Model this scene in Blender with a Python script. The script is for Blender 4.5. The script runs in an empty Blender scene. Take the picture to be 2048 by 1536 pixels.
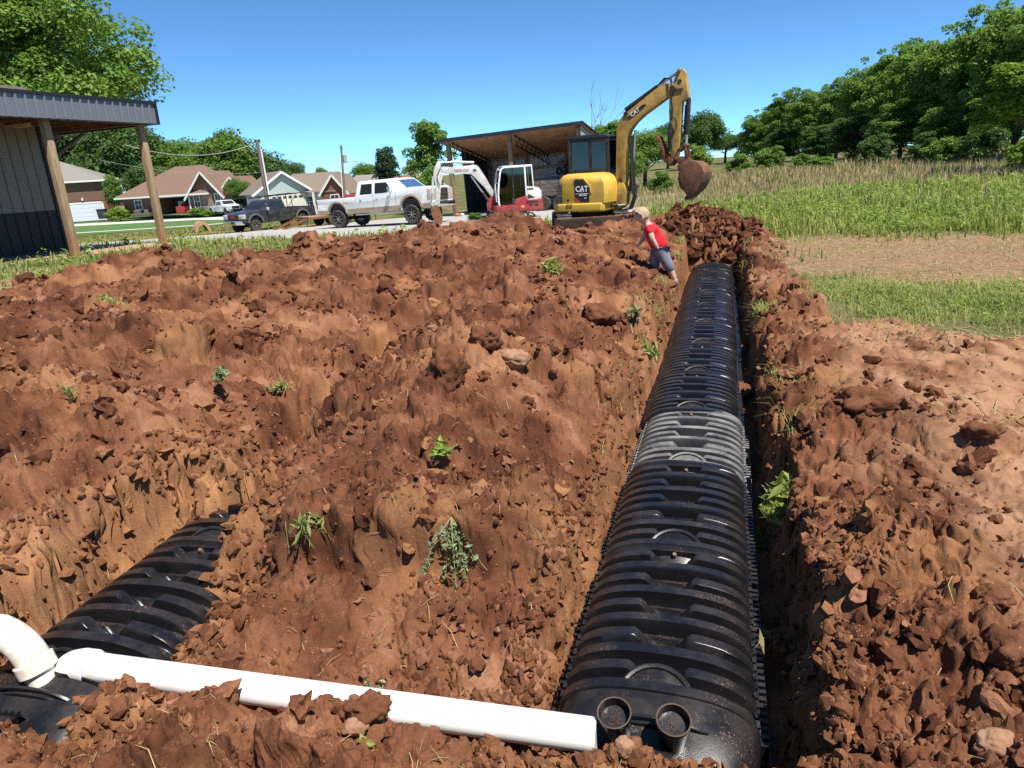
import bpy, bmesh, math, random
import numpy as np
from mathutils import Vector, Matrix, Euler

# ------------------------------------------------------------------ camera, sky, sun, exposure
S = bpy.context.scene
C = S.collection
EYE, PITCH, ROLL, FPX = 1.65, math.radians(17.0), math.radians(3.5), 1380.0
cam_d = bpy.data.cameras.new('camera')
cam = bpy.data.objects.new('camera', cam_d)
C.objects.link(cam)
S.camera = cam
cam_d.sensor_width = 36.0
cam_d.lens = 36.0 * FPX / 2048.0
cam_d.clip_start = 0.05
cam_d.clip_end = 3000
_fw = Vector((0, math.cos(PITCH), -math.sin(PITCH)))
_up0 = Vector((0, math.sin(PITCH), math.cos(PITCH)))
_r0 = Vector((1, 0, 0))
_r = _r0 * math.cos(ROLL) - _up0 * math.sin(ROLL)
_u = _r0 * math.sin(ROLL) + _up0 * math.cos(ROLL)
M3 = Matrix((_r, _u, -_fw)).transposed()
cam.matrix_world = Matrix.Translation((0, 0, EYE)) @ M3.to_4x4()

SUN_AZ, SUN_EL = math.radians(142.0), math.radians(63.0)   # azimuth clockwise from +Y
w = bpy.data.worlds.new('World')
S.world = w
w.use_nodes = True
nt = w.node_tree
bg = nt.nodes['Background']
sky = nt.nodes.new('ShaderNodeTexSky')
sky.sky_type = 'NISHITA'
sky.sun_disc = False
sky.sun_elevation = SUN_EL
sky.sun_rotation = SUN_AZ
sky.altitude = 300
sky.air_density = 0.42
sky.dust_density = 0.0
sky.ozone_density = 8.0
tint = nt.nodes.new('ShaderNodeMix')
tint.data_type = 'RGBA'
tint.blend_type = 'MULTIPLY'
tint.inputs[0].default_value = 1.0
tint.inputs[7].default_value = (.80, 1.05, 1.0, 1)
nt.links.new(sky.outputs[0], tint.inputs[6])
nt.links.new(tint.outputs[2], bg.inputs[0])
bg.inputs[1].default_value = 0.115
sun_d = bpy.data.lights.new('sun', 'SUN')
sun_d.energy = 4.4
sun_d.angle = math.radians(0.53)
sun_d.color = (1.0, 0.955, 0.88)
sun = bpy.data.objects.new('sun', sun_d)
C.objects.link(sun)
SUNV = Vector((math.cos(SUN_EL) * math.sin(SUN_AZ), math.cos(SUN_EL) * math.cos(SUN_AZ), math.sin(SUN_EL)))
sun.rotation_euler = SUNV.to_track_quat('Z', 'Y').to_euler()
S.view_settings.view_transform = 'Standard'
S.view_settings.look = 'None'
S.view_settings.exposure = 0.95
S.view_settings.gamma = 1.0
S.render.engine = 'CYCLES'
S.cycles.max_bounces = 5
S.cycles.diffuse_bounces = 3
S.cycles.glossy_bounces = 3
S.cycles.transmission_bounces = 4
S.cycles.transparent_max_bounces = 6
S.cycles.use_denoising = False

rnd = random.Random(7)
rng = np.random.default_rng(11)
PI = math.pi
R = math.radians

# ------------------------------------------------------------------ materials
def srgb(r, g, b):
    f = lambda c: (c / 255.0 / 12.92) if c <= 10 else ((c / 255.0 + 0.055) / 1.055) ** 2.4
    return (f(r), f(g), f(b), 1)

class NB:
    def __init__(s, name):
        s.m = bpy.data.materials.new(name)
        s.m.use_nodes = True
        s.t = s.m.node_tree
        s.b = s.t.nodes['Principled BSDF']
        s.out = s.t.nodes['Material Output']
    def n(s, typ, **kw):
        nd = s.t.nodes.new(typ)
        for k, v in kw.items():
            if k.startswith('i_'):
                key = k[2:]
                nd.inputs[int(key) if key.isdigit() else key].default_value = v
            else:
                setattr(nd, k, v)
        return nd
    def l(s, a, b):
        s.t.links.new(a, b)
    def noise(s, scale, detail=4, rough=0.6, vec=None, dist=0.0):
        nd = s.n('ShaderNodeTexNoise', i_Scale=scale, i_Detail=detail, i_Roughness=rough, i_Distortion=dist)
        s.l(vec if vec is not None else s.coord(), nd.inputs['Vector'])
        return nd.outputs['Fac']
    def coord(s, kind='Object'):
        if not hasattr(s, '_tc'):
            s._tc = s.n('ShaderNodeTexCoord')
        return s._tc.outputs[kind]
    def ramp(s, fac, stops):
        nd = s.n('ShaderNodeValToRGB')
        e = nd.color_ramp.elements
        while len(e) < len(stops):
            e.new(0.5)
        for el, (p, c) in zip(e, stops):
            el.position = p
            el.color = c if len(c) == 4 else (*c, 1)
        s.l(fac, nd.inputs[0])
        return nd.outputs[0]
    def mix(s, fac, a, b, mode='MIX'):
        nd = s.n('ShaderNodeMix', data_type='RGBA', blend_type=mode)
        for sock, v in ((nd.inputs[0], fac), (nd.inputs[6], a), (nd.inputs[7], b)):
            if hasattr(v, 'links'):
                s.l(v, sock)
            else:
                sock.default_value = v if not isinstance(v, tuple) else (v if len(v) == 4 else (*v, 1))
        return nd.outputs[2]
    def math(s, op, a, b=0.0):
        nd = s.n('ShaderNodeMath', operation=op)
        for sock, v in ((nd.inputs[0], a), (nd.inputs[1], b)):
            if hasattr(v, 'links'):
                s.l(v, sock)
            else:
                sock.default_value = v
        return nd.outputs[0]
    def attr(s, name):
        return s.n('ShaderNodeAttribute', attribute_name=name)
    def bump(s, h, strength=0.3, dist=0.02):
        nd = s.n('ShaderNodeBump', i_Strength=strength, i_Distance=dist)
        s.l(h, nd.inputs['Height'])
        s.l(nd.outputs[0], s.b.inputs['Normal'])
    def col(s, c):
        if hasattr(c, 'links'):
            s.l(c, s.b.inputs['Base Color'])
        else:
            s.b.inputs['Base Color'].default_value = c if len(c) == 4 else (*c, 1)
    def rough(s, v):
        s.b.inputs['Roughness'].default_value = v

MATS = {}
def pm(name, c, rough=0.5, metal=0.0, var=0.15, scale=6.0, dirt=None, dirt_amt=0.5, dirt_scale=5.0, bump=0.0, bscale=40.0, spec=0.5, coat=0.0):
    """plain surface: base colour with mild tonal variation, patches of dirt and fine relief"""
    if name in MATS:
        return MATS[name]
    b = NB(name)
    c = tuple(c[:3])
    dark = tuple(x * (1 - var) for x in c)
    lite = tuple(min(1, x * (1 + var * 0.7)) for x in c)
    col = b.mix(b.noise(scale, 5), dark, lite)
    rr = None
    if dirt is not None:
        f = b.ramp(b.noise(dirt_scale, 7, 0.7), [(0.5 - 0.18 * dirt_amt, (0, 0, 0)), (0.78 - 0.2 * dirt_amt, (1, 1, 1))])
        f2 = b.math('MULTIPLY', f, min(1.0, 0.5 + dirt_amt * 0.5))
        col = b.mix(f2, col, tuple(dirt[:3]))
        mr = b.n('ShaderNodeMapRange', i_3=rough, i_4=0.9)
        b.l(f2, mr.inputs[0])
        b.l(mr.outputs[0], b.b.inputs['Roughness'])
        rr = 1
    b.col(col)
    if rr is None:
        b.rough(rough)
    b.b.inputs['Metallic'].default_value = metal
    b.b.inputs['Specular IOR Level'].default_value = spec
    b.b.inputs['Coat Weight'].default_value = coat
    if bump > 0:
        b.bump(b.noise(bscale, 4), bump, 0.01)
    MATS[name] = b.m
    return b.m

def glass_mat(name, tint=(0.02, 0.025, 0.03), rough=0.04):
    if name in MATS:
        return MATS[name]
    b = NB(name)
    b.col(tint)
    b.rough(rough)
    b.b.inputs['Specular IOR Level'].default_value = 0.6
    MATS[name] = b.m
    return b.m

def clear_glass(name, fac=0.8, tint=(0.75, 0.8, 0.8)):
    """thin see-through pane: mostly transparent with a mirror-like skin"""
    if name in MATS:
        return MATS[name]
    b = NB(name)
    tr = b.n('ShaderNodeBsdfTransparent')
    tr.inputs[0].default_value = (*tint, 1)
    gl = b.n('ShaderNodeBsdfGlossy', i_Roughness=0.03)
    mx = b.n('ShaderNodeMixShader')
    fr = b.n('ShaderNodeFresnel', i_IOR=1.5)
    add = b.math('ADD', fr.outputs[0], 1 - fac)
    b.l(add, mx.inputs[0])
    b.l(tr.outputs[0], mx.inputs[1])
    b.l(gl.outputs[0], mx.inputs[2])
    b.l(mx.outputs[0], b.out.inputs[0])
    MATS[name] = b.m
    return b.m

def leaf_mat(name, c1, c2, trans=0.35, rough=0.55):
    """foliage: colour runs between two greens by the per-leaf attribute, with light passing through"""
    if name in MATS:
        return MATS[name]
    b = NB(name)
    a = b.attr('tone')
    col = b.mix(a.outputs['Fac'], c1, c2)
    b.col(col)
    b.rough(rough)
    b.b.inputs['Specular IOR Level'].default_value = 0.25
    tr = b.n('ShaderNodeBsdfTranslucent')
    tc = b.mix(0.5, col, (0.25, 0.42, 0.03))
    b.l(tc, tr.inputs[0])
    mx = b.n('ShaderNodeMixShader', i_0=trans)
    b.l(b.b.outputs[0], mx.inputs[1])
    b.l(tr.outputs[0], mx.inputs[2])
    b.l(mx.outputs[0], b.out.inputs[0])
    MATS[name] = b.m
    return b.m

# ------------------------------------------------------------------ mesh helpers
def mesh_np(name, v, f, smooth=False, attrs=None):
    """mesh from numpy arrays; f is (n,3) or (n,4)"""
    me = bpy.data.meshes.new(name)
    v = np.asarray(v, np.float32)
    f = np.asarray(f, np.int32)
    k = f.shape[1]
    me.vertices.add(len(v))
    me.vertices.foreach_set('co', v.ravel())
    me.loops.add(f.size)
    me.loops.foreach_set('vertex_index', f.ravel())
    me.polygons.add(len(f))
    me.polygons.foreach_set('loop_start', np.arange(0, f.size, k, dtype=np.int32))
    me.polygons.foreach_set('loop_total', np.full(len(f), k, np.int32))
    me.polygons.foreach_set('use_smooth', np.full(len(f), smooth))
    for an, arr in (attrs or {}).items():
        arr = np.asarray(arr, np.float32)
        if arr.ndim == 1:
            a = me.attributes.new(an, 'FLOAT', 'POINT')
            a.data.foreach_set('value', arr)
        else:
            a = me.attributes.new(an, 'FLOAT_COLOR', 'POINT')
            a.data.foreach_set('color', np.concatenate([arr, np.ones((len(arr), 1), np.float32)], 1).ravel() if arr.shape[1] == 3 else arr.ravel())
    me.update(calc_edges=True)
    return me

def link(name, me, mat, parent=None, loc=None):
    o = bpy.data.objects.new(name, me)
    C.objects.link(o)
    if mat is not None and len(me.materials) == 0:
        me.materials.append(mat)
    if parent is not None:
        o.parent = parent
    if loc is not None:
        o.location = loc
    return o

def tag(o, label=None, cat=None, group=None, kind=None):
    if label: o['label'] = label
    if cat: o['category'] = cat
    if group: o['group'] = group
    if kind: o['kind'] = kind
    return o

def thing(name, label, cat, loc=(0, 0, 0), rz=0.0, group=None):
    o = bpy.data.objects.new(name, None)
    o.empty_display_size = 0.2
    C.objects.link(o)
    o.location = loc
    o.rotation_euler = (0, 0, rz)
    return tag(o, label, cat, group)

def copy_tree(o, parent=None):
    c = o.copy()
    C.objects.link(c)
    c.parent = parent
    for ch in list(o.children):
        copy_tree(ch, c)
    return c

class MB:
    """collects shapes into one mesh"""
    def __init__(s):
        s.v, s.f = [], []
    def add(s, v, f):
        k = len(s.v)
        s.v.extend([tuple(p) for p in v])
        s.f.extend([tuple(i + k for i in q) for q in f])
        return s
    def box(s, c, d, rot=None, taper=(1, 1)):
        x, y, z = (q / 2 for q in d)
        tx, ty = taper
        pts = [(-x, -y, -z), (x, -y, -z), (x, y, -z), (-x, y, -z), (-x * tx, -y * ty, z), (x * tx, -y * ty, z), (x * tx, y * ty, z), (-x * tx, y * ty, z)]
        if rot is not None:
            e = Euler(rot).to_matrix()
            pts = [e @ Vector(p) for p in pts]
        pts = [(p[0] + c[0], p[1] + c[1], p[2] + c[2]) for p in pts]
        return s.add(pts, [(0, 3, 2, 1), (4, 5, 6, 7), (0, 1, 5, 4), (1, 2, 6, 5), (2, 3, 7, 6), (3, 0, 4, 7)])
    def b2(s, lo, hi):
        return s.box([(a + b) / 2 for a, b in zip(lo, hi)], [abs(b - a) for a, b in zip(lo, hi)])
    def beam(s, a, b, wd, ht, up=(0, 0, 1)):
        a, b = Vector(a), Vector(b)
        d = (b - a).normalized()
        sd = d.cross(Vector(up))
        if sd.length < 1e-4:
            sd = d.cross(Vector((0, 1, 0)))
        sd.normalize()
        u = sd.cross(d)
        pts = []
        for p in (a, b):
            for i, j in ((-1, -1), (1, -1), (1, 1), (-1, 1)):
                pts.append(p + sd * (i * wd / 2) + u * (j * ht / 2))
        return s.add(pts, [(0, 1, 2, 3), (7, 6, 5, 4), (0, 4, 5, 1), (1, 5, 6, 2), (2, 6, 7, 3), (3, 7, 4, 0)])
    def tube(s, pts, rad, n=8, caps=True):
        pts = [Vector(p) for p in pts]
        if not hasattr(rad, '__len__'):
            rad = [rad] * len(pts)
        rings = []
        prev = None
        for i, p in enumerate(pts):
            d = (pts[min(i + 1, len(pts) - 1)] - pts[max(i - 1, 0)])
            if d.length < 1e-9:
                d = Vector((0, 0, 1))
            d.normalize()
            if prev is None:
                a = d.cross(Vector((0, 0, 1)))
                if a.length < 1e-3:
                    a = d.cross(Vector((0, 1, 0)))
            else:
                a = prev - d * prev.dot(d)
            a.normalize()
            prev = a
            bb = d.cross(a)
            rings.append([p + (a * math.cos(2 * PI * k / n) + bb * math.sin(2 * PI * k / n)) * rad[i] for k in range(n)])
        v = [q for r_ in rings for q in r_]
        f = []
        for i in range(len(rings) - 1):
            for k in range(n):
                f.append((i * n + k, i * n + (k + 1) % n, (i + 1) * n + (k + 1) % n, (i + 1) * n + k))
        if caps:
            f.append(tuple(range(n - 1, -1, -1)))
            f.append(tuple((len(rings) - 1) * n + k for k in range(n)))
        return s.add(v, f)
    def lathe(s, prof, n=24, o=(0, 0, 0), axis='Z', arc=2 * PI, a0=0.0):
        v, f = [], []
        full = abs(arc - 2 * PI) < 1e-6
        m = n if full else n + 1
        for (r_, h) in prof:
            for k in range(m):
                t = a0 + arc * k / n
                x, y = r_ * math.cos(t), r_ * math.sin(t)
                p = {'Z': (x, y, h), 'Y': (x, h, y), 'X': (h, x, y)}[axis]
                v.append((p[0] + o[0], p[1] + o[1], p[2] + o[2]))
        for i in range(len(prof) - 1):
            for k in range(n if full else n):
                k2 = (k + 1) % m
                f.append((i * m + k, i * m + k2, (i + 1) * m + k2, (i + 1) * m + k))
        return s.add(v, f)
    def prism(s, poly, y0, y1, plane='XZ', inset=None):
        """polygon in a plane extruded along the third axis"""
        n = len(poly)
        def mk(a, b, t):
            return {'XZ': (a, t, b), 'YZ': (t, a, b), 'XY': (a, b, t)}[plane]
        v = [mk(a, b, y0) for a, b in poly] + [mk(a, b, y1) for a, b in poly]
        f = [tuple(range(n)), tuple(range(2 * n - 1, n - 1, -1))]
        for i in range(n):
            j = (i + 1) % n
            f.append((i, i + n, j + n, j))
        return s.add(v, f)
    def loft(s, rings, closed=True, caps=True):
        n = len(rings[0])
        v = [p for r_ in rings for p in r_]
        f = []
        for i in range(len(rings) - 1):
            for k in range(n if closed else n - 1):
                f.append((i * n + k, i * n + (k + 1) % n, (i + 1) * n + (k + 1) % n, (i + 1) * n + k))
        if caps:
            f.append(tuple(range(n - 1, -1, -1)))
            f.append(tuple((len(rings) - 1) * n + k for k in range(n)))
        return s.add(v, f)
    def mesh(s, name, bevel=0.0, seg=2, smooth=False, angle=35):
        bm = bmesh.new()
        vs = [bm.verts.new(p) for p in s.v]
        for q in s.f:
            try:
                bm.faces.new([vs[i] for i in q])
            except ValueError:
                pass
        bmesh.ops.recalc_face_normals(bm, faces=bm.faces)
        if bevel > 0:
            ed = [e for e in bm.edges if len(e.link_faces) == 2 and e.calc_face_angle(0) > R(25)]
            bmesh.ops.bevel(bm, geom=ed, offset=bevel, segments=seg, affect='EDGES', clamp_overlap=True, profile=0.6)
        me = bpy.data.meshes.new(name)
        bm.to_mesh(me)
        bm.free()
        if smooth or bevel > 0:
            me.polygons.foreach_set('use_smooth', np.ones(len(me.polygons), bool))
            me.set_sharp_from_angle(angle=R(angle))
        return me
    def build(s, name, mat, parent=None, loc=None, bevel=0.0, seg=2, smooth=False, angle=35):
        return link(name, s.mesh(name, bevel, seg, smooth, angle), mat, parent, loc)

def text_part(name, body, size, mat, parent, loc, rot, extrude=0.002, bold=False, sx=1.0, align='CENTER'):
    cu = bpy.data.curves.new(name, 'FONT')
    cu.body = body
    cu.size = size
    cu.extrude = extrude
    cu.resolution_u = 2
    cu.align_x = align
    cu.align_y = 'CENTER'
    cu.offset = 0.02 * size if bold else 0
    tmp = bpy.data.objects.new(name, cu)
    C.objects.link(tmp)
    dg = bpy.context.evaluated_depsgraph_get()
    me = bpy.data.meshes.new_from_object(tmp.evaluated_get(dg))
    bpy.data.objects.remove(tmp)
    bpy.data.curves.remove(cu)
    me.materials.clear()
    o = link(name, me, mat, parent, loc)
    o.rotation_euler = rot
    o.scale = (sx, 1, 1)
    return o

# ------------------------------------------------------------------ noise (numpy)
def _h(ix, iy, iz, seed):
    h = (ix.astype(np.int64) * 374761393 + iy.astype(np.int64) * 668265263 + iz.astype(np.int64) * 2147483647 + seed * 974711) & 0xffffffff
    h = ((h ^ (h >> 13)) * 1274126177) & 0xffffffff
    h = ((h ^ (h >> 16)) * 2246822519) & 0xffffffff
    return (h ^ (h >> 15)) & 0xffffffff

def hash01(ix, iy, seed, iz=None):
    z = np.zeros_like(ix) if iz is None else iz
    return _h(ix, iy, z, seed).astype(np.float64) / 4294967295.0

def vnoise(x, y, seed=0, z=None):
    """smooth noise in about -1..1"""
    if z is None:
        ix, iy = np.floor(x).astype(np.int64), np.floor(y).astype(np.int64)
        fx, fy = x - ix, y - iy
        ux, uy = fx * fx * fx * (fx * (fx * 6 - 15) + 10), fy * fy * fy * (fy * (fy * 6 - 15) + 10)
        def g(a, b):
            t = hash01(ix + a, iy + b, seed) * 2 * PI
            return np.cos(t) * (fx - a) + np.sin(t) * (fy - b)
        n0 = g(0, 0) * (1 - ux) + g(1, 0) * ux
        n1 = g(0, 1) * (1 - ux) + g(1, 1) * ux
        return (n0 * (1 - uy) + n1 * uy) * 1.5
    ix, iy, iz = (np.floor(q).astype(np.int64) for q in (x, y, z))
    fx, fy, fz = x - ix, y - iy, z - iz
    ux, uy, uz = (q * q * (3 - 2 * q) for q in (fx, fy, fz))
    r = 0
    for a in (0, 1):
        for b in (0, 1):
            for c in (0, 1):
                wgt = (ux if a else 1 - ux) * (uy if b else 1 - uy) * (uz if c else 1 - uz)
                r = r + wgt * hash01(ix + a, iy + b, seed, iz + c)
    return r * 2 - 1

def fbm(x, y, f, octv, seed, gain=0.5, lac=2.03):
    r, a = 0, 1.0
    for o in range(octv):
        r = r + a * vnoise(x * f, y * f, seed + o * 17)
        a *= gain
        f *= lac
    return r

def clodfield(x, y, cell, seed, dens=0.7, jitter=0.9, flat=0.9):
    """rounded lumps scattered over the plane: height 0..~1 (times radius)"""
    u, v = x / cell, y / cell
    ix, iy = np.floor(u).astype(np.int64), np.floor(v).astype(np.int64)
    best = np.zeros_like(x)
    for a in (-1, 0, 1):
        for b in (-1, 0, 1):
            cx, cy = ix + a, iy + b
            px = cx + 0.5 + (hash01(cx, cy, seed) - 0.5) * jitter
            py = cy + 0.5 + (hash01(cx, cy, seed + 1) - 0.5) * jitter
            rr = 0.25 + 0.55 * hash01(cx, cy, seed + 2) ** 1.6
            on = hash01(cx, cy, seed + 3) < dens
            asp = 0.7 + 0.6 * hash01(cx, cy, seed + 4)
            d2 = ((u - px) * asp) ** 2 + ((v - py) / asp) ** 2
            q = d2 / (rr * rr)
            hgt = np.where(on & (q < 1), np.sqrt(np.maximum(1 - q * q, 0)) * rr * flat * (.6 + .8 * hash01(cx, cy, seed + 5)), 0)
            best = np.maximum(best, hgt)
    return best * cell

def sstep(a, b, x):
    t = np.clip((x - a) / (b - a), 0, 1)
    return t * t * (3 - 2 * t)
# ------------------------------------------------------------------ the lie of the land
def at(px, py, t):
    """world point on the line of sight of a photo position (2048 px wide) at depth t"""
    d = _fw + _r * ((px - 1024) / FPX) - _u * ((py - 768) / FPX)
    return Vector((0, 0, EYE)) + d * t
def on(px, py, z):
    d = _fw + _r * ((px - 1024) / FPX) - _u * ((py - 768) / FPX)
    return Vector((0, 0, EYE)) + d * ((z - EYE) / d.z)

# natural grade (x, y, z)
GRADE = [(-9, 10, .22), (-8, 13, .24), (-9.2, 16.5, .26), (-12, 20, .24), (-16, 17, .25), (-9, 20, .22), (-8.3, 20, .15), (-14, 12, .3), (-6, 17, .12), (-4, 20, .0),
         (0, 22, -.05), (3, 20, .0), (7, 22, .2), (-7, 27, -.35), (-10, 33, -.5), (-4, 36, -.52), (0, 38, -.5), (5, 34, -.3), (-18, 45, -1.0), (-26, 62, -1.25),
         (-40, 95, -1.6), (-20, 100, -1.6), (-60, 90, -1.5), (0, 100, -.8), (0, 60, -.5), (15, 45, .55), (30, 40, .85), (22, 28, .5), (12, 16, .15), (10, 11, .05),
         (6, 12, .03), (5, 7, .0), (3, 3, .0), (0, 0, .0), (-3, 2, .0), (0, -10, .0), (30, 0, .0), (-30, 0, .2), (50, 140, 1.4), (0, 200, .5), (120, 150, 2), (-150, 150, -1.5), (60, 40, 1.2), (0, -200, 0), (200, 0, 1), (-200, 0, -.5), (0, 600, 3), (500, 400, 4), (-500, 400, 0), (-500, -400, 0), (500, -400, 0)]
# surface of the heaped dirt
PILE = [(-9, 10, .22), (-9.5, 8, .3), (-7, 7.5, .5), (-6.5, 6, .45), (-5, 5, .4), (-4.2, 3.6, .32), (-3.3, 3.3, .16), (-2.75, 3.0, .02), (-2.7, 3.8, .12), (-3.6, 4.6, .36), (-2.5, 4.8, .2),
        (-4, 6.2, .42), (-2.6, 6.0, .22), (-3.5, 8, .4), (-5.5, 8, .52), (-2.2, 7.5, .22), (-2.5, 9.5, .4), (-1.2, 9.3, .25), (-4, 10.5, .5), (-1.2, 11.5, .45), (0.2, 12.5, .5), (-2.5, 12.8, .55),
        (-1.62, 4.6, -.04), (-1.6, 5.5, -.02), (-1.5, 6.5, .04), (-1.25, 7.5, .1), (-.85, 8.5, .16),
        (-1.15, 3.5, .12), (-.8, 3.25, .13), (-.33, 3.1, .12), (.1, 2.95, .05), (-.6, 4.1, .34), (-.35, 5.1, .46), (-.2, 5.9, .40), (.1, 7.0, .33), (.4, 8.6, .3), (.9, 10.4, .4), (1.5, 12.6, .46), (2.3, 14.2, .5),
        (.42, 3.6, -.2), (.62, 4.3, -.2), (1.1, 5.9, -.18), (1.75, 8.0, -.14), (2.5, 10.4, -.06), (3.2, 12.6, .08), (.25, 3.0, -.2), (.05, 3.7, .06), (.25, 4.5, .1), (.7, 6.1, .1), (1.3, 8.2, .12), (2.05, 10.6, .2), (.06, 2.3, -.2), (.95, 2.0, -.10), (1.25, 2.9, -.07), (1.62, 4.1, -.05), (2.2, 5.8, -.03), (2.9, 8.0, .0), (3.75, 10.8, .04), (4.4, 13.0, .15),
        (1.5, 2.6, .09), (1.9, 3.8, .1), (2.6, 5.6, .14), (3.4, 8.2, .12), (1.4, 1.6, .02), (2.6, 3.2, .02), (3.6, 4.6, .0), (5.5, 5.5, .0), (4.3, 10.5, .05), (5, 13.4, .06), (5.7, 15.5, .1),
        (-3, 1.5, -.05), (-2, 1.4, -.06), (-.8, 1.2, -.06), (0.2, 1.1, -.04), (0, 0, .0), (-3, -1, 0), (3, -1, 0), (6, 2, 0), (-6, 2, .2),
        (4.6, 15.2, .62), (3.9, 16.2, .5), (5.3, 17, .2), (2.8, 17.6, .1), (1.4, 17.2, .1), (0, 18.6, .0), (-3, 17.5, .1), (-5.5, 15, .15), (-7, 12.5, .3)]
for px, py, t in [(0, 602, 9.6), (60, 590, 9.8), (150, 540, 10.6), (235, 560, 10.4), (335, 492, 11.8), (420, 532, 12.2), (500, 502, 12.8), (560, 520, 12.8), (650, 480, 13.8), (740, 470, 14.6), (850, 462, 15.4), (940, 445, 16.2), (1010, 424, 16.8), (1060, 440, 16.4), (1120, 478, 15.8), (1200, 455, 15.6), (1280, 440, 15.2), (1345, 425, 15.2)]:
    p = at(px, py, t)
    PILE.append((p.x, p.y, p.z))

def rbf(pts, c):
    P = np.array(pts, float)
    D = np.sqrt(((P[:, None, :2] - P[None, :, :2]) ** 2).sum(-1) + c * c)
    n = len(P)
    A = np.zeros((n + 3, n + 3))
    A[:n, :n] = -D
    A[:n, :n] += np.eye(n) * 0.02
    A[:n, n] = 1
    A[:n, n + 1:] = P[:, :2] * 0.01
    A[n:, :n] = A[:n, n:].T
    wts = np.linalg.solve(A, np.concatenate([P[:, 2], [0, 0, 0]]))
    def f(x, y):
        r = wts[n] + 0.01 * (wts[n + 1] * x + wts[n + 2] * y)
        for (a, b, _), k in zip(P, wts[:n]):
            r = r - k * np.sqrt((x - a) ** 2 + (y - b) ** 2 + c * c)
        return r
    return f
grade_f = rbf(GRADE, 3.0)
pile_f = rbf(PILE, 0.35)

DIRT = [(-14, -6), (-14, 5.5), (-8.6, 8.6), (-8.0, 10.2), (-7.0, 11.3), (-6.4, 12.6), (-5.4, 13.2), (-4.9, 14.4), (-3.6, 15.2), (-2.6, 16.6), (-1.2, 17.4), (0.6, 18.2), (2, 17.6), (3.4, 17.6), (4.9, 17.3), (5.8, 16.2), (5.6, 14.4), (5.0, 12.6), (4.3, 10.3), (3.6, 8.0), (3.3, 6.7), (4.4, 6.0), (6.5, 5.2), (9, 4.4), (14, 3), (14, -6)]

def sdist(x, y, poly):
    """signed distance to a polygon, negative inside"""
    P = np.array(poly, float)
    d2 = np.full(x.shape, 1e18)
    inside = np.zeros(x.shape, bool)
    for i in range(len(P)):
        a, b = P[i], P[(i + 1) % len(P)]
        ex, ey = b - a
        wx, wy = x - a[0], y - a[1]
        t = np.clip((wx * ex + wy * ey) / (ex * ex + ey * ey), 0, 1)
        d2 = np.minimum(d2, (wx - t * ex) ** 2 + (wy - t * ey) ** 2)
        c1 = (a[1] > y) != (b[1] > y)
        with np.errstate(divide='ignore', invalid='ignore'):
            xi = a[0] + (y - a[1]) * ex / (ey if abs(ey) > 1e-12 else 1e-12)
        inside ^= c1 & (x < xi)
    d = np.sqrt(d2)
    return np.where(inside, -d, d)

# trenches: origin, direction
TA, TD = np.array([.468, 2.12]), np.array([math.sin(R(17.4)), math.cos(R(17.4))])
LA, LD = np.array([-2.08, 2.35]), np.array([math.sin(R(13.0)), math.cos(R(13.0))])
def trench_uv(x, y, O, D):
    dx, dy = x - O[0], y - O[1]
    return dx * D[0] + dy * D[1], dx * D[1] - dy * D[0]
PIPE_A, PIPE_B = Vector((-1.86, 2.50, -.262)), Vector((.222, 1.959, -.262))

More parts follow.
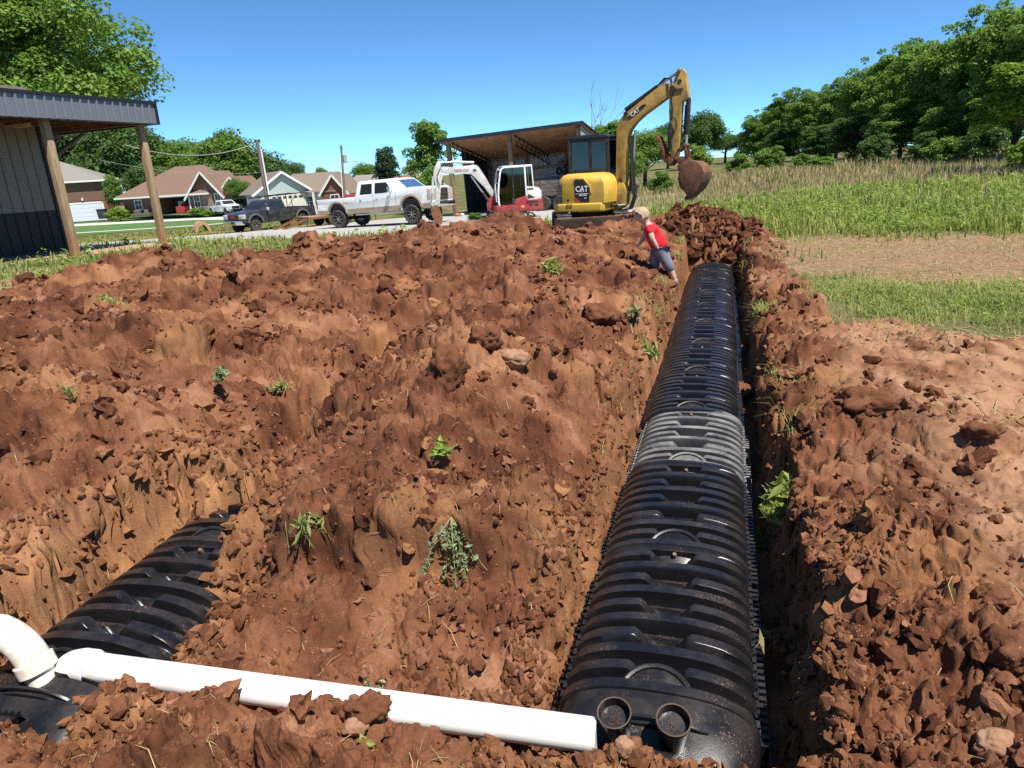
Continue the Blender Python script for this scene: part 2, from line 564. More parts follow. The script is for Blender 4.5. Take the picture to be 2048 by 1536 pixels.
def terrain(x, y, fine=True):
    """height and masks at points"""
    g = grade_f(x, y)
    wob = fbm(x, y, 1.6, 3, 71) * 0.28 + vnoise(x * 5, y * 5, 72) * 0.06
    sd = sdist(x, y, DIRT)
    dirt = sstep(0.22, -0.22, sd + wob)
    near = (np.abs(x) < 16) & (y < 21) & (y > -8)
    pile = np.where(near, pile_f(x, y), g)
    # roughness of the heaps: high on the piles, low on the scraped strip on the other side of the trench
    s, lat = trench_uv(x, y, TA, TD)
    right = sstep(.8, 1.6, lat + 0.35 * vnoise(x * 1.1, y * 1.1, 5))
    amp = (1.0 - 0.72 * right) * (0.75 + 0.5 * vnoise(x * .6, y * .6, 9))
    h = g * (1 - dirt) + (np.maximum(pile, g - .25)) * dirt
    gaprel = np.ones_like(x)
    # header trench in front
    dxp, dyp = PIPE_B.x - PIPE_A.x, PIPE_B.y - PIPE_A.y
    L = math.hypot(dxp, dyp)
    dxp, dyp = dxp / L, dyp / L
    tp = (x - PIPE_A.x) * dxp + (y - PIPE_A.y) * dyp
    dp = (x - PIPE_A.x) * -dyp + (y - PIPE_A.y) * dxp
    yf = np.interp(x, [-3, -2.4, -1.75, -1.33, -.85, -.35, .1, .4], [2.55, 2.7, 3.25, 3.16, 2.98, 2.86, 2.78, 2.7]) + .07 * vnoise(x * 4, y * 4, 31) + .03 * vnoise(x * 11, y * 11, 32)
    low = np.where(dp > 0, -.335 + .15 * sstep(.1, .65, dp), -.335 + (.125 + .05 * vnoise(x * 3.1, y * 3.1, 88)) * sstep(.04, .17, -dp) + .12 * sstep(.25, 1.0, -dp) + .035 * sstep(-.1, .3, x) + .15 * sstep(-1.45, -1.8, x) * sstep(.05, .2, -dp))
    zone = sstep(.05, -.05, y - yf) * sstep(-3.0, -2.5, x) * sstep(.62, .45, x)
    lown = np.where(dp < 0, sstep(-1.1, -.3, dp), 1.0) * zone
    h = h * (1 - lown) + np.minimum(low, h + .02) * lown
    amp = amp * (1 - .5 * lown * sstep(-.55, -.1, dp))
    # main trench
    jag = .05 * vnoise(x * 3.3, y * 3.3, 41) + .035 * vnoise(x * 9, y * 9, 42) + .02 * vnoise(x * 21, y * 21, 43)
    e = np.where(lat > 0, lat - .51, -lat - .44) + jag * np.where(lat > 0, 1, .7)
    ends = np.maximum(-(s + .34), (s - 11.86) * .08) + jag * .6
    e = np.maximum(e, ends)
    ww_ = .09 + .10 * sstep(-.2, .6, vnoise(x * 2.3, y * 2.3, 44))
    wallt = sstep(0, 1, (e + .03) / (.03 + ww_))
    h = -.55 * (1 - wallt) + h * wallt
    clay = np.clip(1 - np.abs(e - .03) / .16, 0, 1) * .55
    # left trench
    s2, lat2 = trench_uv(x, y, LA, LD)
    lj = .05 * vnoise(x * 4.1, y * 4.1, 51) + .03 * vnoise(x * 10, y * 10, 52)
    el = np.where(lat2 < 0, -lat2 - .50 + lj, (lat2 - .13) * .42 + lj * .8 + .1 * sstep(.7, 1.6, s2))
    en = np.maximum(-(s2 + .10), (s2 - 1.5) * .35) + lj
    el = np.maximum(el, en)
    w2 = sstep(0, 1, (el + .04) / (np.where(lat2 > 0, .24, .12) + .16 * sstep(-.3, .6, vnoise(x * 2.6, y * 2.6, 54))))
    h2 = -.54 * (1 - w2) + h * w2
    h = np.minimum(h, h2)
    clay = np.maximum(clay, np.clip(1 - np.abs(el - .05) / .22, 0, 1))
    intr = np.minimum(wallt, w2)
    # the filled-in rest of the left trench: a groove between the heaps
    gx = np.interp(y, [3.9, 4.6, 5.5, 6.5, 7.5, 8.6], [-1.70, -1.66, -1.64, -1.52, -1.22, -.85]) + .06 * vnoise(y * 2.2, x * .5, 57)
    gd = (x - gx) + .05 * vnoise(x * 5, y * 5, 58)
    gro = np.where(gd < 0, 1 - sstep(.05, .17, -gd), 1 - sstep(.05, .50, gd)) * sstep(3.7, 4.4, y) * sstep(8.8, 7.0, y)
    h = h - .38 * gro * (.6 + .4 * vnoise(x * 1.7, y * 1.7, 59))
    amp = amp * (.35 + .65 * intr)
    dist = np.sqrt(x * x + y * y)
    if fine:
        lumps = fbm(x, y, .9, 2, 101) * .05
        m1 = sstep(-.25, .35, vnoise(x * .8, y * .8, 120))
        c1 = clodfield(x + .05 * vnoise(x * 6, y * 6, 3), y + .05 * vnoise(x * 6, y * 6, 4), .34, 130, .42) * (.35 + .75 * m1)
        xx, yy = x + .03 * vnoise(x * 9, y * 9, 7), y + .03 * vnoise(x * 9 + 5, y * 9, 8)
        c2 = clodfield(xx, yy, .15, 140, .55) * .85
        x3, y3 = x + .012 * vnoise(x * 30, y * 30, 17), y + .012 * vnoise(x * 30 + 5, y * 30, 18)
        c3 = clodfield(x3, y3, .066, 150, .7) * .95 + clodfield(x3 + .4, y3 + .7, .042, 155, .6) * .8
        c4 = clodfield(x3, y3, .026, 160, .8) * 1.0
        pit = -np.maximum(0, vnoise(x * 3.4, y * 3.4, 170) - .22) * .34
        fn = fbm(x, y, 7, 4, 180, .55) * .010 + (np.abs(vnoise(x * 5.3, y * 5.3, 630)) * .045 + np.abs(vnoise(x * 11, y * 11, 631)) * .055 * sstep(16, 10, dist) + np.abs(vnoise(x * 23, y * 23, 632)) * .032 * sstep(11, 6, dist) + np.abs(vnoise(x * 47, y * 47, 633)) * .015 * sstep(6, 3, dist)) * (.45 + .55 * amp) * (1 - .55 * right) - .03
        rg = lambda f_, sd_: (1 - np.abs(vnoise(x * f_ + .5 * vnoise(x * f_ * .6, y * f_ * .6, sd_ + 3), y * f_, sd_))) ** 3
        crk = -.045 * rg(3.1, 620) - .022 * rg(7.0, 621)
        m2 = .5 + .5 * sstep(-.35, .3, vnoise(x * 1.7, y * 1.7, 121))
        rough = lumps + (c1 * .95 + c2 * m2 * 1.15 + pit * m2 + crk * (.4 + .6 * m2)) * amp + (c3 * (.35 + .65 * m2) * sstep(15, 9, dist) + c4 * sstep(6.5, 4, dist)) * np.clip(amp, .45, 1) + fn
        h = h + rough * dirt * np.where(intr > .5, 1, .55)
        soil = fbm(x, y, 3, 4, 190) * .012
        h = h + soil * (1 - dirt)
    return h, dirt, clay * dirt, right, intr, amp

def hit(px, py, t0=1.2, t1=26):
    """where the line of sight of a photo position meets the ground"""
    d = _fw + _r * ((px - 1024) / FPX) - _u * ((py - 768) / FPX)
    ts = np.geomspace(t0, t1, 900)
    z = EYE + d.z * ts
    h = terrain(d.x * ts, d.y * ts)[0]
    k = np.argmax(z < h) if (z < h).any() else len(ts) - 1
    return Vector((d.x * ts[k], d.y * ts[k], h[k]))
def ground_z(x, y):
    a, b = np.atleast_1d(np.asarray(x, float)), np.atleast_1d(np.asarray(y, float))
    h = terrain(a, b, True)[0]
    return h if np.ndim(x) else float(h[0])
def gz(x, y):
    return float(grade_f(np.array([float(x)]), np.array([float(y)]))[0])

# fine mesh in front of the camera, 0.9 m to 25 m
phi = np.linspace(R(60), R(21), 420)
rad = list(1.55 / np.tan(phi))
while rad[-1] < 24.6:
    rad.append(rad[-1] * (1.0046 if rad[-1] < 17.5 else 1.014))
rad = np.array(rad)
NR, NA = len(rad), 800
az = np.linspace(R(-47), R(47), NA)
RR, AA = np.meshgrid(rad, az, indexing='ij')
X, Y = (RR * np.sin(AA)).ravel(), (RR * np.cos(AA)).ravel()
H, Dm, CLAY, RIGHT, INTR, AMP = terrain(X, Y)
# sideways push so that lumps overhang a little and trench walls break up
k = Dm * np.where(INTR < .98, 1.0, .75)
ox = vnoise(X * 8, Y * 8, 201, H * 9) * .034 + vnoise(X * 22, Y * 22, 203, H * 24) * .010
oy = vnoise(X * 8 + 9, Y * 8, 205, H * 9) * .034 + vnoise(X * 22 + 3, Y * 22, 207, H * 24) * .010
wl = np.clip(CLAY * 1.6, 0, 1)
ox += (vnoise(X * 45, Y * 45, 221, H * 50) * .008) + wl * (vnoise(X * 24, Y * 24, 222, H * 40) * .006 + vnoise(X * 3.3, Y * 3.3, 211, H * 7) * .03 + vnoise(X * 9, Y * 9, 212, H * 20) * .012)
oy += (vnoise(X * 45 + 7, Y * 45, 223, H * 50) * .008) + wl * (vnoise(X * 24 + 3, Y * 24, 224, H * 40) * .006 + vnoise(X * 3.3 + 4, Y * 3.3, 213, H * 7) * .03 + vnoise(X * 9 + 2, Y * 9, 214, H * 20) * .012)
V = np.stack([X + ox * k, Y + oy * k, H], 1)
idx = np.arange(NR * NA).reshape(NR, NA)
Fq = np.stack([idx[:-1, :-1].ravel(), idx[:-1, 1:].ravel(), idx[1:, 1:].ravel(), idx[1:, :-1].ravel()], 1)[:, ::-1]
# tones of the soil itself: moist dark lumps, dry dust, orange clay, bare soil strips, straw
dry = np.clip(.42 + .48 * fbm(X, Y, .7, 3, 301) + .42 * fbm(X, Y, 4, 2, 305), 0, 1)
clayn = np.clip(CLAY * .9 + sstep(.25, .7, fbm(X, Y, 1.1, 3, 310)) * .55, 0, 1)
clayn = np.maximum(clayn, sstep(.62, .0, np.hypot((X + 2.75) / 1.0, (Y - 3.0) / .7)) * .9)
clayn = np.maximum(clayn, sstep(.9, .2, np.hypot((X - .15) / 1.0, (Y - 1.55) / .5)) * .75)
bare = np.maximum(sstep(.6, -.3, sdist(X, Y, [(4.6, 13.6), (5.6, 14.2), (9, 12.6), (14, 10.5), (14, 7), (6.6, 8.0), (4.4, 9.4), (4.0, 9.6)]) + .5 * fbm(X, Y, 1.2, 3, 320)),
                  sstep(.5, -.3, sdist(X, Y, [(-12, 9), (-8.2, 10.5), (-6.6, 13.6), (-5.6, 15), (-7.5, 14.2), (-12, 12)]) + .5 * fbm(X, Y, 1.2, 3, 321)))
fm = Dm.reshape(NR, NA)
fmask = (fm[:-1, :-1] + fm[1:, 1:]).ravel() > 1.0
def sub(mask):
    fs = Fq[mask]
    u, inv = np.unique(fs, return_inverse=True)
    return u, inv.reshape(fs.shape)
at_all = {'dry': dry, 'clay': clayn, 'bare': bare, 'flat': RIGHT}

b = NB('red_brown_earth')
pos = b.n('ShaderNodeNewGeometry').outputs['Position']
n1 = b.noise(2.2, 6, .65, pos)
n2 = b.noise(14, 6, .7, pos)
n3 = b.noise(70, 5, .75, pos)
fac = b.math('ADD', b.math('MULTIPLY', b.attr('dry').outputs['Fac'], .55), b.math('MULTIPLY', b.math('ADD', n2, b.math('MULTIPLY', n3, .8)), .33))
c = b.ramp(fac, [(.18, (.043, .015, .008)), (.42, (.100, .037, .018)), (.68, (.180, .076, .038)), (.98, (.31, .160, .092))])
c = b.mix(b.math('MULTIPLY', b.attr('clay').outputs['Fac'], b.ramp(n1, [(.3, (.3, .3, .3)), (.65, (1, 1, 1))])), c, b.mix(n3, (.25, .105, .042), (.40, .215, .100)))
c = b.mix(b.math('MULTIPLY', b.attr('flat').outputs['Fac'], b.ramp(n1, [(.38, (0, 0, 0)), (.58, (.85, .85, .85))])), c, (.33, .185, .105))
spk = b.n('ShaderNodeTexVoronoi', i_Scale=95.0)
b.l(pos, spk.inputs['Vector'])
c = b.mix(b.math('MULTIPLY', b.math('LESS_THAN', spk.outputs['Distance'], .17), b.math('GREATER_THAN', n2, .56)), c, (.46, .28, .15))
n4 = b.noise(190, 3, .7, pos)
c = b.mix(.55, c, b.mix(b.math('ADD', b.math('MULTIPLY', n4, .6), b.math('MULTIPLY', n3, .4)), (.45, .42, .40), (1.5, 1.5, 1.5)), 'MULTIPLY')
b.col(c)
b.rough(.95)
b.b.inputs['Specular IOR Level'].default_value = .15
bh = b.math('ADD', b.math('MULTIPLY', b.noise(55, 6, .7, pos), 1.0), b.math('MULTIPLY', b.noise(230, 4, .7, pos), .45))
b.bump(bh, .8, .007)
EARTH = b.m

b = NB('field_soil')
pos = b.n('ShaderNodeNewGeometry').outputs['Position']
n1 = b.noise(.35, 5, .6, pos)
n2 = b.noise(5, 6, .7, pos)
n3 = b.noise(38, 5, .75, pos)
gr = b.ramp(n2, [(.3, (.035, .052, .014)), (.6, (.085, .115, .026)), (.85, (.17, .16, .06))])
gr = b.mix(b.ramp(n1, [(.42, (0, 0, 0)), (.6, (1, 1, 1))]), gr, b.mix(n3, (.10, .085, .04), (.26, .20, .10)))
so = b.mix(n3, (.17, .085, .046), (.36, .22, .13))
so = b.mix(b.ramp(b.noise(9, 6, .75, pos), [(.5, (0, 0, 0)), (.62, (.8, .8, .8))]), so, (.33, .27, .14))
c = b.mix(b.attr('bare').outputs['Fac'], gr, so)
b.col(c)
b.rough(.95)
b.b.inputs['Specular IOR Level'].default_value = .1
b.bump(b.math('ADD', n3, b.math('MULTIPLY', b.noise(120, 4, .7, pos), .5)), .8, .03)
FIELD = b.m

u, f = sub(fmask)
spoil = link('excavated_dirt', mesh_np('excavated_dirt', V[u], f, True, {a: q[u] for a, q in at_all.items()}), EARTH)
tag(spoil, 'heaps of red brown excavated dirt around the open trenches', 'dirt', kind='stuff')
u, f = sub(~fmask)
gnear = link('ground', mesh_np('ground', V[u], f, True, {a: q[u] for a, q in at_all.items()}), FIELD)
tag(gnear, kind='structure')
# the land beyond and around
far_r = np.concatenate([np.geomspace(24.2, 120, 120), np.geomspace(130, 900, 24)])
far_a = np.linspace(R(-60), R(60), 240)
def polar(rs, az_, name, dz=0.0, close=False):
    RR, AA = np.meshgrid(rs, az_, indexing='ij')
    x, y = (RR * np.sin(AA)).ravel(), (RR * np.cos(AA)).ravel()
    z = grade_f(x, y) - dz
    a, c_ = RR.shape
    i = np.arange(a * c_).reshape(a, c_)
    fq = np.stack([i[:-1, :-1].ravel(), i[1:, :-1].ravel(), i[1:, 1:].ravel(), i[:-1, 1:].ravel()], 1)
    zero = np.zeros(len(x))
    return link(name, mesh_np(name, np.stack([x, y, z], 1), fq, True, {'bare': sstep(.8, -.4, sdist(x, y, [(-40, 28), (-4, 24), (6, 26), (9, 38), (-8, 44), (-24, 50)])) * .9}), FIELD)
tag(polar(far_r, far_a, 'field'), kind='structure')
tag(polar(np.geomspace(24, 900, 20), np.linspace(R(46.9), R(313.1), 60), 'surrounding_land', .0), kind='structure')
# dirt and ground beside and behind the camera
def side_patch(rs, az_, suffix):
    RR, AA = np.meshgrid(rs, az_, indexing='ij')
    x, y = (RR * np.sin(AA)).ravel(), (RR * np.cos(AA)).ravel()
    h, dm, _c, rt_, _i, _a = terrain(x, y)
    a, c_ = RR.shape
    i = np.arange(a * c_).reshape(a, c_)
    fq = np.stack([i[:-1, :-1].ravel(), i[1:, :-1].ravel(), i[1:, 1:].ravel(), i[:-1, 1:].ravel()], 1)[:, ::-1]
    dq = dm[fq].mean(1) > .5
    at_ = {'dry': np.clip(.4 + .85 * fbm(x, y, .7, 3, 301) + .35 * fbm(x, y, 4, 2, 305), 0, 1), 'clay': sstep(.25, .7, fbm(x, y, 1.1, 3, 310)) * .55, 'bare': np.zeros(len(x)), 'flat': rt_}
    vv = np.stack([x, y, h], 1)
    for msk, nm, mt in ((dq, 'dirt' + suffix, EARTH), (~dq, 'ground' + suffix, FIELD)):
        if msk.any():
            uu, inv = np.unique(fq[msk], return_inverse=True)
            tag(link(nm, mesh_np(nm, vv[uu], inv.reshape(-1, 4), True, {k_: q_[uu] for k_, q_ in at_.items()}), mt), kind='structure')
side_patch(np.geomspace(.9, 24.1, 120), np.concatenate([np.linspace(R(46.9), R(90), 110), np.linspace(R(92), R(268), 40), np.linspace(R(270), R(313.1), 110)]), '_surround')
side_patch(np.array([.02, .3, .6, .93]), np.linspace(R(-47), R(47), 60), '_patch')
# ------------------------------------------------------------------ loose clods and crumbs lying on the dirt
def ico(sub_):
    bm = bmesh.new()
    bmesh.ops.create_icosphere(bm, subdivisions=sub_, radius=1.0)
    v = np.array([q.co[:] for q in bm.verts])
    f = np.array([[q.index for q in t.verts] for t in bm.faces])
    bm.free()
    return v, f
def rotmats(n, r_):
    q = r_.normal(size=(n, 4))
    q /= np.linalg.norm(q, axis=1)[:, None]
    a, b_, c_, d = q.T
    return np.stack([np.stack([1 - 2 * (c_ * c_ + d * d), 2 * (b_ * c_ - a * d), 2 * (b_ * d + a * c_)], -1),
                     np.stack([2 * (b_ * c_ + a * d), 1 - 2 * (b_ * b_ + d * d), 2 * (c_ * d - a * b_)], -1),
                     np.stack([2 * (b_ * d - a * c_), 2 * (c_ * d + a * b_), 1 - 2 * (b_ * b_ + c_ * c_)], -1)], 1)
def lumps_mesh(P, size, sub_, r_, rough=.3, sink=.25):
    bv, bf = ico(sub_)
    n = len(P)
    m = rotmats(n, r_)
    of = r_.uniform(0, 50, (n, 1))
    bx_, by_, bz_ = (np.broadcast_to(bv[:, q], (n, len(bv))) for q in range(3))
    jit = 1 + rough * (vnoise(bx_ * 1.4 + of, by_ * 1.4, 61, bz_ * 1.4) * .8 + vnoise(bx_ * 4.3 + of, by_ * 4.3, 62, bz_ * 4.3) * .65)[:, :, None]
    sc = np.stack([r_.uniform(.75, 1.3, n), r_.uniform(.7, 1.1, n), r_.uniform(.55, .95, n)], 1)
    v = bv[None] * jit * sc[:, None, :]
    v = np.einsum('nij,nkj->nki', m, v) * size[:, None, None] + P[:, None, :]
    v[:, :, 2] += (size * (1 - 2 * sink) * .6)[:, None]
    f = bf[None] + (np.arange(n) * len(bv))[:, None, None]
    return v.reshape(-1, 3), f.reshape(-1, 3)
def scatter_dirt(n, rmin, rmax, seed, keep):
    r_ = np.random.default_rng(seed)
    rr = rmin * (rmax / rmin) ** (r_.random(n) ** .72)
    aa = r_.uniform(R(-44), R(44), n)
    x, y = rr * np.sin(aa), rr * np.cos(aa)
    h, d, cl, rt, it, am = terrain(x, y)
    k = keep(x, y, d, rt, it, am, r_)
    return np.stack([x, y, h], 1)[k], r_
def chamber_free(x, y):
    s, lat = trench_uv(x, y, TA, TD)
    s2, lat2 = trench_uv(x, y, LA, LD)
    tp = (x - PIPE_A.x) * (PIPE_B.y - PIPE_A.y) - (y - PIPE_A.y) * (PIPE_B.x - PIPE_A.x)
    return ~((np.abs(lat) < .5) & (s > -.5) & (s < 12)) & ~((np.abs(lat2) < .5) & (s2 > -.5) & (s2 < 2.0)) & ~((np.abs(tp) < .2) & (x > -2.3) & (x < .35))
def clump(x, y): return sstep(-.15, .45, vnoise(x * 1.3, y * 1.3, 400))
specs = [(7200, 1.9, 17, 401, .022, .080, 2, lambda x, y, d, rt, it, am, r_: (d > .7) & (it > .9) & chamber_free(x, y) & (r_.random(len(x)) < (.15 + .85 * clump(x, y)) * (1 - .75 * rt))),
         (24000, 1.2, 15, 402, .010, .030, 1, lambda x, y, d, rt, it, am, r_: (d > .6) & chamber_free(x, y) & (r_.random(len(x)) < (.25 + .75 * clump(x, y)) * (1 - .5 * rt)))]
for n, r0, r1, seed, s0, s1, sb, keep in specs:
    P, r_ = scatter_dirt(n, r0, r1, seed, keep)
    size = s0 * .8 + (s1 - s0) * r_.random(len(P)) ** 3
    size *= np.clip(.42 + .10 * np.hypot(P[:, 0], P[:, 1]), .5, 1.6)
    v, f = lumps_mesh(P, size, sb, r_, .85 if sb > 1 else .8, .40)
    vc = len(v) // max(1, len(P))
    at_ = {'dry': np.repeat(np.clip(r_.normal(.42, .28, len(P)), 0, 1), vc), 'clay': np.repeat((r_.random(len(P)) < .10) * .8, vc), 'bare': np.zeros(len(v)), 'flat': np.zeros(len(v))}
    tag(link('dirt_clods', mesh_np('dirt_clods', v, f, False, at_), EARTH), 'loose crumbs and clods of soil strewn over the dirt heaps', 'soil', kind='stuff')
# crumbs clinging to the trench walls
r_ = np.random.default_rng(433)
cand = np.nonzero((CLAY > .10) & (Dm > .8) & (INTR > .10) & (np.hypot(X, Y) < 17))[0]
cand = r_.choice(cand, min(9500, len(cand)), replace=False)
P = V[cand] + r_.normal(0, .006, (len(cand), 3))
size = (.006 + .034 * r_.random(len(P)) ** 4) * np.clip(.6 + .10 * np.hypot(P[:, 0], P[:, 1]), .7, 2.1)
v, f = lumps_mesh(P, size, 1, r_, .8, .5)
at_ = {'dry': np.repeat(np.clip(r_.normal(.35, .2, len(P)), 0, 1), 12), 'clay': np.repeat(clayn[cand] * r_.uniform(.2, 1, len(P)), 12), 'bare': np.zeros(len(v)), 'flat': np.zeros(len(v))}
tag(link('wall_crumbs', mesh_np('wall_crumbs', v, f, False, at_), EARTH), 'crumbs of soil clinging to the trench walls', 'soil', kind='stuff')
# loose lumps at the far end of the long trench
cand = np.nonzero((np.abs(trench_uv(X, Y, TA, TD)[1]) < .9) & (trench_uv(X, Y, TA, TD)[0] > 11.95) & (trench_uv(X, Y, TA, TD)[0] < 14.5) & (Dm > .8))[0]
cand = r_.choice(cand, min(700, len(cand)), replace=False)
P = V[cand]
size = .03 + .09 * r_.random(len(P)) ** 2
v, f = lumps_mesh(P, size, 2, r_, .8, .45)
at_ = {'dry': np.repeat(np.clip(r_.normal(.2, .2, len(P)), 0, 1), 42), 'clay': np.zeros(len(v)), 'bare': np.zeros(len(v)), 'flat': np.zeros(len(v))}
tag(link('end_clods', mesh_np('end_clods', v, f, False, at_), EARTH), 'dark loose lumps heaped at the far end of the long trench', 'soil', kind='stuff')
# ------------------------------------------------------------------ leach chambers, end caps, header pipe
def plastic(name, base, dust_col, dust, speck, rough):
    b = NB(name)
    oi = b.n('ShaderNodeObjectInfo')
    vec = b.n('ShaderNodeVectorMath', operation='ADD')
    b.l(b.coord(), vec.inputs[0])
    b.l(b.n('ShaderNodeVectorMath', operation='SCALE', i_Scale=0.0).outputs[0], vec.inputs[1])
    cx = b.n('ShaderNodeCombineXYZ')
    b.l(b.math('MULTIPLY', oi.outputs['Random'], 37.0), cx.inputs[0])
    b.l(cx.outputs[0], vec.inputs[1])
    v = vec.outputs[0]
    nz = b.n('ShaderNodeSeparateXYZ')
    b.l(b.n('ShaderNodeNewGeometry').outputs['Normal'], nz.inputs[0])
    up = b.math('MAXIMUM', nz.outputs[2], 0.0)
    f = b.ramp(b.noise(6, 7, .7, v), [(.5 - .35 * dust, (0, 0, 0)), (.9 - .35 * dust, (1, 1, 1))])
    f = b.math('MULTIPLY', b.math('MULTIPLY', f, up), dust)
    c = b.mix(f, base, dust_col)
    sp = b.ramp(b.noise(130, 4, .7, v), [(.56, (0, 0, 0)), (.66, (1, 1, 1))])
    pt = b.ramp(b.noise(5.5, 5, .65, v), [(.50, (0, 0, 0)), (.66, (1, 1, 1))])
    f2 = b.math('MULTIPLY', b.math('MULTIPLY', sp, pt), b.math('MULTIPLY', up, speck))
    c = b.mix(f2, c, (.30, .155, .075))
    b.col(c)
    mr = b.n('ShaderNodeMapRange', i_3=rough, i_4=.85)
    b.l(b.math('MINIMUM', b.math('ADD', b.math('MULTIPLY', f, 1.2), f2), 1.0), mr.inputs[0])
    b.l(mr.outputs[0], b.b.inputs['Roughness'])
    b.b.inputs['Specular IOR Level'].default_value = .5
    b.bump(b.noise(160, 3, .6, v), .12, .004)
    return b.m
PL_BLACK = plastic('black_plastic', (.007, .007, .009), (.10, .078, .062), .34, .9, .27)
PL_GREY = plastic('grey_topped_plastic', (.016, .016, .018), (.29, .285, .27), .72, .3, .36)  # black plastic turning pale grey in patches on its upward faces
CL, CHW, CHH = 1.075, .388, .285

def arch(t):
    """half-rounded section: t from -1 to 1 -> (x, z, nx, nz)"""
    a = t * PI / 2
    sx, cz = math.sin(a), math.cos(a)
    x = CHW * math.copysign(abs(sx) ** .80, sx)
    z = CHH * max(cz, 0) ** .50
    return x, z
def chamber_mesh(name, ns=210, ntt=60, length=CL + .035):
    S_, T_ = np.linspace(0, length, ns), np.linspace(-1, 1, ntt)
    T_ = np.sign(T_) * np.abs(T_) ** .9
    sec = np.array([arch(t) for t in T_])
    tx = np.gradient(sec[:, 0])
    tz = np.gradient(sec[:, 1])
    nl = np.hypot(tx, tz)
    nx, nz = -tz / nl, tx / nl
    per = .1075
    vs = []
    for s in S_:
        q = (s - .035) / per
        i = math.floor(q + .5)
        d = abs(q - i)                       # 0 on a rib crown, .5 mid valley
        k = 1 - min(1, max(0, (d - .25) / .08))
        k = k * k * (3 - 2 * k)
        split = (i % 2 == 1)
        lip = 1.0 if s < length - .05 else .3
        for j in range(ntt):
            x, z = sec[j]
            ax = abs(x) / CHW
            depth = .064 * max(0.0, 1 - ax ** 2.6) ** .8 + .006
            rib = k
            hole = 0.0
            if split:
                g = min(1, max(0, (ax - .165) / .13))
                g = g * g * (3 - 2 * g)
                rib = k * g
                rr = math.hypot(x / .072, (s - .035 - i * per) / .062)
                if rr < 1:
                    hole = .065 * math.sqrt(max(0, 1 - rr * rr))
            off = -depth * (1 - rib) * lip - hole
            vs.append((x + nx[j] * off, s, max(0.0, z + nz[j] * off)))
    i = np.arange(ns * ntt).reshape(ns, ntt)
    f = np.stack([i[:-1, :-1].ravel(), i[:-1, 1:].ravel(), i[1:, 1:].ravel(), i[1:, :-1].ravel()], 1)
    me = mesh_np(name, vs, f, True)
    me.set_sharp_from_angle(angle=R(50))
    return me
SHELL = chamber_mesh('shell')
def flange_mesh():
    m = MB()
    for sd in (-1, 1):
        m.b2((sd * .383 if sd > 0 else -.428, 0.01, .0), (.428 if sd > 0 else -.383, CL - .01, .022))
        for k in range(26):
            y = .03 + k * .0405
            m.b2((sd * .36, y, .022), (sd * .418, y + .022, .09))
    return m.mesh('flange')
def louver_mesh():
    m = MB()
    for sd in (-1, 1):
        for k in range(20):
            y = .04 + k * .0525
            for q in range(4):
                zz = .05 + q * .034
                xx = CHW * (1 - (zz / CHH) ** 2 * .10) + .0005
                m.b2((sd * (xx - .012), y, zz), (sd * (xx + .004), y + .036, zz + .010))
    return m.mesh('louvers')
def dome_mesh():
    m = MB()
    prof = [(.150, -.05), (.150, .010), (.143, .016), (.132, .014), (.128, .004), (.10, .014), (.06, .021), (.001, .024)]
    m.lathe(prof, 36, (0, 0, 0))
    return m.mesh('dome', smooth=True, angle=30)
def knob_mesh():
    m = MB()
    m.lathe([(.012, -.01), (.012, .022), (.009, .028), (.001, .029)], 12)
    return m.mesh('knob', smooth=True, angle=30)
FLANGE, LOUV, DOME, KNOB = flange_mesh(), louver_mesh(), dome_mesh(), knob_mesh()
for me_ in (SHELL, FLANGE, LOUV, DOME, KNOB):
    me_.materials.append(PL_BLACK)
KNOBMAT = pm('worn_knob', (.16, .10, .07), .7)

def chamber(x, y, z, rz, label, grey_top=False, group=None, tilt=0.0):
    t = thing('leach_chamber', label, 'drain chamber', (x, y, z), rz, group)
    t.rotation_euler = (tilt, 0, rz)
    for nm, me_ in (('shell', SHELL), ('flange', FLANGE), ('louvers', LOUV), ('dome', DOME)):
        o = link(nm, me_, None, t)
        if nm in ('louvers', 'flange'):
            o['kind'] = 'stuff'
        if grey_top:
            o.material_slots[0].link = 'OBJECT'
            o.material_slots[0].material = PL_GREY
        if nm == 'dome':
            o.location = (0, .012, .222)
            o.rotation_euler = (R(32), 0, 0)
            kb = link('knob', KNOB, None, o)
            kb.location = (0, -.02, .022)
            kb.material_slots[0].link = 'OBJECT'
            kb.material_slots[0].material = KNOBMAT
    return t
names = ['black ribbed drain chamber nearest the twin pipe cups, speckled with soil',
         'black ribbed drain chamber between the nearest chamber and the pale grey one',
         'drain chamber with pale grey upper faces, third along the trench',
         'black ribbed chamber just past the pale grey one, dirt spilled on its edge',
         'fifth chamber along the long trench, second beyond the pale grey one',
         'sixth chamber along the long trench, about midway between pipe and child',
         'seventh chamber along the long trench, third beyond the spilled dirt',
         'eighth chamber along the long trench, shortly before the child\'s boot',
         'ninth chamber along the long trench, level with the child\'s boot',
         'tenth chamber along the long trench, two before its far end',
         'last full chamber before the closed far end of the long trench']
zr = random.Random(3)
AX = R(-17.4)
chz = -.537
for i, lb in enumerate(names):
    s0 = .02 + i * CL
    p = TA + TD * s0
    chamber(p[0] + zr.uniform(-.012, .012), p[1], chz + .004 * i / 11 + (.006 if i % 2 else 0), AX + R(zr.uniform(-.6, .6)), lb, i == 2, 'chambers laid end to end in the long trench')
# left run
lx = LA + LD * .12
chamber(lx[0], lx[1], -.537, R(-13.0), 'black ribbed chamber under the white elbow in the left trench', False, 'chambers in the left trench')
lx = LA + LD * (.12 + CL)
chamber(lx[0], lx[1], -.53, R(-13.0), 'half buried black chamber running into the dirt of the left trench', False, 'chambers in the left trench')

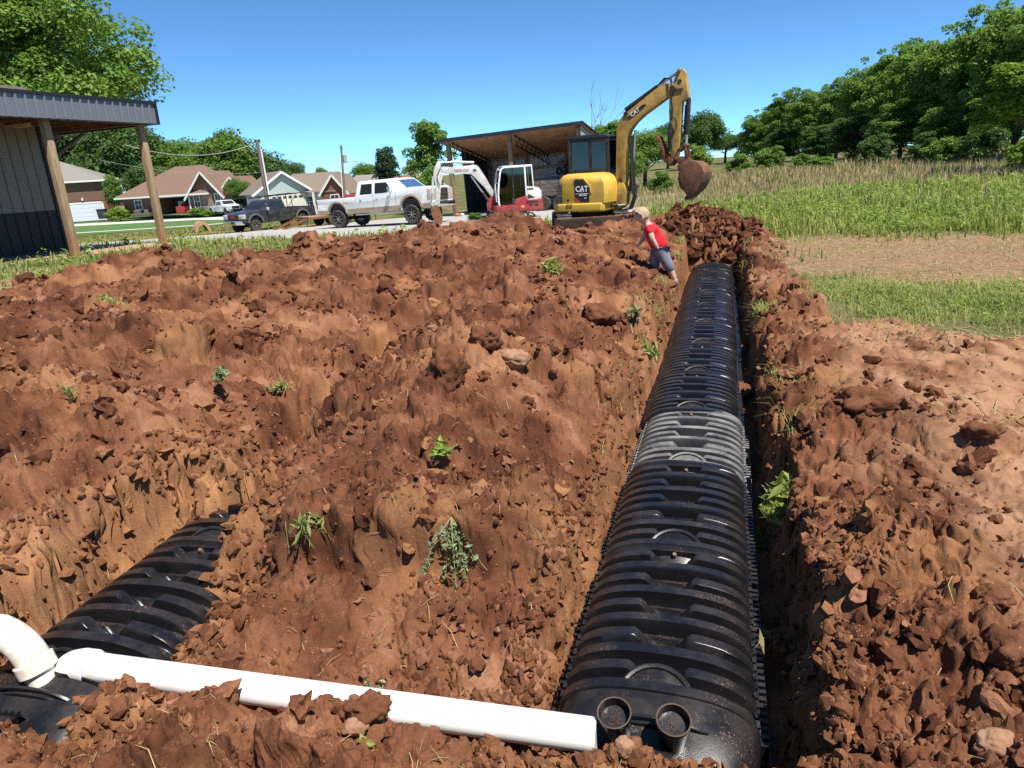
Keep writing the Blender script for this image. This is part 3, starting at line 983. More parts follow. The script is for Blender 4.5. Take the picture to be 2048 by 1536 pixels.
def end_cap(label, x, y, z, rz, ports):
    t = thing('end_cap', label, 'end cap', (x, y, z), rz)
    # sloping closed shell in front of the chamber mouth (local -y is outward)
    rings = []
    for k, (yy, sc, hz) in enumerate([(.05, .985, .96), (-.02, .97, .93), (-.12, .93, .84), (-.22, .84, .66), (-.30, .72, .52), (-.345, .62, .40), (-.35, .60, .0)]):
        ring = []
        for j in range(33):
            xq, zq = arch(-1 + 2 * j / 32)
            ring.append((xq * sc, yy, zq * hz))
        rings.append(ring)
    m = MB()
    m.loft(rings, closed=False, caps=False)
    m.build('shell', PL_BLACK, t, smooth=True, angle=50)
    m = MB()                                # raised arcs on the shell behind the cups
    for k, rr in enumerate((.215, .19, .165)):
        pts = []
        for j in range(21):
            a = PI * j / 20
            pts.append((math.cos(a) * rr, -.075 + (k * -.008) - .02 * math.sin(a), .185 + math.sin(a) * rr * .42 - .012 * k))
        m.tube(pts, .009, 6)
    m.build('rib_arc', PL_BLACK, t, smooth=True)
    m = MB()                                # ridged saddle between the cups
    pts = []
    for j in range(9):
        a = PI * j / 8
        pts.append(((0, -.235 - math.cos(a) * .06, .17 + math.sin(a) * .085)))
    ring = [[(xx, p[1], p[2]) for p in pts] for xx in (-.075, -.045, -.015, .015, .045, .075)]
    m.loft(ring, closed=False, caps=False)
    for xx in (-.05, -.018, .014, .046):
        m.b2((xx, -.296, .12), (xx + .006, -.18, .245))
    m.build('saddle', PL_BLACK, t, smooth=True, angle=40)
    t_inv = (Matrix.Translation((x, y, z)) @ Matrix.Rotation(rz, 4, 'Z')).inverted()
    if ports:
        for sx in (-.125, .125):
            mm = MB()
            mm.lathe([(.040, -.15), (.052, -.05), (.058, .02), (.0605, .022), (.0605, .034), (.055, .034), (.054, .012), (.052, -.006), (.001, -.008)], 32)
            pr_ = mm.build('port_cup', PL_BLACK, t, t_inv @ (on(1230, 1436, -.205) if sx < 0 else on(1346, 1450, -.205)), smooth=True, angle=40)
            pr_.rotation_euler = (R(17), R(-3 if sx < 0 else 4), 0)
            rm = MB()
            rm.lathe([(.0605, .034), (.058, .037), (.055, .034)], 32)
            rm.build('rim', pm('dusty_rim', (.12, .075, .045), .8), pr_, smooth=True)
            dd = MB()
            for q in range(9):
                a, r2 = zr.uniform(0, 2 * PI), zr.uniform(0, .042)
                dd.box((math.cos(a) * r2, math.sin(a) * r2, -.005), (zr.uniform(.004, .01), zr.uniform(.003, .007), .004), (0, 0, a))
            dd.build('grit', EARTH, pr_)['kind'] = 'stuff'
    return t
p = TA + TD * -.01
end_cap('black end cap with two round cups at the near end of the long trench', p[0], p[1], -.533, AX, True)
p = LA + LD * .13
end_cap('black end cap tucked under the white elbow of the left trench', p[0], p[1], -.533, R(-13), False)
p = TA + TD * (.02 + 11 * CL - .02)
e = end_cap('closed end cap at the far end of the long trench by the dirt wall', p[0], p[1], chz + .008, AX + PI, False)

# header pipe
b = NB('white_pvc')
nz = b.noise(9, 6, .7)
b.col(b.mix(b.ramp(nz, [(.57, (0, 0, 0)), (.74, (1, 1, 1))]), (.80, .80, .78), (.62, .50, .36)))
b.rough(.28)
PVC = b.m
b = NB('aged_pvc')
b.col(b.mix(b.ramp(b.noise(12, 6, .75), [(.45, (0, 0, 0)), (.75, (1, 1, 1))]), (.74, .71, .62), (.50, .38, .24)))
b.rough(.38)
PVC2 = b.m
GLUE = pm('blue_primer', (.30, .36, .55), .5)
PR = .060
t = thing('white_pipe', 'long white pipe lying across the front dirt with an elbow at its left end', 'pipe', PIPE_A)
a, b_ = Vector((0, 0, 0)), PIPE_B - PIPE_A
m = MB()
d = b_.normalized()
m.tube([a + d * (b_.length * k / 10) for k in range(11)], PR, 40)
m.build('pipe_run', PVC, t, smooth=True, angle=40)
m = MB()
m.tube([a - d * .012, a + d * .004], PR + .0015, 40)
m.build('primer_ring', GLUE, t, smooth=True)
m = MB()
down = (Vector((-.03, -.16, -.9))).normalized()
n0 = -d
cen = a - d * .05 + down * .115
pts, rad_ = [a + d * .002 - d * .0], [PR + .012]
pts = [a - d * .0, a - d * .055]
rad_ = [PR + .011, PR + .011]
for k in range(1, 11):
    q = PI / 2 * k / 10
    pts.append(a - d * .055 + (-d) * math.sin(q) * .10 + down * (1 - math.cos(q)) * .10)
    rad_.append(PR + (.007 if k < 10 else .011))
pts.append(pts[-1] + down * .002)
rad_.append(PR + .013)
pts.append(pts[-1] + down * .06)
rad_.append(PR + .013)
m.tube(pts, rad_, 36)
m.build('elbow', PVC, t, smooth=True, angle=40)
# second pipe coming in from the left edge, bending down into the cap
pA = on(-660, 1152, -.10)
pB = on(-8, 1262, -.08)
t = thing('elbow_pipe', 'weathered cream pipe curving down at the left edge beside the long pipe', 'pipe', pB)
m = MB()
d = (pB - pA).normalized()
down = Vector((.28, -.12, -.9)).normalized()
pts = [(pA - pB) * 3, Vector((0, 0, 0)) - d * .02]
rad_ = [PR, PR]
pts.append(-d * .015); rad_.append(PR + .008)
pts.append(d * .02); rad_.append(PR + .010)
for k in range(1, 11):
    q = PI / 2 * k / 10
    pts.append(d * .02 + d * math.sin(q) * .115 + down * (1 - math.cos(q)) * .12)
    rad_.append(PR + .006)
m.tube(pts, rad_, 36)
m.build('bend', PVC2, t, smooth=True, angle=40)
e0 = pts[-1]
m = MB()
m.tube([e0 - down * .004, e0, e0 + down * .05, e0 + down * .052], [PR + .004, PR + .016, PR + .016, PR + .004], 36)
m.build('collar', PVC2, t, smooth=True, angle=40)
m = MB()
m.tube([e0 + down * .05, e0 + down * .2], PR, 24)
m.build('down_pipe', PVC2, t, smooth=True, angle=40)
# ------------------------------------------------------------------ shared vehicle materials
MUD = (.24, .105, .05)
CATY = pm('machine_yellow', (.64, .41, .05), .38, 0, .10, 3, MUD, .25, 3.0, coat=.2)
CATY2 = pm('worn_machine_yellow', (.52, .32, .06), .5, 0, .2, 5, (.20, .12, .06), .65, 4.0)
BLK = pm('black_paint', (.014, .014, .015), .45, 0, .2, 4, (.10, .06, .04), .25, 6.0)
RUBB = pm('tyre_rubber', (.035, .034, .033), .85, 0, .25, 12, (.16, .11, .07), .35, 8.0, bump=.2)
STEEL = pm('bright_rod', (.62, .62, .62), .22, .9, .1)
DSTEEL = pm('dark_steel', (.06, .055, .05), .55, .5, .3, 8, (.17, .09, .05), .5, 6.0)
RUST = pm('rusty_iron', (.17, .065, .03), .85, .1, .35, 9, (.30, .13, .05), .5, 7.0, bump=.3)
DIRTM = pm('caked_mud', (.105, .046, .024), .95, 0, .5, 8, (.27, .125, .055), .45, 5.0, bump=.9, bscale=18)
DGLASS = glass_mat('dark_tinted_glass')
CHROME = pm('chrome', (.70, .70, .70), .12, 1.0, .05)
WHITEP = pm('white_paint', (.80, .80, .79), .25, 0, .03, 2, coat=.5)
TANP = pm('tan_paint', (.36, .28, .19), .35, 0, .1, 2, MUD, .25, 4.0)
WHITE_T = pm('white_lettering', (.85, .85, .84), .5, 0, .02)
RED_T = pm('red_decal', (.60, .03, .02), .45, 0, .05)

def rrect(x0, x1, y0, y1, r, n=5):
    pts = []
    for cx, cy, a0 in ((x1 - r, y1 - r, 0), (x0 + r, y1 - r, 90), (x0 + r, y0 + r, 180), (x1 - r, y0 + r, 270)):
        for k in range(n + 1):
            a = R(a0 + 90 * k / n)
            pts.append((cx + r * math.cos(a), cy + r * math.sin(a)))
    return pts
def cyl(m, a, b, r, n=16):
    return m.tube([a, b], r, n)
def track_unit(m, L, hgt, wd, y, lugs=34, z0=0.0):
    """rubber track loop as a ring of shoes"""
    r = hgt / 2
    prof = []
    for k in range(13):
        a = -PI / 2 + PI * k / 12
        prof.append((L / 2 - r + r * math.cos(a), r + r * math.sin(a)))
    for k in range(13):
        a = PI / 2 + PI * k / 12
        prof.append((-L / 2 + r + r * math.cos(a), r + r * math.sin(a)))
    outer = prof
    inner = [(x * (1 - .12 * r / (L / 2)), z * .86 + r * .14) for x, z in prof]
    n = len(prof)
    for q in range(n):
        q2 = (q + 1) % n
        for lift, (ya, yb) in ((0, (y - wd / 2, y + wd / 2)),):
            v = [(outer[q][0], ya, outer[q][1] + z0), (outer[q2][0], ya, outer[q2][1] + z0), (inner[q2][0], ya, inner[q2][1] + z0), (inner[q][0], ya, inner[q][1] + z0)]
            v += [(a_, yb, c_) for a_, _, c_ in v]
            m.add(v, [(0, 1, 2, 3), (7, 6, 5, 4), (0, 4, 5, 1), (2, 6, 7, 3)])
    per = 2 * (L - 2 * r) + 2 * PI * r
    for k in range(lugs):
        s = per * k / lugs
        st = L - 2 * r
        if s < st: px, pz, a = -st / 2 + s, 0, 0
        elif s < st + PI * r:
            a = (s - st) / r
            px, pz = st / 2 + r * math.sin(a), r - r * math.cos(a)
        elif s < 2 * st + PI * r: px, pz, a = st / 2 - (s - st - PI * r), hgt, PI
        else:
            a = PI + (s - 2 * st - PI * r) / r
            px, pz = -st / 2 + r * math.sin(a), r - r * math.cos(a)
        m.box((px, y, pz + z0), (.045, wd * .98, .05), (0, -a, 0))
    return m

# ------------------------------------------------------------------ yellow excavator
ex = thing('excavator', 'yellow tracked excavator with black cab lifting a muddy bucket', 'excavator', (2.41, 19.61, 0), R(-30))
# undercarriage turned so that the blade faces the camera
uc = thing('undercarriage', None, None)
uc.parent = ex
uc.rotation_euler = (0, 0, R(-60))
for y in (-.76, .76):
    m = MB()
    track_unit(m, 2.15, .52, .38, y, 40, -.03)
    m.build('track', RUBB, uc)
m = MB()
m.b2((-.7, -.62, .12), (.7, .62, .42))
for y in (-.76, .76):
    m.b2((-.8, y - .14, .12), (.8, y + .14, .36))
m.lathe([(.52, .38), (.52, .56)], 32)
m.build('track_frame', DSTEEL, uc)
m = MB()
m.prism([(1.62, -.02), (1.70, .0), (1.74, .22), (1.78, .44), (1.70, .45), (1.66, .22)], -1.02, 1.02)
m.build('blade', DSTEEL, uc, bevel=.008)
m = MB()
m.b2((1.665, -1.02, .445), (1.775, 1.02, .462))
m.build('blade_edge', RUST, uc)
for y in (-.42, .42):
    MB().beam((.6, y, .28), (1.68, y, .25), .14, .16).build('blade_arm', CATY2, uc)
# house
m = MB()
def plan(x0, x1, hw_, bulge, n=9):
    p = [(x1, -hw_ + .08), (x1 - .08, -hw_)]
    p += [(x0 + .16, -hw_)]
    for k in range(n):
        a = -PI / 2 - PI * k / (n - 1)
        p.append((x0 + .1 - bulge * abs(math.cos(a)) * 0 + (-.1 - bulge) * math.cos(PI * (k / (n - 1) - .5)), hw_ * .96 * math.sin(PI * (k / (n - 1) - .5))))
    p += [(x0 + .16, hw_), (x1 - .08, hw_), (x1, hw_ - .08)]
    return p
def ring(p, z): return [(a, b_, z) for a, b_ in p]
m.loft([ring(plan(-.62, .78, .92, .18), .55), ring(plan(-.64, .80, .94, .20), .58), ring(plan(-.64, .82, .94, .20), .74), ring(plan(-.62, .80, .92, .18), .77)])
m.build('skirt', CATY, ex, bevel=.012)
m = MB()
m.loft([ring(plan(-.52, .88, .90, .18), .765), ring(plan(-.52, .90, .90, .18), .95), ring(plan(-.50, .89, .895, .17), 1.25), ring(plan(-.48, .82, .87, .15), 1.40), ring(plan(-.42, .68, .80, .10), 1.49), ring(plan(-.34, .50, .70, .05), 1.525)])
m.build('engine_cover', CATY, ex, smooth=True, angle=42)
m = MB()                                       # raised hood line above the decal
m.prism([(-.02, 1.37), (.24, 1.37), (.40, 1.20), (.44, 1.02), (.48, 1.02), (.44, 1.22), (.27, 1.40), (.0, 1.41)], -.915, -.88)
m.build('hood_lip', CATY, ex, bevel=.006)
m = MB()
m.prism([(0, 1.35), (.24, 1.34), (.40, 1.13), (.41, .80), (.17, .80), (0, .94)], -.908, -.89)
dec = m.build('decal_panel', BLK, ex)
m = MB()
m.prism([(0, .945), (.165, .80), (.11, .80), (0, .895)], -.912, -.907)
m.build('red_stripe', RED_T, dec)
def on_side(name, body, size, x, z, mat, par, v=-.915, sx=1.0, bold=True, rot=0):
    return text_part(name, body, size, mat, par, (x, v, z), (PI / 2, rot, 0), .002, bold, sx)
on_side('lettering', 'CAT', .20, .205, 1.13, WHITE_T, dec, sx=.92)
m = MB()
m.prism([(.165, 1.055), (.245, 1.055), (.205, 1.105)], -.9185, -.9175)
m.build('logo_triangle', CATY, dec)
on_side('model_number', '305.5E2', .07, .235, .98, WHITE_T, dec, bold=True)
on_side('model_suffix', 'CR', .045, .30, .90, WHITE_T, dec, bold=False)
m = MB()
m.b2((.02, -.9135, 1.012), (.39, -.9125, 1.02))
m.build('decal_line', WHITE_T, dec)
for k in range(12):
    m = MB()
    z = .80 + k * .037 + (.03 if k > 4 else 0)
    m.b2((-.56, -.915, z), (-.375, -.885, z + .016))
    m.build('louver_slot', BLK, ex)
m = MB()
m.lathe([(.03, 0), (.03, .012), (.001, .013)], 12, (0, 0, 0), 'Y')
m.build('fuel_cap', BLK, ex, (-.2, -.92, .86))
m = MB()
m.b2((-.24, -.955, .70), (-.06, -.93, .765))
m.build('step_notch', CATY2, ex, bevel=.01)
# cab
cabf = BLK
m = MB()
y0, y1 = -.02, .86
P0 = [(-.55, 1.36), (.66, 1.10)]
for y in (y0, y1):
    m.beam((-.52, y, 1.30), (-.50, y, 2.40), .09, .09)
    m.beam((.64, y, 1.00), (.58, y, 2.38), .09, .09)
    m.beam((.10, y, 1.45), (.08, y, 2.40), .07, .07)
    m.beam((-.52, y, 1.53), (.64, y, 1.53), .07, .16)
    m.beam((-.50, y, 2.38), (.58, y, 2.36), .08, .10)
for x, z in ((-.52, 1.53), (-.50, 2.38), (.64, 1.5), (.58, 2.36), (.65, 1.05)):
    m.beam((x, y0, z), (x, y1, z), .08, .09)
m.b2((-.52, y0, .78), (.62, y1, 1.5))
m.build('cab_frame', cabf, ex, bevel=.012)
m = MB()
rr_ = [(-.54, 2.40), (-.50, 2.46), (-.1, 2.50), (.40, 2.485), (.62, 2.44), (.64, 2.40)]
m.prism(rr_, y0 - .05, y1 + .05)
m.prism([(.5, 2.40), (.85, 2.40), (.86, 2.425), (.5, 2.45)], y0 + .1, y1 - .05)
m.build('cab_roof', pm('roof_black_blue', (.02, .026, .034), .35), ex, bevel=.015)
PANE = clear_glass('cab_glass', .97, (.13, .15, .15))
for nm, pts in (('window_pane', [(-.47, 1.6), (.06, 1.6), (.045, 2.34), (-.455, 2.34)]), ('window_pane', [(.13, 1.6), (.60, 1.58), (.545, 2.32), (.12, 2.34)])):
    for y in (y0 - .004, y1 - .0):
        m = MB()
        m.prism(pts, y, y + .006)
        m.build(nm, PANE, ex)
m = MB()
m.add([(-.515, y0 + .05, 1.6), (-.515, y1 - .05, 1.6), (-.5, y1 - .05, 2.34), (-.5, y0 + .05, 2.34)], [(0, 1, 2, 3)])
m.build('rear_pane', PANE, ex)
m = MB()
m.add([(.645, y0 + .05, 1.55), (.645, y1 - .05, 1.55), (.585, y1 - .05, 2.34), (.585, y0 + .05, 2.34)], [(0, 1, 2, 3)])
m.build('front_pane', PANE, ex)
m = MB()
m.b2((-.35, .22, 1.3), (.05, .66, 1.48))
m.box((-.33, .44, 1.78), (.12, .44, .62), (0, R(-10), 0))
m.box((-.36, .44, 2.14), (.09, .26, .16), (0, R(-10), 0))
m.b2((.3, .3, 1.3), (.36, .56, 1.75))
m.build('seat', pm('seat_vinyl', (.02, .02, .022), .7), ex, bevel=.02)
STK = pm('pale_green_paper', (.30, .46, .36), .7, 0, .1)
for x0, z0, w_, h_ in ((-.455, 1.605, .05, .12), (-.40, 1.605, .06, .10), (-.335, 1.605, .15, .085), (-.165, 1.61, .06, .17), (-.10, 1.615, .13, .13)):
    m = MB()
    m.b2((x0, y0 + .05, z0), (x0 + w_, y0 + .056, z0 + h_))
    m.build('paper_sticker', STK, ex)
# swing post and its castings
m = MB()
m.prism([(.62, .60), (.98, .56), (1.12, .66), (1.16, .98), (1.08, 1.22), (.92, 1.24), (.86, 1.02), (.70, .98)], -.17, .17)
m.lathe([(.13, .5), (.13, 1.02)], 20, (.84, 0, 0))
m.prism([(.6, .74), (.82, .74), (.82, .84), (.6, .84)], -.3, -.12)
m.build('swing_post', CATY2, ex, bevel=.02)
m = MB()
cyl(m, (.55, -.42, .66), (.98, -.36, .66), .045)
m.build('swing_cylinder', BLK, ex, smooth=True)
m = MB()
cyl(m, (.98, -.36, .66), (1.14, -.2, .66), .026)
m.build('swing_rod', STEEL, ex, smooth=True)
# boom
BOOM = [(.84, 1.16), (.85, 1.3), (.89, 2.55), (.92, 2.68), (.98, 2.80), (1.06, 2.88), (1.15, 2.945), (1.55, 3.20), (1.91, 3.42), (2.14, 3.53), (2.34, 3.53), (2.43, 3.45), (2.36, 3.28), (1.62, 2.85), (1.42, 2.70), (1.27, 2.53), (1.19, 2.36), (1.16, 2.2), (1.12, 1.25), (1.08, 1.14), (.96, 1.08)]
m = MB()
m.prism(BOOM, -.13, .13)
boom = m.build('boom', CATY2, ex, bevel=.014)
m = MB()
m.prism([(1.16, 2.82), (1.30, 2.91), (1.60, 3.10), (1.70, 3.10), (1.62, 3.02), (1.36, 2.84), (1.24, 2.77)], -.136, -.128)
bd = m.build('decal_panel', BLK, boom)
m = MB()
m.prism([(1.16, 2.82), (1.24, 2.77), (1.21, 2.755), (1.135, 2.80)], -.136, -.128)
m.build('red_stripe', RED_T, bd)
text_part('lettering', 'CAT', .145, WHITE_T, bd, (1.40, -.139, 2.935), (PI / 2, R(-31), 0), .001, True, .95)
for cx_, cz_, hw_, cr_ in ((.98, 1.22, .16, .06), (.98, 1.31, .155, .05), (1.15, 2.92, .15, .06), (2.37, 3.40, .17, .07)):
    m = MB()
    m.lathe([(.001, -hw_), (cr_, -hw_), (cr_, hw_), (.001, hw_)], 16, (cx_, 0, cz_), 'Y')
    m.build('pivot_pin', DSTEEL, ex, smooth=True)
m = MB()                                       # lift cylinder in front of the boom
cyl(m, (1.22, 0, 1.0), (1.30, 0, 1.75), .062)
m.build('boom_cylinder', BLK, ex, smooth=True)
m = MB()
cyl(m, (1.30, 0, 1.75), (1.36, 0, 2.52), .036)
m.build('boom_rod', STEEL, ex, smooth=True)
m = MB()                                       # hoses
for k, (yy, bul) in enumerate(((-.10, .22), (-.04, .27), (.03, .25), (.09, .20), (-.16, .24))):
    pts = [(1.0, yy, .52), (1.12 + bul * .5, yy, .55), (1.22 + bul * .55, yy, .85), (1.2 + bul * .45, yy, 1.4), (1.2 + bul * .35, yy, 2.0), (1.28 + bul * .2, yy, 2.5)]
    q = []
    for i in range(len(pts) - 1):
        for s in range(4):
            q.append(Vector(pts[i]).lerp(Vector(pts[i + 1]), s / 4))
    m.tube(q, .024, 6)
for yy in (-.06, .0, .06):
    pts = [(1.12, yy, 3.0), (1.6, yy, 3.30), (1.95, yy, 3.50), (2.15, yy - .05, 3.66), (2.30, yy - .1, 3.64), (2.36, yy - .12, 3.45), (2.34, yy - .14, 3.1), (2.38, yy - .14, 2.9), (2.36, yy - .14, 2.66)]
    m.tube(pts, .014, 6)
m.tube([(2.36, -.12, 3.0), (2.33, -.17, 2.88), (2.38, -.17, 2.76), (2.46, -.15, 2.66), (2.48, -.14, 2.5), (2.40, -.14, 2.35)], .013, 6)
m.build('hose', pm('hose_rubber', (.018, .018, .019), .6), ex, smooth=True)
m = MB()
cyl(m, (1.10, 0, 3.02), (1.95, 0, 3.49), .062)
m.build('arm_cylinder', BLK, ex, smooth=True)
m = MB()
cyl(m, (1.95, 0, 3.49), (2.51, 0, 3.80), .034)
m.build('arm_rod', STEEL, ex, smooth=True)
# arm
ARM = [(2.44, 3.72), (2.47, 3.80), (2.52, 3.845), (2.60, 3.82), (2.67, 3.74), (2.71, 3.45), (2.755, 3.16), (2.70, 3.10), (2.60, 3.08), (2.575, 2.80), (2.555, 2.5), (2.53, 2.1), (2.51, 1.85), (2.47, 1.72), (2.38, 1.70), (2.33, 1.80), (2.31, 2.1), (2.285, 2.5), (2.27, 2.9), (2.28, 3.23), (2.34, 3.45)]
m = MB()
m.prism(ARM, -.105, .105)
m.lathe([(.001, -.15), (.045, -.15), (.045, .15), (.001, .15)], 14, (2.52, 0, 3.80), 'Y')
arm = m.build('arm', CATY2, ex, bevel=.012)
m = MB()
m.lathe([(.001, -.112), (.05, -.112), (.05, .112), (.001, .112)], 16, (2.53, 0, 3.55), 'Y')
m.b2((2.40, -.13, 3.355), (2.62, -.10, 3.385))
m.build('arm_boss', DSTEEL, arm)
m = MB()
cyl(m, (2.735, 0, 3.14), (2.70, 0, 2.30), .06)
cyl(m, (2.66, 0, 3.0), (2.63, 0, 2.3), .018)
m.build('bucket_cylinder', BLK, ex, smooth=True)
m = MB()
cyl(m, (2.70, 0, 2.30), (2.69, 0, 2.05), .033)
m.build('bucket_rod', STEEL, ex, smooth=True)
m = MB()
for y in (-.13, .13):
    m.beam((2.69, y, 2.05), (2.50, y, 1.92), .03, .08)
    m.beam((2.69, y, 2.05), (2.74, y, 1.74), .03, .08)
m.lathe([(.001, -.16), (.05, -.16), (.05, .16), (.001, .16)], 14, (2.69, 0, 2.05), 'Y')
m.lathe([(.001, -.2), (.05, -.2), (.05, .2), (.001, .2)], 14, (2.47, 0, 1.74), 'Y')
m.build('linkage', DIRTM, ex, bevel=.008)
m = MB()
m.prism([(2.30, 2.55), (2.36, 2.6), (2.36, 1.95), (2.28, 1.95), (2.26, 2.4)], -.2, -.11)
m.build('thumb_cylinder', BLK, ex, bevel=.01)
m = MB()
for y in (-.16, -.02, .12):
    m.prism([(1.92, 2.36), (2.03, 2.31), (2.15, 2.06), (2.21, 1.88), (2.38, 1.74), (2.44, 1.66), (2.34, 1.57), (2.20, 1.66), (2.09, 1.80), (2.04, 2.05)], y, y + .035)
for p in ((2.05, 2.2), (2.12, 1.95), (2.25, 1.72)):
    cyl(m, (p[0], -.16, p[1]), (p[0], .155, p[1]), .035, 8)
m.build('thumb', RUST, ex, bevel=.006)
# bucket
BP = [(2.58, 1.58), (2.78, 1.68), (3.02, 1.65), (3.18, 1.54), (3.25, 1.38), (3.22, 1.2), (3.1, .98), (2.86, .76)]
bh = .42
m = MB()
ri = [[(x, y, z) for x, z in BP] for y in (-bh, bh)]
def inn(p): 
    cx, cz = 2.78, 1.28
    return (p[0] + (cx - p[0]) * .06, p[1] + (cz - p[1]) * .06)
BI = [inn(p) for p in BP]
m.loft([[(x, -bh, z) for x, z in BP], [(x, bh, z) for x, z in BP]], closed=False, caps=False)
m.loft([[(x, -bh, z) for x, z in BI], [(x, bh, z) for x, z in BI]], closed=False, caps=False)
for y in (-bh, bh - .025):
    m.prism(BP + [(2.70, 1.12)], y, y + .025)
bk = m.build('bucket', DIRTM, ex, bevel=.006)
m = MB()
for y in (-.14, .11):
    m.prism([(2.42, 1.74), (2.50, 1.80), (2.72, 1.78), (2.84, 1.70), (2.84, 1.6), (2.60, 1.55)], y, y + .03)
m.build('bucket_ear', DIRTM, bk, bevel=.006)
for k in range(6):
    y = -bh + .03 + k * (2 * bh - .06) / 5
    m = MB()
    m.add([(2.87, y - .035, .85), (2.87, y + .035, .85), (2.79, y + .035, .82), (2.79, y - .035, .82), (2.785, y - .008, .69), (2.785, y + .008, .69)], [(0, 1, 2, 3), (0, 4, 5, 1), (3, 2, 5, 4), (1, 5, 2), (0, 3, 4)])
    m.build('tooth', DSTEEL, bk)
v_, f_ = ico(3)
m_ = v_ * np.array([.30, .33, .36]) * (1 + .10 * vnoise(v_[:, 0] * 3, v_[:, 1] * 3, 9, v_[:, 2] * 3)[:, None] + .06 * vnoise(v_[:, 0] * 8, v_[:, 1] * 8, 19, v_[:, 2] * 8)[:, None]) + np.array([2.80, 0, 1.28])
link('soil_load', mesh_np('soil_load', m_, f_, False), DIRTM, bk)

# ------------------------------------------------------------------ red and white mini excavator
REDP = pm('machine_red', (.33, .022, .03), .35, 0, .12, 3, (.24, .12, .07), .25, 4.0, coat=.2)
GREYW = pm('machine_off_white', (.60, .61, .58), .4, 0, .08, 3, (.34, .27, .18), .4, 4.0)
rx = thing('mini_excavator', 'red and white mini excavator with its arm folded down by the white pickup', 'excavator', (.37, 32.81, 0), R(180 + 9.8))
gz0 = -.62
for y in (-.72, .72):
    m = MB()
    track_unit(m, 2.1, .50, .36, y, 36, gz0)
    m.build('track', RUBB, rx)
m = MB()
m.b2((-.6, -.6, gz0 + .1), (.6, .6, gz0 + .42))
m.lathe([(.45, gz0 + .4), (.45, -.02)], 24)
m.build('track_frame', DSTEEL, rx)
# heading +x; camera sees +y (left) side with the cab
m = MB()
m.loft([ring(plan(-1.36, .78, .86, .12), -.05), ring(plan(-1.40, .80, .88, .14), .02), ring(plan(-1.42, .80, .88, .14), .27)])
m.build('house_base', REDP, rx, bevel=.02)
m = MB()
m.loft([ring(plan(-1.40, -.66, .87, .13), .275), ring(plan(-1.42, -.64, .87, .13), .44), ring(plan(-1.38, -.66, .85, .12), .48)])
m.prism([(-.10, .27), (-.13, .50), (-.64, .64), (-.66, .27)], .80, .885)
m.build('engine_side', REDP, rx, bevel=.015)
m = MB()
m.loft([ring(plan(-1.36, -.66, .84, .12), .485), ring(plan(-1.37, -.66, .84, .12), .80), ring(plan(-1.26, -.68, .78, .10), .94), ring(plan(-1.1, -.7, .6, .05), .99)])
m.build('rear_hood', GREYW, rx, smooth=True, angle=40)
m = MB()
m.prism([(-.74, .70), (-1.03, .54), (-.74, .51)], .835, .862)
m.build('side_vent', BLK, rx)
m = MB()
m.b2((-.74, .862, .335), (-1.15, .895, .40))
m.b2((-.74, .862, .20), (-.92, .895, .26))
m.b2((-.98, .862, .18), (-1.18, .895, .24))
m.build('grille_slot', BLK, rx)
m = MB()
m.b2((-.40, .86, .12), (-.53, .893, .22))
m.build('work_plate', pm('amber_plate', (.55, .33, .08), .5), rx)
CABW = pm('cab_white', (.72, .72, .70), .35, 0, .05)
m = MB()
ya, yb = -.10, .84
fr = [(.60, .26), (.62, .70), (.57, 1.2), (.47, 1.72), (.42, 1.82), (.32, 1.885), (-.62, 1.90), (-.95, 1.905)]
for y in (ya, yb):
    for i in range(len(fr) - 1):
        m.beam((fr[i][0], y, fr[i][1]), (fr[i + 1][0], y, fr[i + 1][1]), .07, .07, (0, 1, 0))
    m.beam((-.63, y, 1.90), (-.66, y, .62), .07, .07, (0, 1, 0))
    m.beam((-.95, y, 1.90), (-1.0, y, .98), .05, .05, (0, 1, 0))
    m.beam((-.66, y, .97), (-1.0, y, .98), .05, .05, (0, 1, 0))
for q in ((.45, 1.79), (-.63, 1.9), (-.95, 1.9), (-1.0, .98)):
    m.beam((q[0], ya, q[1]), (q[0], yb, q[1]), .07, .07)
m.build('cab_frame', CABW, rx, bevel=.012)
m = MB()
m.b2((-.97, ya - .02, 1.915), (.36, yb + .02, 1.955))
m.build('cab_roof', CABW, rx, bevel=.015)
PANE2 = clear_glass('cab_glass_dim', .97, (.28, .31, .30))
for y in (ya, yb - .01):
    for pts in ([(.56, .30), (.54, 1.2), (.43, 1.74), (.30, 1.84), (-.06, 1.86), (-.02, .30)], [(-.10, .52), (-.10, 1.86), (-.60, 1.87), (-.63, .66)], [(-.70, 1.02), (-.67, 1.86), (-.93, 1.87), (-.96, 1.02)]):
        m = MB()
        m.prism(pts, y, y + .008)
        m.build('window_pane', PANE2, rx)
m = MB()
m.beam((-.07, yb, .28), (-.08, yb, 1.88), .045, .05, (0, 1, 0))
m.build('door_post', BLK, rx)
m = MB()
m.b2((-.75, .1, .3), (-.25, .65, .66))
m.box((-.66, .38, .98), (.14, .46, .7), (0, R(-8), 0))
m.b2((.2, .2, .3), (.28, .55, .95))
m.build('seat', pm('seat_vinyl2', (.03, .03, .032), .7), rx, bevel=.02)
m = MB()
m.b2((-.42, yb - .10, .98), (-.28, yb - .09, 1.28))
m.build('paper_notice', pm('notice_paper', (.45, .50, .38), .7), rx)
m = MB()
m.tube([(.62, yb + .02, .42), (.72, yb + .02, .46), (.72, yb + .02, 1.2), (.62, yb + .02, 1.26)], .018, 6)
m.build('grab_rail', CABW, rx, smooth=True)
m = MB()
m.box((.60, yb + .12, 1.55), (.06, .16, .22))
m.beam((.55, yb, 1.5), (.6, yb + .1, 1.55), .02, .02)
m.build('mirror', BLK, rx, bevel=.01)
m = MB()
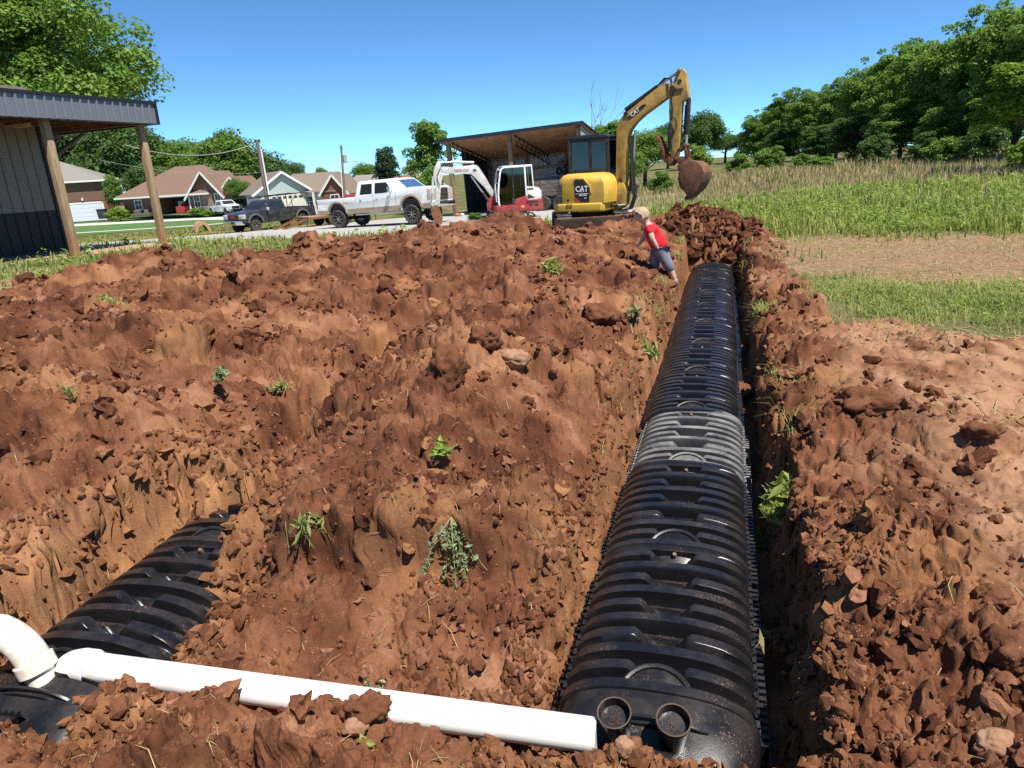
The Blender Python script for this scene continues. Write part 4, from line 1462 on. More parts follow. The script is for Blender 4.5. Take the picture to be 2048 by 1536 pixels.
m.prism([(.60, .02), (1.0, .05), (1.02, .35), (.9, .62), (.78, .70), (.66, .55)], -.15, .15)
m.build('swing_post', REDP, rx, bevel=.015)
RB = [(.66, .72), (.70, .92), (.98, 1.45), (1.29, 1.96), (1.40, 2.06), (1.55, 2.10), (1.75, 2.07), (2.5, 2.04), (2.85, 2.08), (2.98, 2.0), (2.95, 1.84), (2.85, 1.78), (2.1, 1.74), (1.66, 1.69), (1.52, 1.55), (1.1, 1.10), (.84, .70), (.74, .64)]
m = MB()
m.prism(RB, -.11, .11)
rb = m.build('boom', GREYW, rx, bevel=.012)
text_part('lettering', 'TAKEUCHI', .14, pm('maroon_lettering', (.22, .04, .06), .5), rb, (2.12, .114, 1.87), (PI / 2, R(1), PI), .001, True, 1.0)
m = MB()
m.b2((1.42, .109, 1.80), (1.58, .114, 1.90))
m.build('boom_plate', pm('navy_plate', (.04, .06, .15), .5), rb)
m = MB()
RA = [(3.0, 2.24), (3.07, 2.34), (3.14, 2.30), (3.33, 1.92), (3.36, 1.66), (3.30, 1.4), (3.35, .42), (3.30, .36), (3.20, .38), (3.06, 1.3), (2.94, 1.72), (3.0, 2.0)]
m.prism(RA, -.09, .09)
m.build('arm', GREYW, rx, bevel=.012)
m = MB()
cyl(m, (1.50, 0, 2.18), (2.52, 0, 2.26), .06)
m.build('arm_cylinder', GREYW, rx, smooth=True)
m = MB()
cyl(m, (2.52, 0, 2.26), (3.03, 0, 2.28), .03)
m.build('arm_rod', STEEL, rx, smooth=True)
m = MB()
cyl(m, (3.36, 0, 1.70), (3.48, 0, .98), .055)
m.build('bucket_cylinder', GREYW, rx, smooth=True)
m = MB()
cyl(m, (3.48, 0, .98), (3.56, 0, .58), .03)
cyl(m, (1.66, -.06, 1.60), (1.18, -.06, .87), .03)
cyl(m, (1.66, .06, 1.60), (1.18, .06, .87), .03)
m.build('cylinder_rod', STEEL, rx, smooth=True)
m = MB()
cyl(m, (1.20, 0, .9), (.84, 0, .32), .06)
m.build('boom_cylinder', DSTEEL, rx, smooth=True)
m = MB()
for yy in (-.03, .05, .1):
    m.tube([(.75, yy, .95), (1.0, yy, 1.5), (1.34, yy, 2.06), (1.6, yy, 2.15), (2.4, yy, 2.10), (2.8, yy, 2.14), (3.02, yy + .02, 2.04), (3.2, yy + .05, 1.75), (3.2, yy + .05, 1.5), (3.12, yy + .05, 1.3)], .013, 6)
m.build('hose', pm('hose_rubber', (.018, .018, .019), .6), rx, smooth=True)
m = MB()
for y in (-.11, .09):
    m.beam((3.56, y + .01, .58), (3.30, y + .01, .50), .03, .07)
    m.beam((3.56, y + .01, .58), (3.46, y + .01, .38), .03, .07)
m.build('linkage', GREYW, rx)
RBP = [(3.26, .42), (3.50, .44), (3.60, .30), (3.60, .05), (3.50, -.22), (3.30, -.46), (3.22, -.52)]
m = MB()
m.loft([[(x, -.28, z) for x, z in RBP], [(x, .28, z) for x, z in RBP]], closed=False, caps=False)
m.loft([[(x - .02, -.27, z) for x, z in RBP], [(x - .02, .27, z) for x, z in RBP]], closed=False, caps=False)
for y in (-.29, .26):
    m.prism(RBP + [(3.12, -.1)], y, y + .03)
m.build('bucket', RUST, rx)
for k in range(5):
    y = -.25 + k * .125
    m = MB()
    m.add([(3.30, y - .03, -.46), (3.30, y + .03, -.46), (3.22, y + .03, -.5), (3.22, y - .03, -.5), (3.18, y, -.62)], [(0, 1, 2, 3), (0, 4, 1), (1, 4, 2), (2, 4, 3), (3, 4, 0)])
    m.build('tooth', DSTEEL, rx)

# ------------------------------------------------------------------ pickups
def wheel_meshes(r, wd, rim_r, spokes, key):
    m = MB()
    hw_ = wd / 2
    m.lathe([(rim_r, -hw_ * .8), (r * .90, -hw_), (r * .97, -hw_ * .85), (r, -hw_ * .5), (r, hw_ * .5), (r * .97, hw_ * .85), (r * .90, hw_), (rim_r, hw_ * .8)], 30, axis='Y')
    for k in range(30):
        a = 2 * PI * k / 30
        m.box((math.cos(a) * r * .985, (hw_ * .6 if k % 2 else -hw_ * .6), math.sin(a) * r * .985), (.03, hw_ * .7, .06), (0, -a, 0))
    ty = m.mesh('tyre', smooth=True, angle=35)
    m = MB()
    m.lathe([(rim_r, hw_ * .8), (rim_r * .93, hw_ * .8), (rim_r * .9, hw_ * .2), (.001, hw_ * .2)], 30, axis='Y')
    m.lathe([(rim_r, -hw_ * .8), (rim_r * .93, -hw_ * .8), (rim_r * .9, -hw_ * .2), (.001, -hw_ * .2)], 30, axis='Y')
    rm = m.mesh('rim', smooth=True, angle=35)
    m = MB()
    for k in range(spokes):
        a = 2 * PI * k / spokes
        for sd in (-1, 1):
            m.box((math.cos(a) * rim_r * .52, sd * hw_ * .62, math.sin(a) * rim_r * .52), (rim_r * .84, hw_ * .25, rim_r * .13), (0, -a, 0))
    for sd in (-1, 1):
        m.lathe([(rim_r * .2, sd * hw_ * .3), (rim_r * .2, sd * hw_ * .82), (.001, sd * hw_ * .85)], 14, axis='Y')
    sp = m.mesh('spokes')
    return ty, rm, sp

def pickup(name, label, loc, rz, p, pitch=0.0):
    t = thing(name, label, 'pickup truck', loc, rz, None)
    t.rotation_euler = (0, pitch, rz)
    W_ = p['hw']
    xr, xf, zb, zr_, zh, zt = p['xr'], p['xf'], p['zb'], p['zrail'], p['zhood'], p['zroof']
    xb, xw, xrr, xrf = p['xb'], p['xw'], p['xrr'], p['xrf']
    wr, ar = p['wr'], p['ar']
    paint = p['paint']
    def archpts(cx, za):
        return [(cx + ar * math.cos(PI - PI * k / 10), za + ar * p.get('aspect', .92) * math.sin(PI * k / 10)) for k in range(11)]
    low = [(xr, zb + .12), (xr + .02, zr_ - .28), (xb, zr_ - .28), (xb, zr_), (xw, zr_ + .10), (xw + .1, zh), (xf - .25, zh - .06), (xf - .06, zh - .16), (xf, zb + .42), (xf - .04, zb + .16)]
    bottom = [(p['wf'] + ar, zb + .1)] + archpts(p['wf'], zb + .1)[::-1] + [(p['wf'] - ar, zb)] + [(p['wb'] + ar, zb)] + archpts(p['wb'], zb + .06)[::-1] + [(p['wb'] - ar, zb + .08)]
    m = MB()
    m.prism(low + bottom, -W_, W_)
    m.build('body', paint, t, bevel=.03)
    m = MB()                                   # bed walls
    for sd in (-1, 1):
        m.b2((xr + .02, sd * W_ * .995, zr_ - .285), (xb - .03, sd * (W_ - .09), zr_))
    m.b2((xr, -W_ * .97, zr_ - .75), (xr + .07, W_ * .97, zr_ - .003))
    m.b2((xb - .09, -W_ * .97, zr_ - .285), (xb - .03, W_ * .97, zr_ - .003))
    m.build('bed', paint, t, bevel=.02)
    m = MB()
    for sd in (-1, 1):
        m.b2((xr + .03, sd * (W_ - .005), zr_ + .002), (xb - .04, sd * (W_ - .08), zr_ + .02))
    m.build('bed_rail_cap', BLK, t)
    m = MB()                                   # cab greenhouse
    ytop = W_ - .20
    yb_ = W_ - .03
    zc = zr_ - .01
    def gy(z): return yb_ + (ytop - yb_) * (z - zc) / (zt - zc)
    side = [(xb, zc), (xw, zr_ + .09), (xrf, zt - .04), (xrf - .18, zt), (xrr + .1, zt), (xrr, zt - .06)]
    rings_ = [[(x, -gy(z), z) for x, z in side], [(x, gy(z), z) for x, z in side]]
    mid = [[(x, sgn * (gy(z) - .02), z + .015 * (z > zt - .1)) for x, z in side] for sgn in (-.6, 0, .6)]
    m.loft([rings_[0]] + mid + [rings_[1]])
    m.build('cab', paint, t, bevel=.02)
    for sd in (-1, 1):
        for nm, poly in p['windows']:
            m = MB()
            a = [(x, sd * (gy(z) + .006), z) for x, z in poly]
            c_ = [(x, sd * (gy(z) - .02), z) for x, z in poly]
            m.loft([c_, a])
            m.build('window', DGLASS, t)
    # windscreen and rear window
    def quad_on(x0, z0, x1, z1, nm, k0=.86, k1=.84):
        dx, dz = x1 - x0, z1 - z0
        L_ = math.hypot(dx, dz)
        nx_, nz_ = dz / L_, -dx / L_
        s_ = 1 if x0 > x1 else -1
        o_ = .012
        nx_, nz_ = abs(nx_) * s_ * o_, abs(nz_) * o_
        m = MB()
        pa = (x0 + dx * .10, z0 + dz * .10)
        pb = (x0 + dx * .92, z0 + dz * .92)
        m.add([(pa[0] + nx_, -gy(pa[1]) * k0, pa[1] + nz_), (pa[0] + nx_, gy(pa[1]) * k0, pa[1] + nz_), (pb[0] + nx_, gy(pb[1]) * k1, pb[1] + nz_), (pb[0] + nx_, -gy(pb[1]) * k1, pb[1] + nz_)], [(0, 1, 2, 3)])
        m.build(nm, p.get('wsglass', DGLASS), t)
    quad_on(xw, zr_ + .10, xrf, zt - .04, 'windscreen')
    quad_on(xb, zc + .05, xrr, zt - .06, 'rear_window', .8, .75)
    ty, rm, sp = wheel_meshes(wr, p['ww'], p['rim'], p['spokes'], name)
    for me_, mt in ((ty, RUBB), (rm, p['rimmat']), (sp, p['spokemat'])):
        me_.materials.append(mt)
    for cx in (p['wf'], p['wb']):
        for sd in (-1, 1):
            e_ = thing('wheel', None, None, (cx, sd * (W_ - p['ww'] / 2 + p.get('poke', .02)), wr))
            e_.parent = t
            link('tyre', ty, None, e_)
            link('rim', rm, None, e_)
            link('spokes', sp, None, e_)
    m = MB()
    m.b2((xr + .3, -W_ * .55, zb - .02), (xf - .6, W_ * .55, zb + .14))
    for cx in (p['wf'], p['wb']):
        m.tube([(cx, -W_ * .8, wr), (cx, W_ * .8, wr)], .08, 8)
        m.b2((cx - ar * .95, -W_ * .9, zb + .1), (cx + ar * .95, W_ * .9, zb + .16 + ar * .6))
    m.build('chassis', BLK, t)
    m = MB()
    m.prism([(xf - .05, zb + .02), (xf + .10, zb + .02), (xf + .12, zb + .26), (xf - .02, zb + .28)], -W_ * .98, W_ * .98)
    m.build('front_bumper', p['bumper'], t, bevel=.025)
    m = MB()
    m.prism([(xr - .10, zb + .06), (xr + .05, zb + .06), (xr + .05, zb + .24), (xr - .10, zb + .24)], -W_ * .95, W_ * .95)
    m.build('rear_bumper', p['bumper'], t, bevel=.02)
    gz_ = (zb + .32, zh - .14)
    m = MB()
    m.b2((xf - .05, -W_ * .52, gz_[0]), (xf + .028, W_ * .52, gz_[1]))
    g_ = m.build('grille', p['grille'], t, bevel=.02)
    m = MB()
    for k in range(3):
        zz = gz_[0] + (gz_[1] - gz_[0]) * (k + .5) / 3
        m.b2((xf + .02, -W_ * .47, zz - .02), (xf + .045, W_ * .47, zz + .02))
    m.build('grille_bar', p['bar'], g_)
    if p.get('badge'):
        text_part('badge', p['badge'], .17, RED_T, g_, (xf + .05, 0, sum(gz_) / 2), (PI / 2, 0, PI / 2), .004, True, 1.2)
    for sd in (-1, 1):
        m = MB()
        m.prism([(xf - .22, gz_[0] + .05), (xf + .015, gz_[0] + .05), (xf + .01, gz_[1] - .02), (xf - .2, gz_[1] + .02)], sd * W_ * .56, sd * (W_ + .006))
        m.build('headlight', pm('headlight_lens', (.55, .50, .42), .12, .2, .2), t, bevel=.02)
        m = MB()
        m.b2((xr - .012, sd * (W_ - .10), zr_ - .45), (xr + .06, sd * (W_ + .006), zr_ - .06))
        m.build('tail_light', pm('tail_lens', (.28, .012, .015), .2), t, bevel=.015)
        m = MB()
        m.box((p['mirx'], sd * (W_ + .17), p['mirz']), (.12, .16, p.get('mirh', .24)))
        m.beam((p['mirx'], sd * (W_ - .06), p['mirz'] - .06), (p['mirx'], sd * (W_ + .12), p['mirz'] - .04), .06, .05)
        m.build('mirror', p['mirror'], t, bevel=.02)
        for hx in p['handles']:
            m = MB()
            m.b2((hx, sd * (W_ + .001), zr_ - .2), (hx + .13, sd * (W_ + .028), zr_ - .16))
            m.build('door_handle', p['handle'], t, bevel=.006)
        m = MB()
        for dx_ in p['seams']:
            m.b2((dx_, sd * (W_ - .01), zb + .1), (dx_ + .012, sd * (W_ + .0035), zr_ + .02))
        m.build('door_gap', BLK, t)
        for cx, zz in ((p['wf'], zb + .1), (p['wb'], zb + .06)):
            m = MB()
            rs = []
            for k in range(13):
                a = PI - PI * k / 12
                c0, s0 = math.cos(a), math.sin(a) * p.get('aspect', .92)
                rs.append([(cx + (ar - .005) * c0, sd * W_ * .96, zz + (ar - .005) * s0), (cx + (ar - .005) * c0, sd * (W_ + .035), zz + (ar - .005) * s0), (cx + (ar + .09) * c0, sd * (W_ + .03), zz + (ar + .09) * s0), (cx + (ar + .10) * c0, sd * W_ * .96, zz + (ar + .10) * s0)])
            m.loft(rs)
            m.build('fender_flare', p['flare'], t, smooth=True, angle=40)
    return t

white = dict(hw=1.0, xr=-3.45, xf=3.40, zb=.66, zrail=1.46, zhood=1.68, zroof=2.14, xb=-.98, xw=2.12, xrr=-.84, xrf=1.40, wr=.44, ar=.56, ww=.33, rim=.27, spokes=8, wf=2.24, wb=-2.18,
             windows=[('w', [(-.70, 1.52), (.03, 1.52), (.03, 2.00), (-.62, 2.00)]), ('w', [(.20, 1.52), (1.06, 1.50), (1.22, 1.60), (.86, 2.00), (.20, 2.01)])],
             paint=WHITEP, rimmat=BLK, spokemat=pm('machined_alloy', (.35, .35, .36), .25, .9, .3), bumper=CHROME, grille=DSTEEL, bar=CHROME, mirx=1.22, mirz=1.66, mirh=.30, mirror=CHROME, handles=[-.72, .26],
             handle=CHROME, seams=[.10, 1.42], flare=pm('tan_flare', (.42, .34, .25), .4, 0, .1, 2, MUD, .2), wsglass=glass_mat('blue_windscreen', (.05, .10, .20), .05), poke=.05)
tw = Vector((-6.57, 35.97, 0)) + Vector((math.cos(R(-27)), math.sin(R(-27)), 0)) * .9
wt = pickup('pickup_truck', 'lifted white crew cab pickup with tan lower trim beside the shed', (tw.x, tw.y, -.455), R(-27), white, R(-1.6))
m = MB()
for a_, b2_ in ((-1.60, 1.66), (2.8, 3.36), (-3.42, -2.76)):
    for sd in (-1, 1):
        m.b2((a_, sd * .99, .67), (b2_, sd * 1.008, .90))
m.build('lower_trim', TANP, wt)
for sd in (-1, 1):
    m = MB()
    m.b2((-1.0, sd * .98, .56), (1.5, sd * 1.10, .62))
    m.build('running_board', pm('alu_step', (.45, .45, .44), .35, .6), wt, bevel=.01)
for k in range(5):
    m = MB()
    m.b2((1.1, -.5 + k * .22, 2.145), (1.22, -.42 + k * .22, 2.19))
    m.build('roof_marker', pm('amber_lens', (.5, .13, .03), .25), wt, bevel=.01)
tag(MB().box((0, 0, .13), (.9, .55, .26)).build('fuel_can', pm('red_plastic', (.32, .03, .025), .5), None, (tw.x - 1.9 * math.cos(R(-27)), tw.y - 1.9 * math.sin(R(-27)), -.455 + 1.27), bevel=.05), 'red box riding in the bed of the lifted white pickup', 'box')

char_p = pm('charcoal_paint', (.030, .034, .042), .28, .1, .12, 3, (.16, .11, .08), .2, 3.0, coat=.5)
dark = dict(hw=.98, xr=-2.95, xf=2.75, zb=.52, zrail=1.24, zhood=1.30, zroof=1.88, xb=-.62, xw=1.32, xrr=-.50, xrf=.66, wr=.39, ar=.48, ww=.27, rim=.22, spokes=6, wf=1.86, wb=-1.85,
            windows=[('w', [(-.42, 1.30), (.05, 1.30), (.05, 1.74), (-.30, 1.74)]), ('w', [(.16, 1.30), (.92, 1.30), (.62, 1.74), (.16, 1.75)])],
            paint=char_p, rimmat=DSTEEL, spokemat=pm('dull_alloy', (.34, .33, .32), .4, .7, .2), bumper=CHROME, grille=DSTEEL, bar=BLK, mirx=.98, mirz=1.36, mirh=.17, mirror=pm('pale_mirror', (.5, .52, .6), .3), handles=[.2],
            handle=BLK, seams=[.10, 1.16], flare=pm('grey_flare', (.12, .12, .125), .4), badge='GMC')
gp = Vector((-15.0, 46.3, 0))
ha = math.atan2(-.83, -.56)
gmc = pickup('pickup_truck', 'dark grey pickup with a black ladder rack parked nose towards the left', (gp.x, gp.y, -.95), ha, dark, R(1.0))
m = MB()                                       # ladder rack
for sd in (-1, 1):
    m.tube([(-2.7, sd * .92, 1.24), (-2.6, sd * .86, 2.12), (2.0, sd * .80, 2.05)], .025, 6)
    m.tube([(-.75, sd * .92, 1.24), (-.8, sd * .86, 2.10)], .025, 6)
    m.tube([(-1.7, sd * .86, 2.11), (-.8, sd * .92, 1.3)], .018, 6)
for x in (-2.6, -1.7, -.8, .2, 1.2, 2.0):
    m.tube([(x, -.86, 2.1), (x, .86, 2.1)], .022, 6)
m.build('ladder_rack', BLK, gmc, smooth=True)
m = MB()
m.b2((2.83, -.16, .60), (2.885, .16, .74))
m.build('number_plate', BLK, gmc)
silver = dict(dark)
silver.update(paint=pm('silver_white_paint', (.62, .63, .64), .3, 0, .06, 3, coat=.4), bumper=CHROME, handles=[.2, -.4], badge=None, mirror=CHROME, flare=pm('silver_flare', (.5, .5, .5), .4), grille=BLK, bar=CHROME)
pickup('pickup_truck', 'small silver pickup in front of the brown roofed brick house', (-35.1, 91.2, -1.42), R(-42), silver)
# ------------------------------------------------------------------ porch of the near building (left edge)
POSTM = None
b = NB('weathered_post')
mp = b.n('ShaderNodeMapping')
mp.inputs['Scale'].default_value = (14, 14, .7)
b.l(b.coord(), mp.inputs[0])
n1 = b.noise(3, 6, .65, mp.outputs[0])
sep = b.n('ShaderNodeSeparateXYZ')
b.l(b.coord(), sep.inputs[0])
mr = b.n('ShaderNodeMapRange', i_1=.05, i_2=.75, i_3=1.0, i_4=0.0)
b.l(sep.outputs[2], mr.inputs[0])
wood = b.ramp(n1, [(.3, (.16, .10, .055)), (.5, (.33, .225, .125)), (.7, (.46, .33, .19))])
b.col(b.mix(b.math('MULTIPLY', mr.outputs[0], .75), wood, (.42, .19, .08)))
b.rough(.8)
b.bump(n1, .5, .01)
POSTM = b.m
TANW = pm('taupe_sheet_metal', (.25, .21, .175), .45, .2, .12, 2)
FASC = pm('grey_fascia_metal', (.20, .205, .22), .42, .35, .08, 2)
DARKM = pm('black_sheet_metal', (.022, .021, .022), .45, .2, .15, 3)
SOFF = pm('brown_timber', (.20, .095, .05), .75, 0, .3, 7)
SLAB = pm('stained_concrete', (.34, .24, .17), .85, 0, .25, 4, (.42, .21, .10), .6, 3.0, bump=.2)
pb = thing('porch_building', 'grey and black metal building with a timber post porch', 'building', (-9.61, 20.14, .3), math.atan2(.93, .36))
m = MB()
m.b2((-11, -.12, -.12), (.28, 2.8, .0))
m.build('slab', SLAB, pb, bevel=.01)
for x in (0, -2.75, -6.2, -9.6):
    m = MB()
    m.b2((x - .085, -.02, 0), (x + .085, .15, 3.28))
    m.build('porch_post', POSTM, pb, bevel=.012)
zf0, zf1 = 3.2, 3.70
x = .36
k = 0
while x > -11:                                  # fascia panels with their ribs
    m = MB()
    m.b2((x - .226, -.20, zf0), (x - .004, -.175, zf1))
    m.prism([(x - .226, -.20), (x - .20, -.235), (x - .17, -.235), (x - .145, -.20)], zf0, zf1, 'XY')
    m.build('fascia_panel', FASC, pb)
    x -= .23
m = MB()
m.b2((-11, -.245, zf1), (.42, -.16, zf1 + .07))
m.b2((.36, -.24, zf0 - .02), (.42, 4.6, zf1 + .06))
m.b2((-11, -.215, zf0 - .03), (.36, -.16, zf0 - .002))
m.build('edge_trim', DARKM, pb)
m = MB()
m.add([(.42, -.24, zf1 + .075), (.42, 6, zf1 + .9), (-11, 6, zf1 + .9), (-11, -.24, zf1 + .075), (.42, -.24, zf1 + .05), (.42, 6, zf1 + .87), (-11, 6, zf1 + .87), (-11, -.24, zf1 + .05)], [(0, 1, 2, 3), (7, 6, 5, 4), (0, 4, 5, 1), (3, 2, 6, 7)])
m.build('porch_roof', DARKM, pb)
m = MB()
m.b2((-10.8, .0, zf0 + .04), (.34, .16, zf0 + .30))
m.b2((.20, .16, zf0 + .02), (.33, 5.4, zf0 + .26))
for q in range(18):
    m.b2((.0 - q * .61, .16, zf0 + .1), (.045 - q * .61, 2.7, zf0 + .24))
m.build('porch_beam', SOFF, pb)
x = -1.0
while x > -11:
    m = MB()
    m.b2((x - .296, 2.70, 1.10), (x - .004, 2.73, 4.2))
    m.prism([(x - .296, 2.70), (x - .28, 2.672), (x - .25, 2.672), (x - .236, 2.70)], 1.10, 4.2, 'XY')
    m.build('wall_panel', TANW, pb)
    m = MB()
    m.b2((x - .298, 2.69, .0), (x - .002, 2.73, 1.09))
    m.prism([(x - .296, 2.69), (x - .28, 2.66), (x - .25, 2.66), (x - .236, 2.69)], .0, 1.08, 'XY')
    m.build('wainscot_panel', DARKM, pb)
    x -= .30
m = MB()
m.b2((-1.0, 2.66, 0), (-.9, 2.78, 4.2))
m.build('corner_trim', DARKM, pb)
m = MB()
m.b2((-11, 2.78, 0), (-.94, 11, 4.3))
m.build('wall', TANW, pb)
m = MB()
m.add([(-2.6, 2.2, 4.35), (-2.6, 7, 6.2), (-12, 7, 6.2), (-12, 2.2, 4.35), (-2.6, 11.6, 4.35), (-12, 11.6, 4.35)], [(0, 1, 2, 3), (1, 4, 5, 2), (0, 4, 1), (3, 2, 5)])
m.build('roof', DARKM, pb)
m = MB()
m.b2((-2.5, 1.0, 3.12), (-2.38, 1.5, 3.2))
m.build('porch_light', pm('lamp_housing', (.5, .36, .2), .6), pb)

# ------------------------------------------------------------------ open fronted shed
WOODB = pm('raw_pine', (.46, .25, .13), .75, 0, .35, 5, (.16, .07, .035), .4, 3.0)
WOODP = pm('shed_post_wood', (.26, .17, .10), .8, 0, .3, 6)
GALV = pm('galvanised_sheet', (.42, .41, .39), .5, .3, .12, 2)
DKSH = pm('dark_blue_sheet', (.035, .045, .055), .45, .3, .15, 2)
sh = thing('open_shed', 'open fronted pole shed with pine roof boards and metal back wall', 'shed', (-2.62, 40.2, -.58), R(-25))
sh.rotation_euler = (0, R(-2.0), R(-25))
SLn, SD, HF, HB = 7.75, 5.0, 4.05, 3.0
for x in (0.05, 3.75, 7.6):
    m = MB()
    m.b2((x - .11, -.11, 0), (x + .11, .11, HF - .1))
    m.build('front_post', WOODP, sh, bevel=.01)
for x in (0.05, 2.6, 5.1, 7.6):
    m = MB()
    m.b2((x - .08, SD - .2, 0), (x + .08, SD - .04, HB))
    m.build('rear_post', WOODP, sh)
def zr(y): return HF + (HB - HF) * y / SD
NBD = 20
for q in range(NBD):
    y0_ = -.3 + q * (SD + .4) / NBD
    y1_ = y0_ + (SD + .4) / NBD - .012
    m = MB()
    m.add([(-.35, y0_, zr(y0_)), (SLn + .1, y0_, zr(y0_)), (SLn + .1, y1_, zr(y1_)), (-.35, y1_, zr(y1_)), (-.35, y0_, zr(y0_) + .025), (SLn + .1, y0_, zr(y0_) + .025), (SLn + .1, y1_, zr(y1_) + .025), (-.35, y1_, zr(y1_) + .025)], [(0, 3, 2, 1), (4, 5, 6, 7), (0, 1, 5, 4), (1, 2, 6, 5), (2, 3, 7, 6), (3, 0, 4, 7)])
    m.build('roof_board', WOODB, sh)
m = MB()
m.add([(-.5, -.4, zr(-.4) + .06), (SLn + .25, -.4, zr(-.4) + .06), (SLn + .25, SD + .2, zr(SD + .2) + .06), (-.5, SD + .2, zr(SD + .2) + .06), (-.5, -.4, zr(-.4) + .03), (SLn + .25, -.4, zr(-.4) + .03), (SLn + .25, SD + .2, zr(SD + .2) + .03), (-.5, SD + .2, zr(SD + .2) + .03)], [(0, 1, 2, 3), (7, 6, 5, 4), (0, 4, 5, 1), (1, 5, 6, 2), (2, 6, 7, 3), (3, 7, 4, 0)])
for q in range(27):
    x = -.4 + q * .31
    m.beam((x, -.4, zr(-.4) + .075), (x, SD + .2, zr(SD + .2) + .075), .04, .03)
m.build('roof_sheet', DKSH, sh)
m = MB()
m.b2((-.5, -.44, zr(-.4) - .10), (SLn + .25, -.40, zr(-.4) + .08))
m.build('roof_edge_trim', DKSH, sh)
def sheet_wall(a, c_, z0, zt0, zt1, mat, nm, pitch=.30):
    a, c_ = Vector(a), Vector(c_)
    L_ = (c_ - a).length
    d_ = (c_ - a) / L_
    n_ = Vector((d_.y, -d_.x, 0))
    q = 0
    while q * pitch < L_ - .05:
        s0_, s1_ = q * pitch, min(L_, (q + 1) * pitch - .004)
        p0, p1 = a + d_ * s0_, a + d_ * s1_
        h0, h1 = zt0 + (zt1 - zt0) * s0_ / L_, zt0 + (zt1 - zt0) * s1_ / L_
        m = MB()
        m.add([(p0.x, p0.y, z0), (p1.x, p1.y, z0), (p1.x, p1.y, h1), (p0.x, p0.y, h0), (p0.x + n_.x * .02, p0.y + n_.y * .02, z0), (p1.x + n_.x * .02, p1.y + n_.y * .02, z0), (p1.x + n_.x * .02, p1.y + n_.y * .02, h1), (p0.x + n_.x * .02, p0.y + n_.y * .02, h0)], [(0, 1, 2, 3), (7, 6, 5, 4), (0, 4, 5, 1), (1, 5, 6, 2), (2, 6, 7, 3), (3, 7, 4, 0)])
        rp = p0 + d_ * .04
        m.beam((rp.x + n_.x * .03, rp.y + n_.y * .03, z0), (rp.x + n_.x * .03, rp.y + n_.y * .03, h0 - .01), .03, .03, (d_.x, d_.y, 0))
        m.build(nm, mat, sh)
        q += 1
sheet_wall((-.05, SD, 0), (SLn + .05, SD, 0), .02, HB - .03, HB - .03, GALV, 'back_wall_panel')
sheet_wall((SLn + .05, SD - .02, 0), (SLn + .05, -.25, 0), .02, HB - .05, HF - .05, GALV, 'end_wall_panel', .45)
sheet_wall((-.05, 1.6, 0), (-.05, SD - .02, 0), .02, zr(1.6) - .05, HB - .05, DKSH, 'end_wall_panel', .45)
for z in (.7, 1.5, 2.25, 2.9):
    m = MB()
    m.b2((.05, SD - .16, z), (7.6, SD - .12, z + .14))
    m.build('girt', WOODB, sh)
m = MB()
m.beam((4.6, SD - .25, 2.6), (7.2, SD - .25, .6), .05, .24)
m.build('diagonal_brace', WOODB, sh)
for x in (.25, 4.0, 7.45):
    m = MB()
    for yy in range(9):
        ya_, yb_ = .1 + yy * .58, .1 + (yy + 1) * .58
        m.beam((x, ya_, zr(ya_) - .07), (x, yb_, zr(yb_) - .07), .05, .05)
        m.beam((x, ya_, zr(ya_) - .55), (x, yb_, zr(yb_) - .55), .05, .05)
        m.beam((x, ya_, zr(ya_) - .07), (x, (ya_ + yb_) / 2, zr((ya_ + yb_) / 2) - .55), .03, .03)
        m.beam((x, (ya_ + yb_) / 2, zr((ya_ + yb_) / 2) - .55), (x, yb_, zr(yb_) - .07), .03, .03)
    m.build('steel_truss', BLK, sh)
SHM = Matrix.Translation(sh.location) @ Euler((0, R(-2.0), R(-25))).to_matrix().to_4x4()
def inshed(x, y, z=0): return SHM @ Vector((x, y, z))
srz = sh.rotation_euler.z
# machines and stores in the shed
t = thing('air_compressor', 'red tank on two small wheels inside the shed behind the folded arm', 'compressor', inshed(2.6, 1.2, .02), srz)
m = MB(); m.b2((-.35, -.3, .5), (.35, .3, 1.35)); m.b2((-.3, -.32, .42), (.3, .32, .5))
m.build('tank', pm('faded_red', (.28, .025, .03), .5, 0, .2, 4), t, bevel=.06)
for y in (-.24, .24):
    m = MB(); m.lathe([(.001, -.06), (.22, -.06), (.24, -.03), (.24, .03), (.22, .06), (.001, .06)], 20, axis='Y')
    m.build('wheel', pm('pale_tyre', (.16, .14, .12), .8), t, (y, -.35, .24), smooth=True).rotation_euler = (0, 0, PI / 2)
m = MB(); m.tube([(-.3, .1, .9), (-.6, .1, 1.1), (-.6, -.1, 1.1)], .02, 6); m.build('push_handle', BLK, t)
t = thing('wood_trailer', 'trailer with grey weathered plank sides parked in the shed', 'trailer', inshed(5.9, .7, .0), srz)
OLDW = pm('old_grey_planks', (.13, .10, .085), .85, 0, .4, 8, (.30, .26, .22), .35, 5.0, bump=.3)
for k in range(4):
    m = MB(); m.b2((-1.7, -.75, .75 + k * .2), (1.7, -.71, .935 + k * .2)); m.build('side_plank', OLDW, t)
    m = MB(); m.b2((-1.7, .71, .75 + k * .2), (1.7, .75, .935 + k * .2)); m.build('side_plank', OLDW, t)
    m = MB(); m.b2((-1.74, -.7, .75 + k * .2), (-1.7, .7, .935 + k * .2)); m.build('end_plank', OLDW, t)
for x in (-1.6, -.55, .5, 1.55):
    m = MB(); m.b2((x - .05, -.79, .7), (x + .05, -.752, 1.55)); m.build('stake', OLDW, t)
m = MB(); m.b2((-1.7, -.7, .62), (1.7, .7, .74)); m.build('floor', DSTEEL, t)
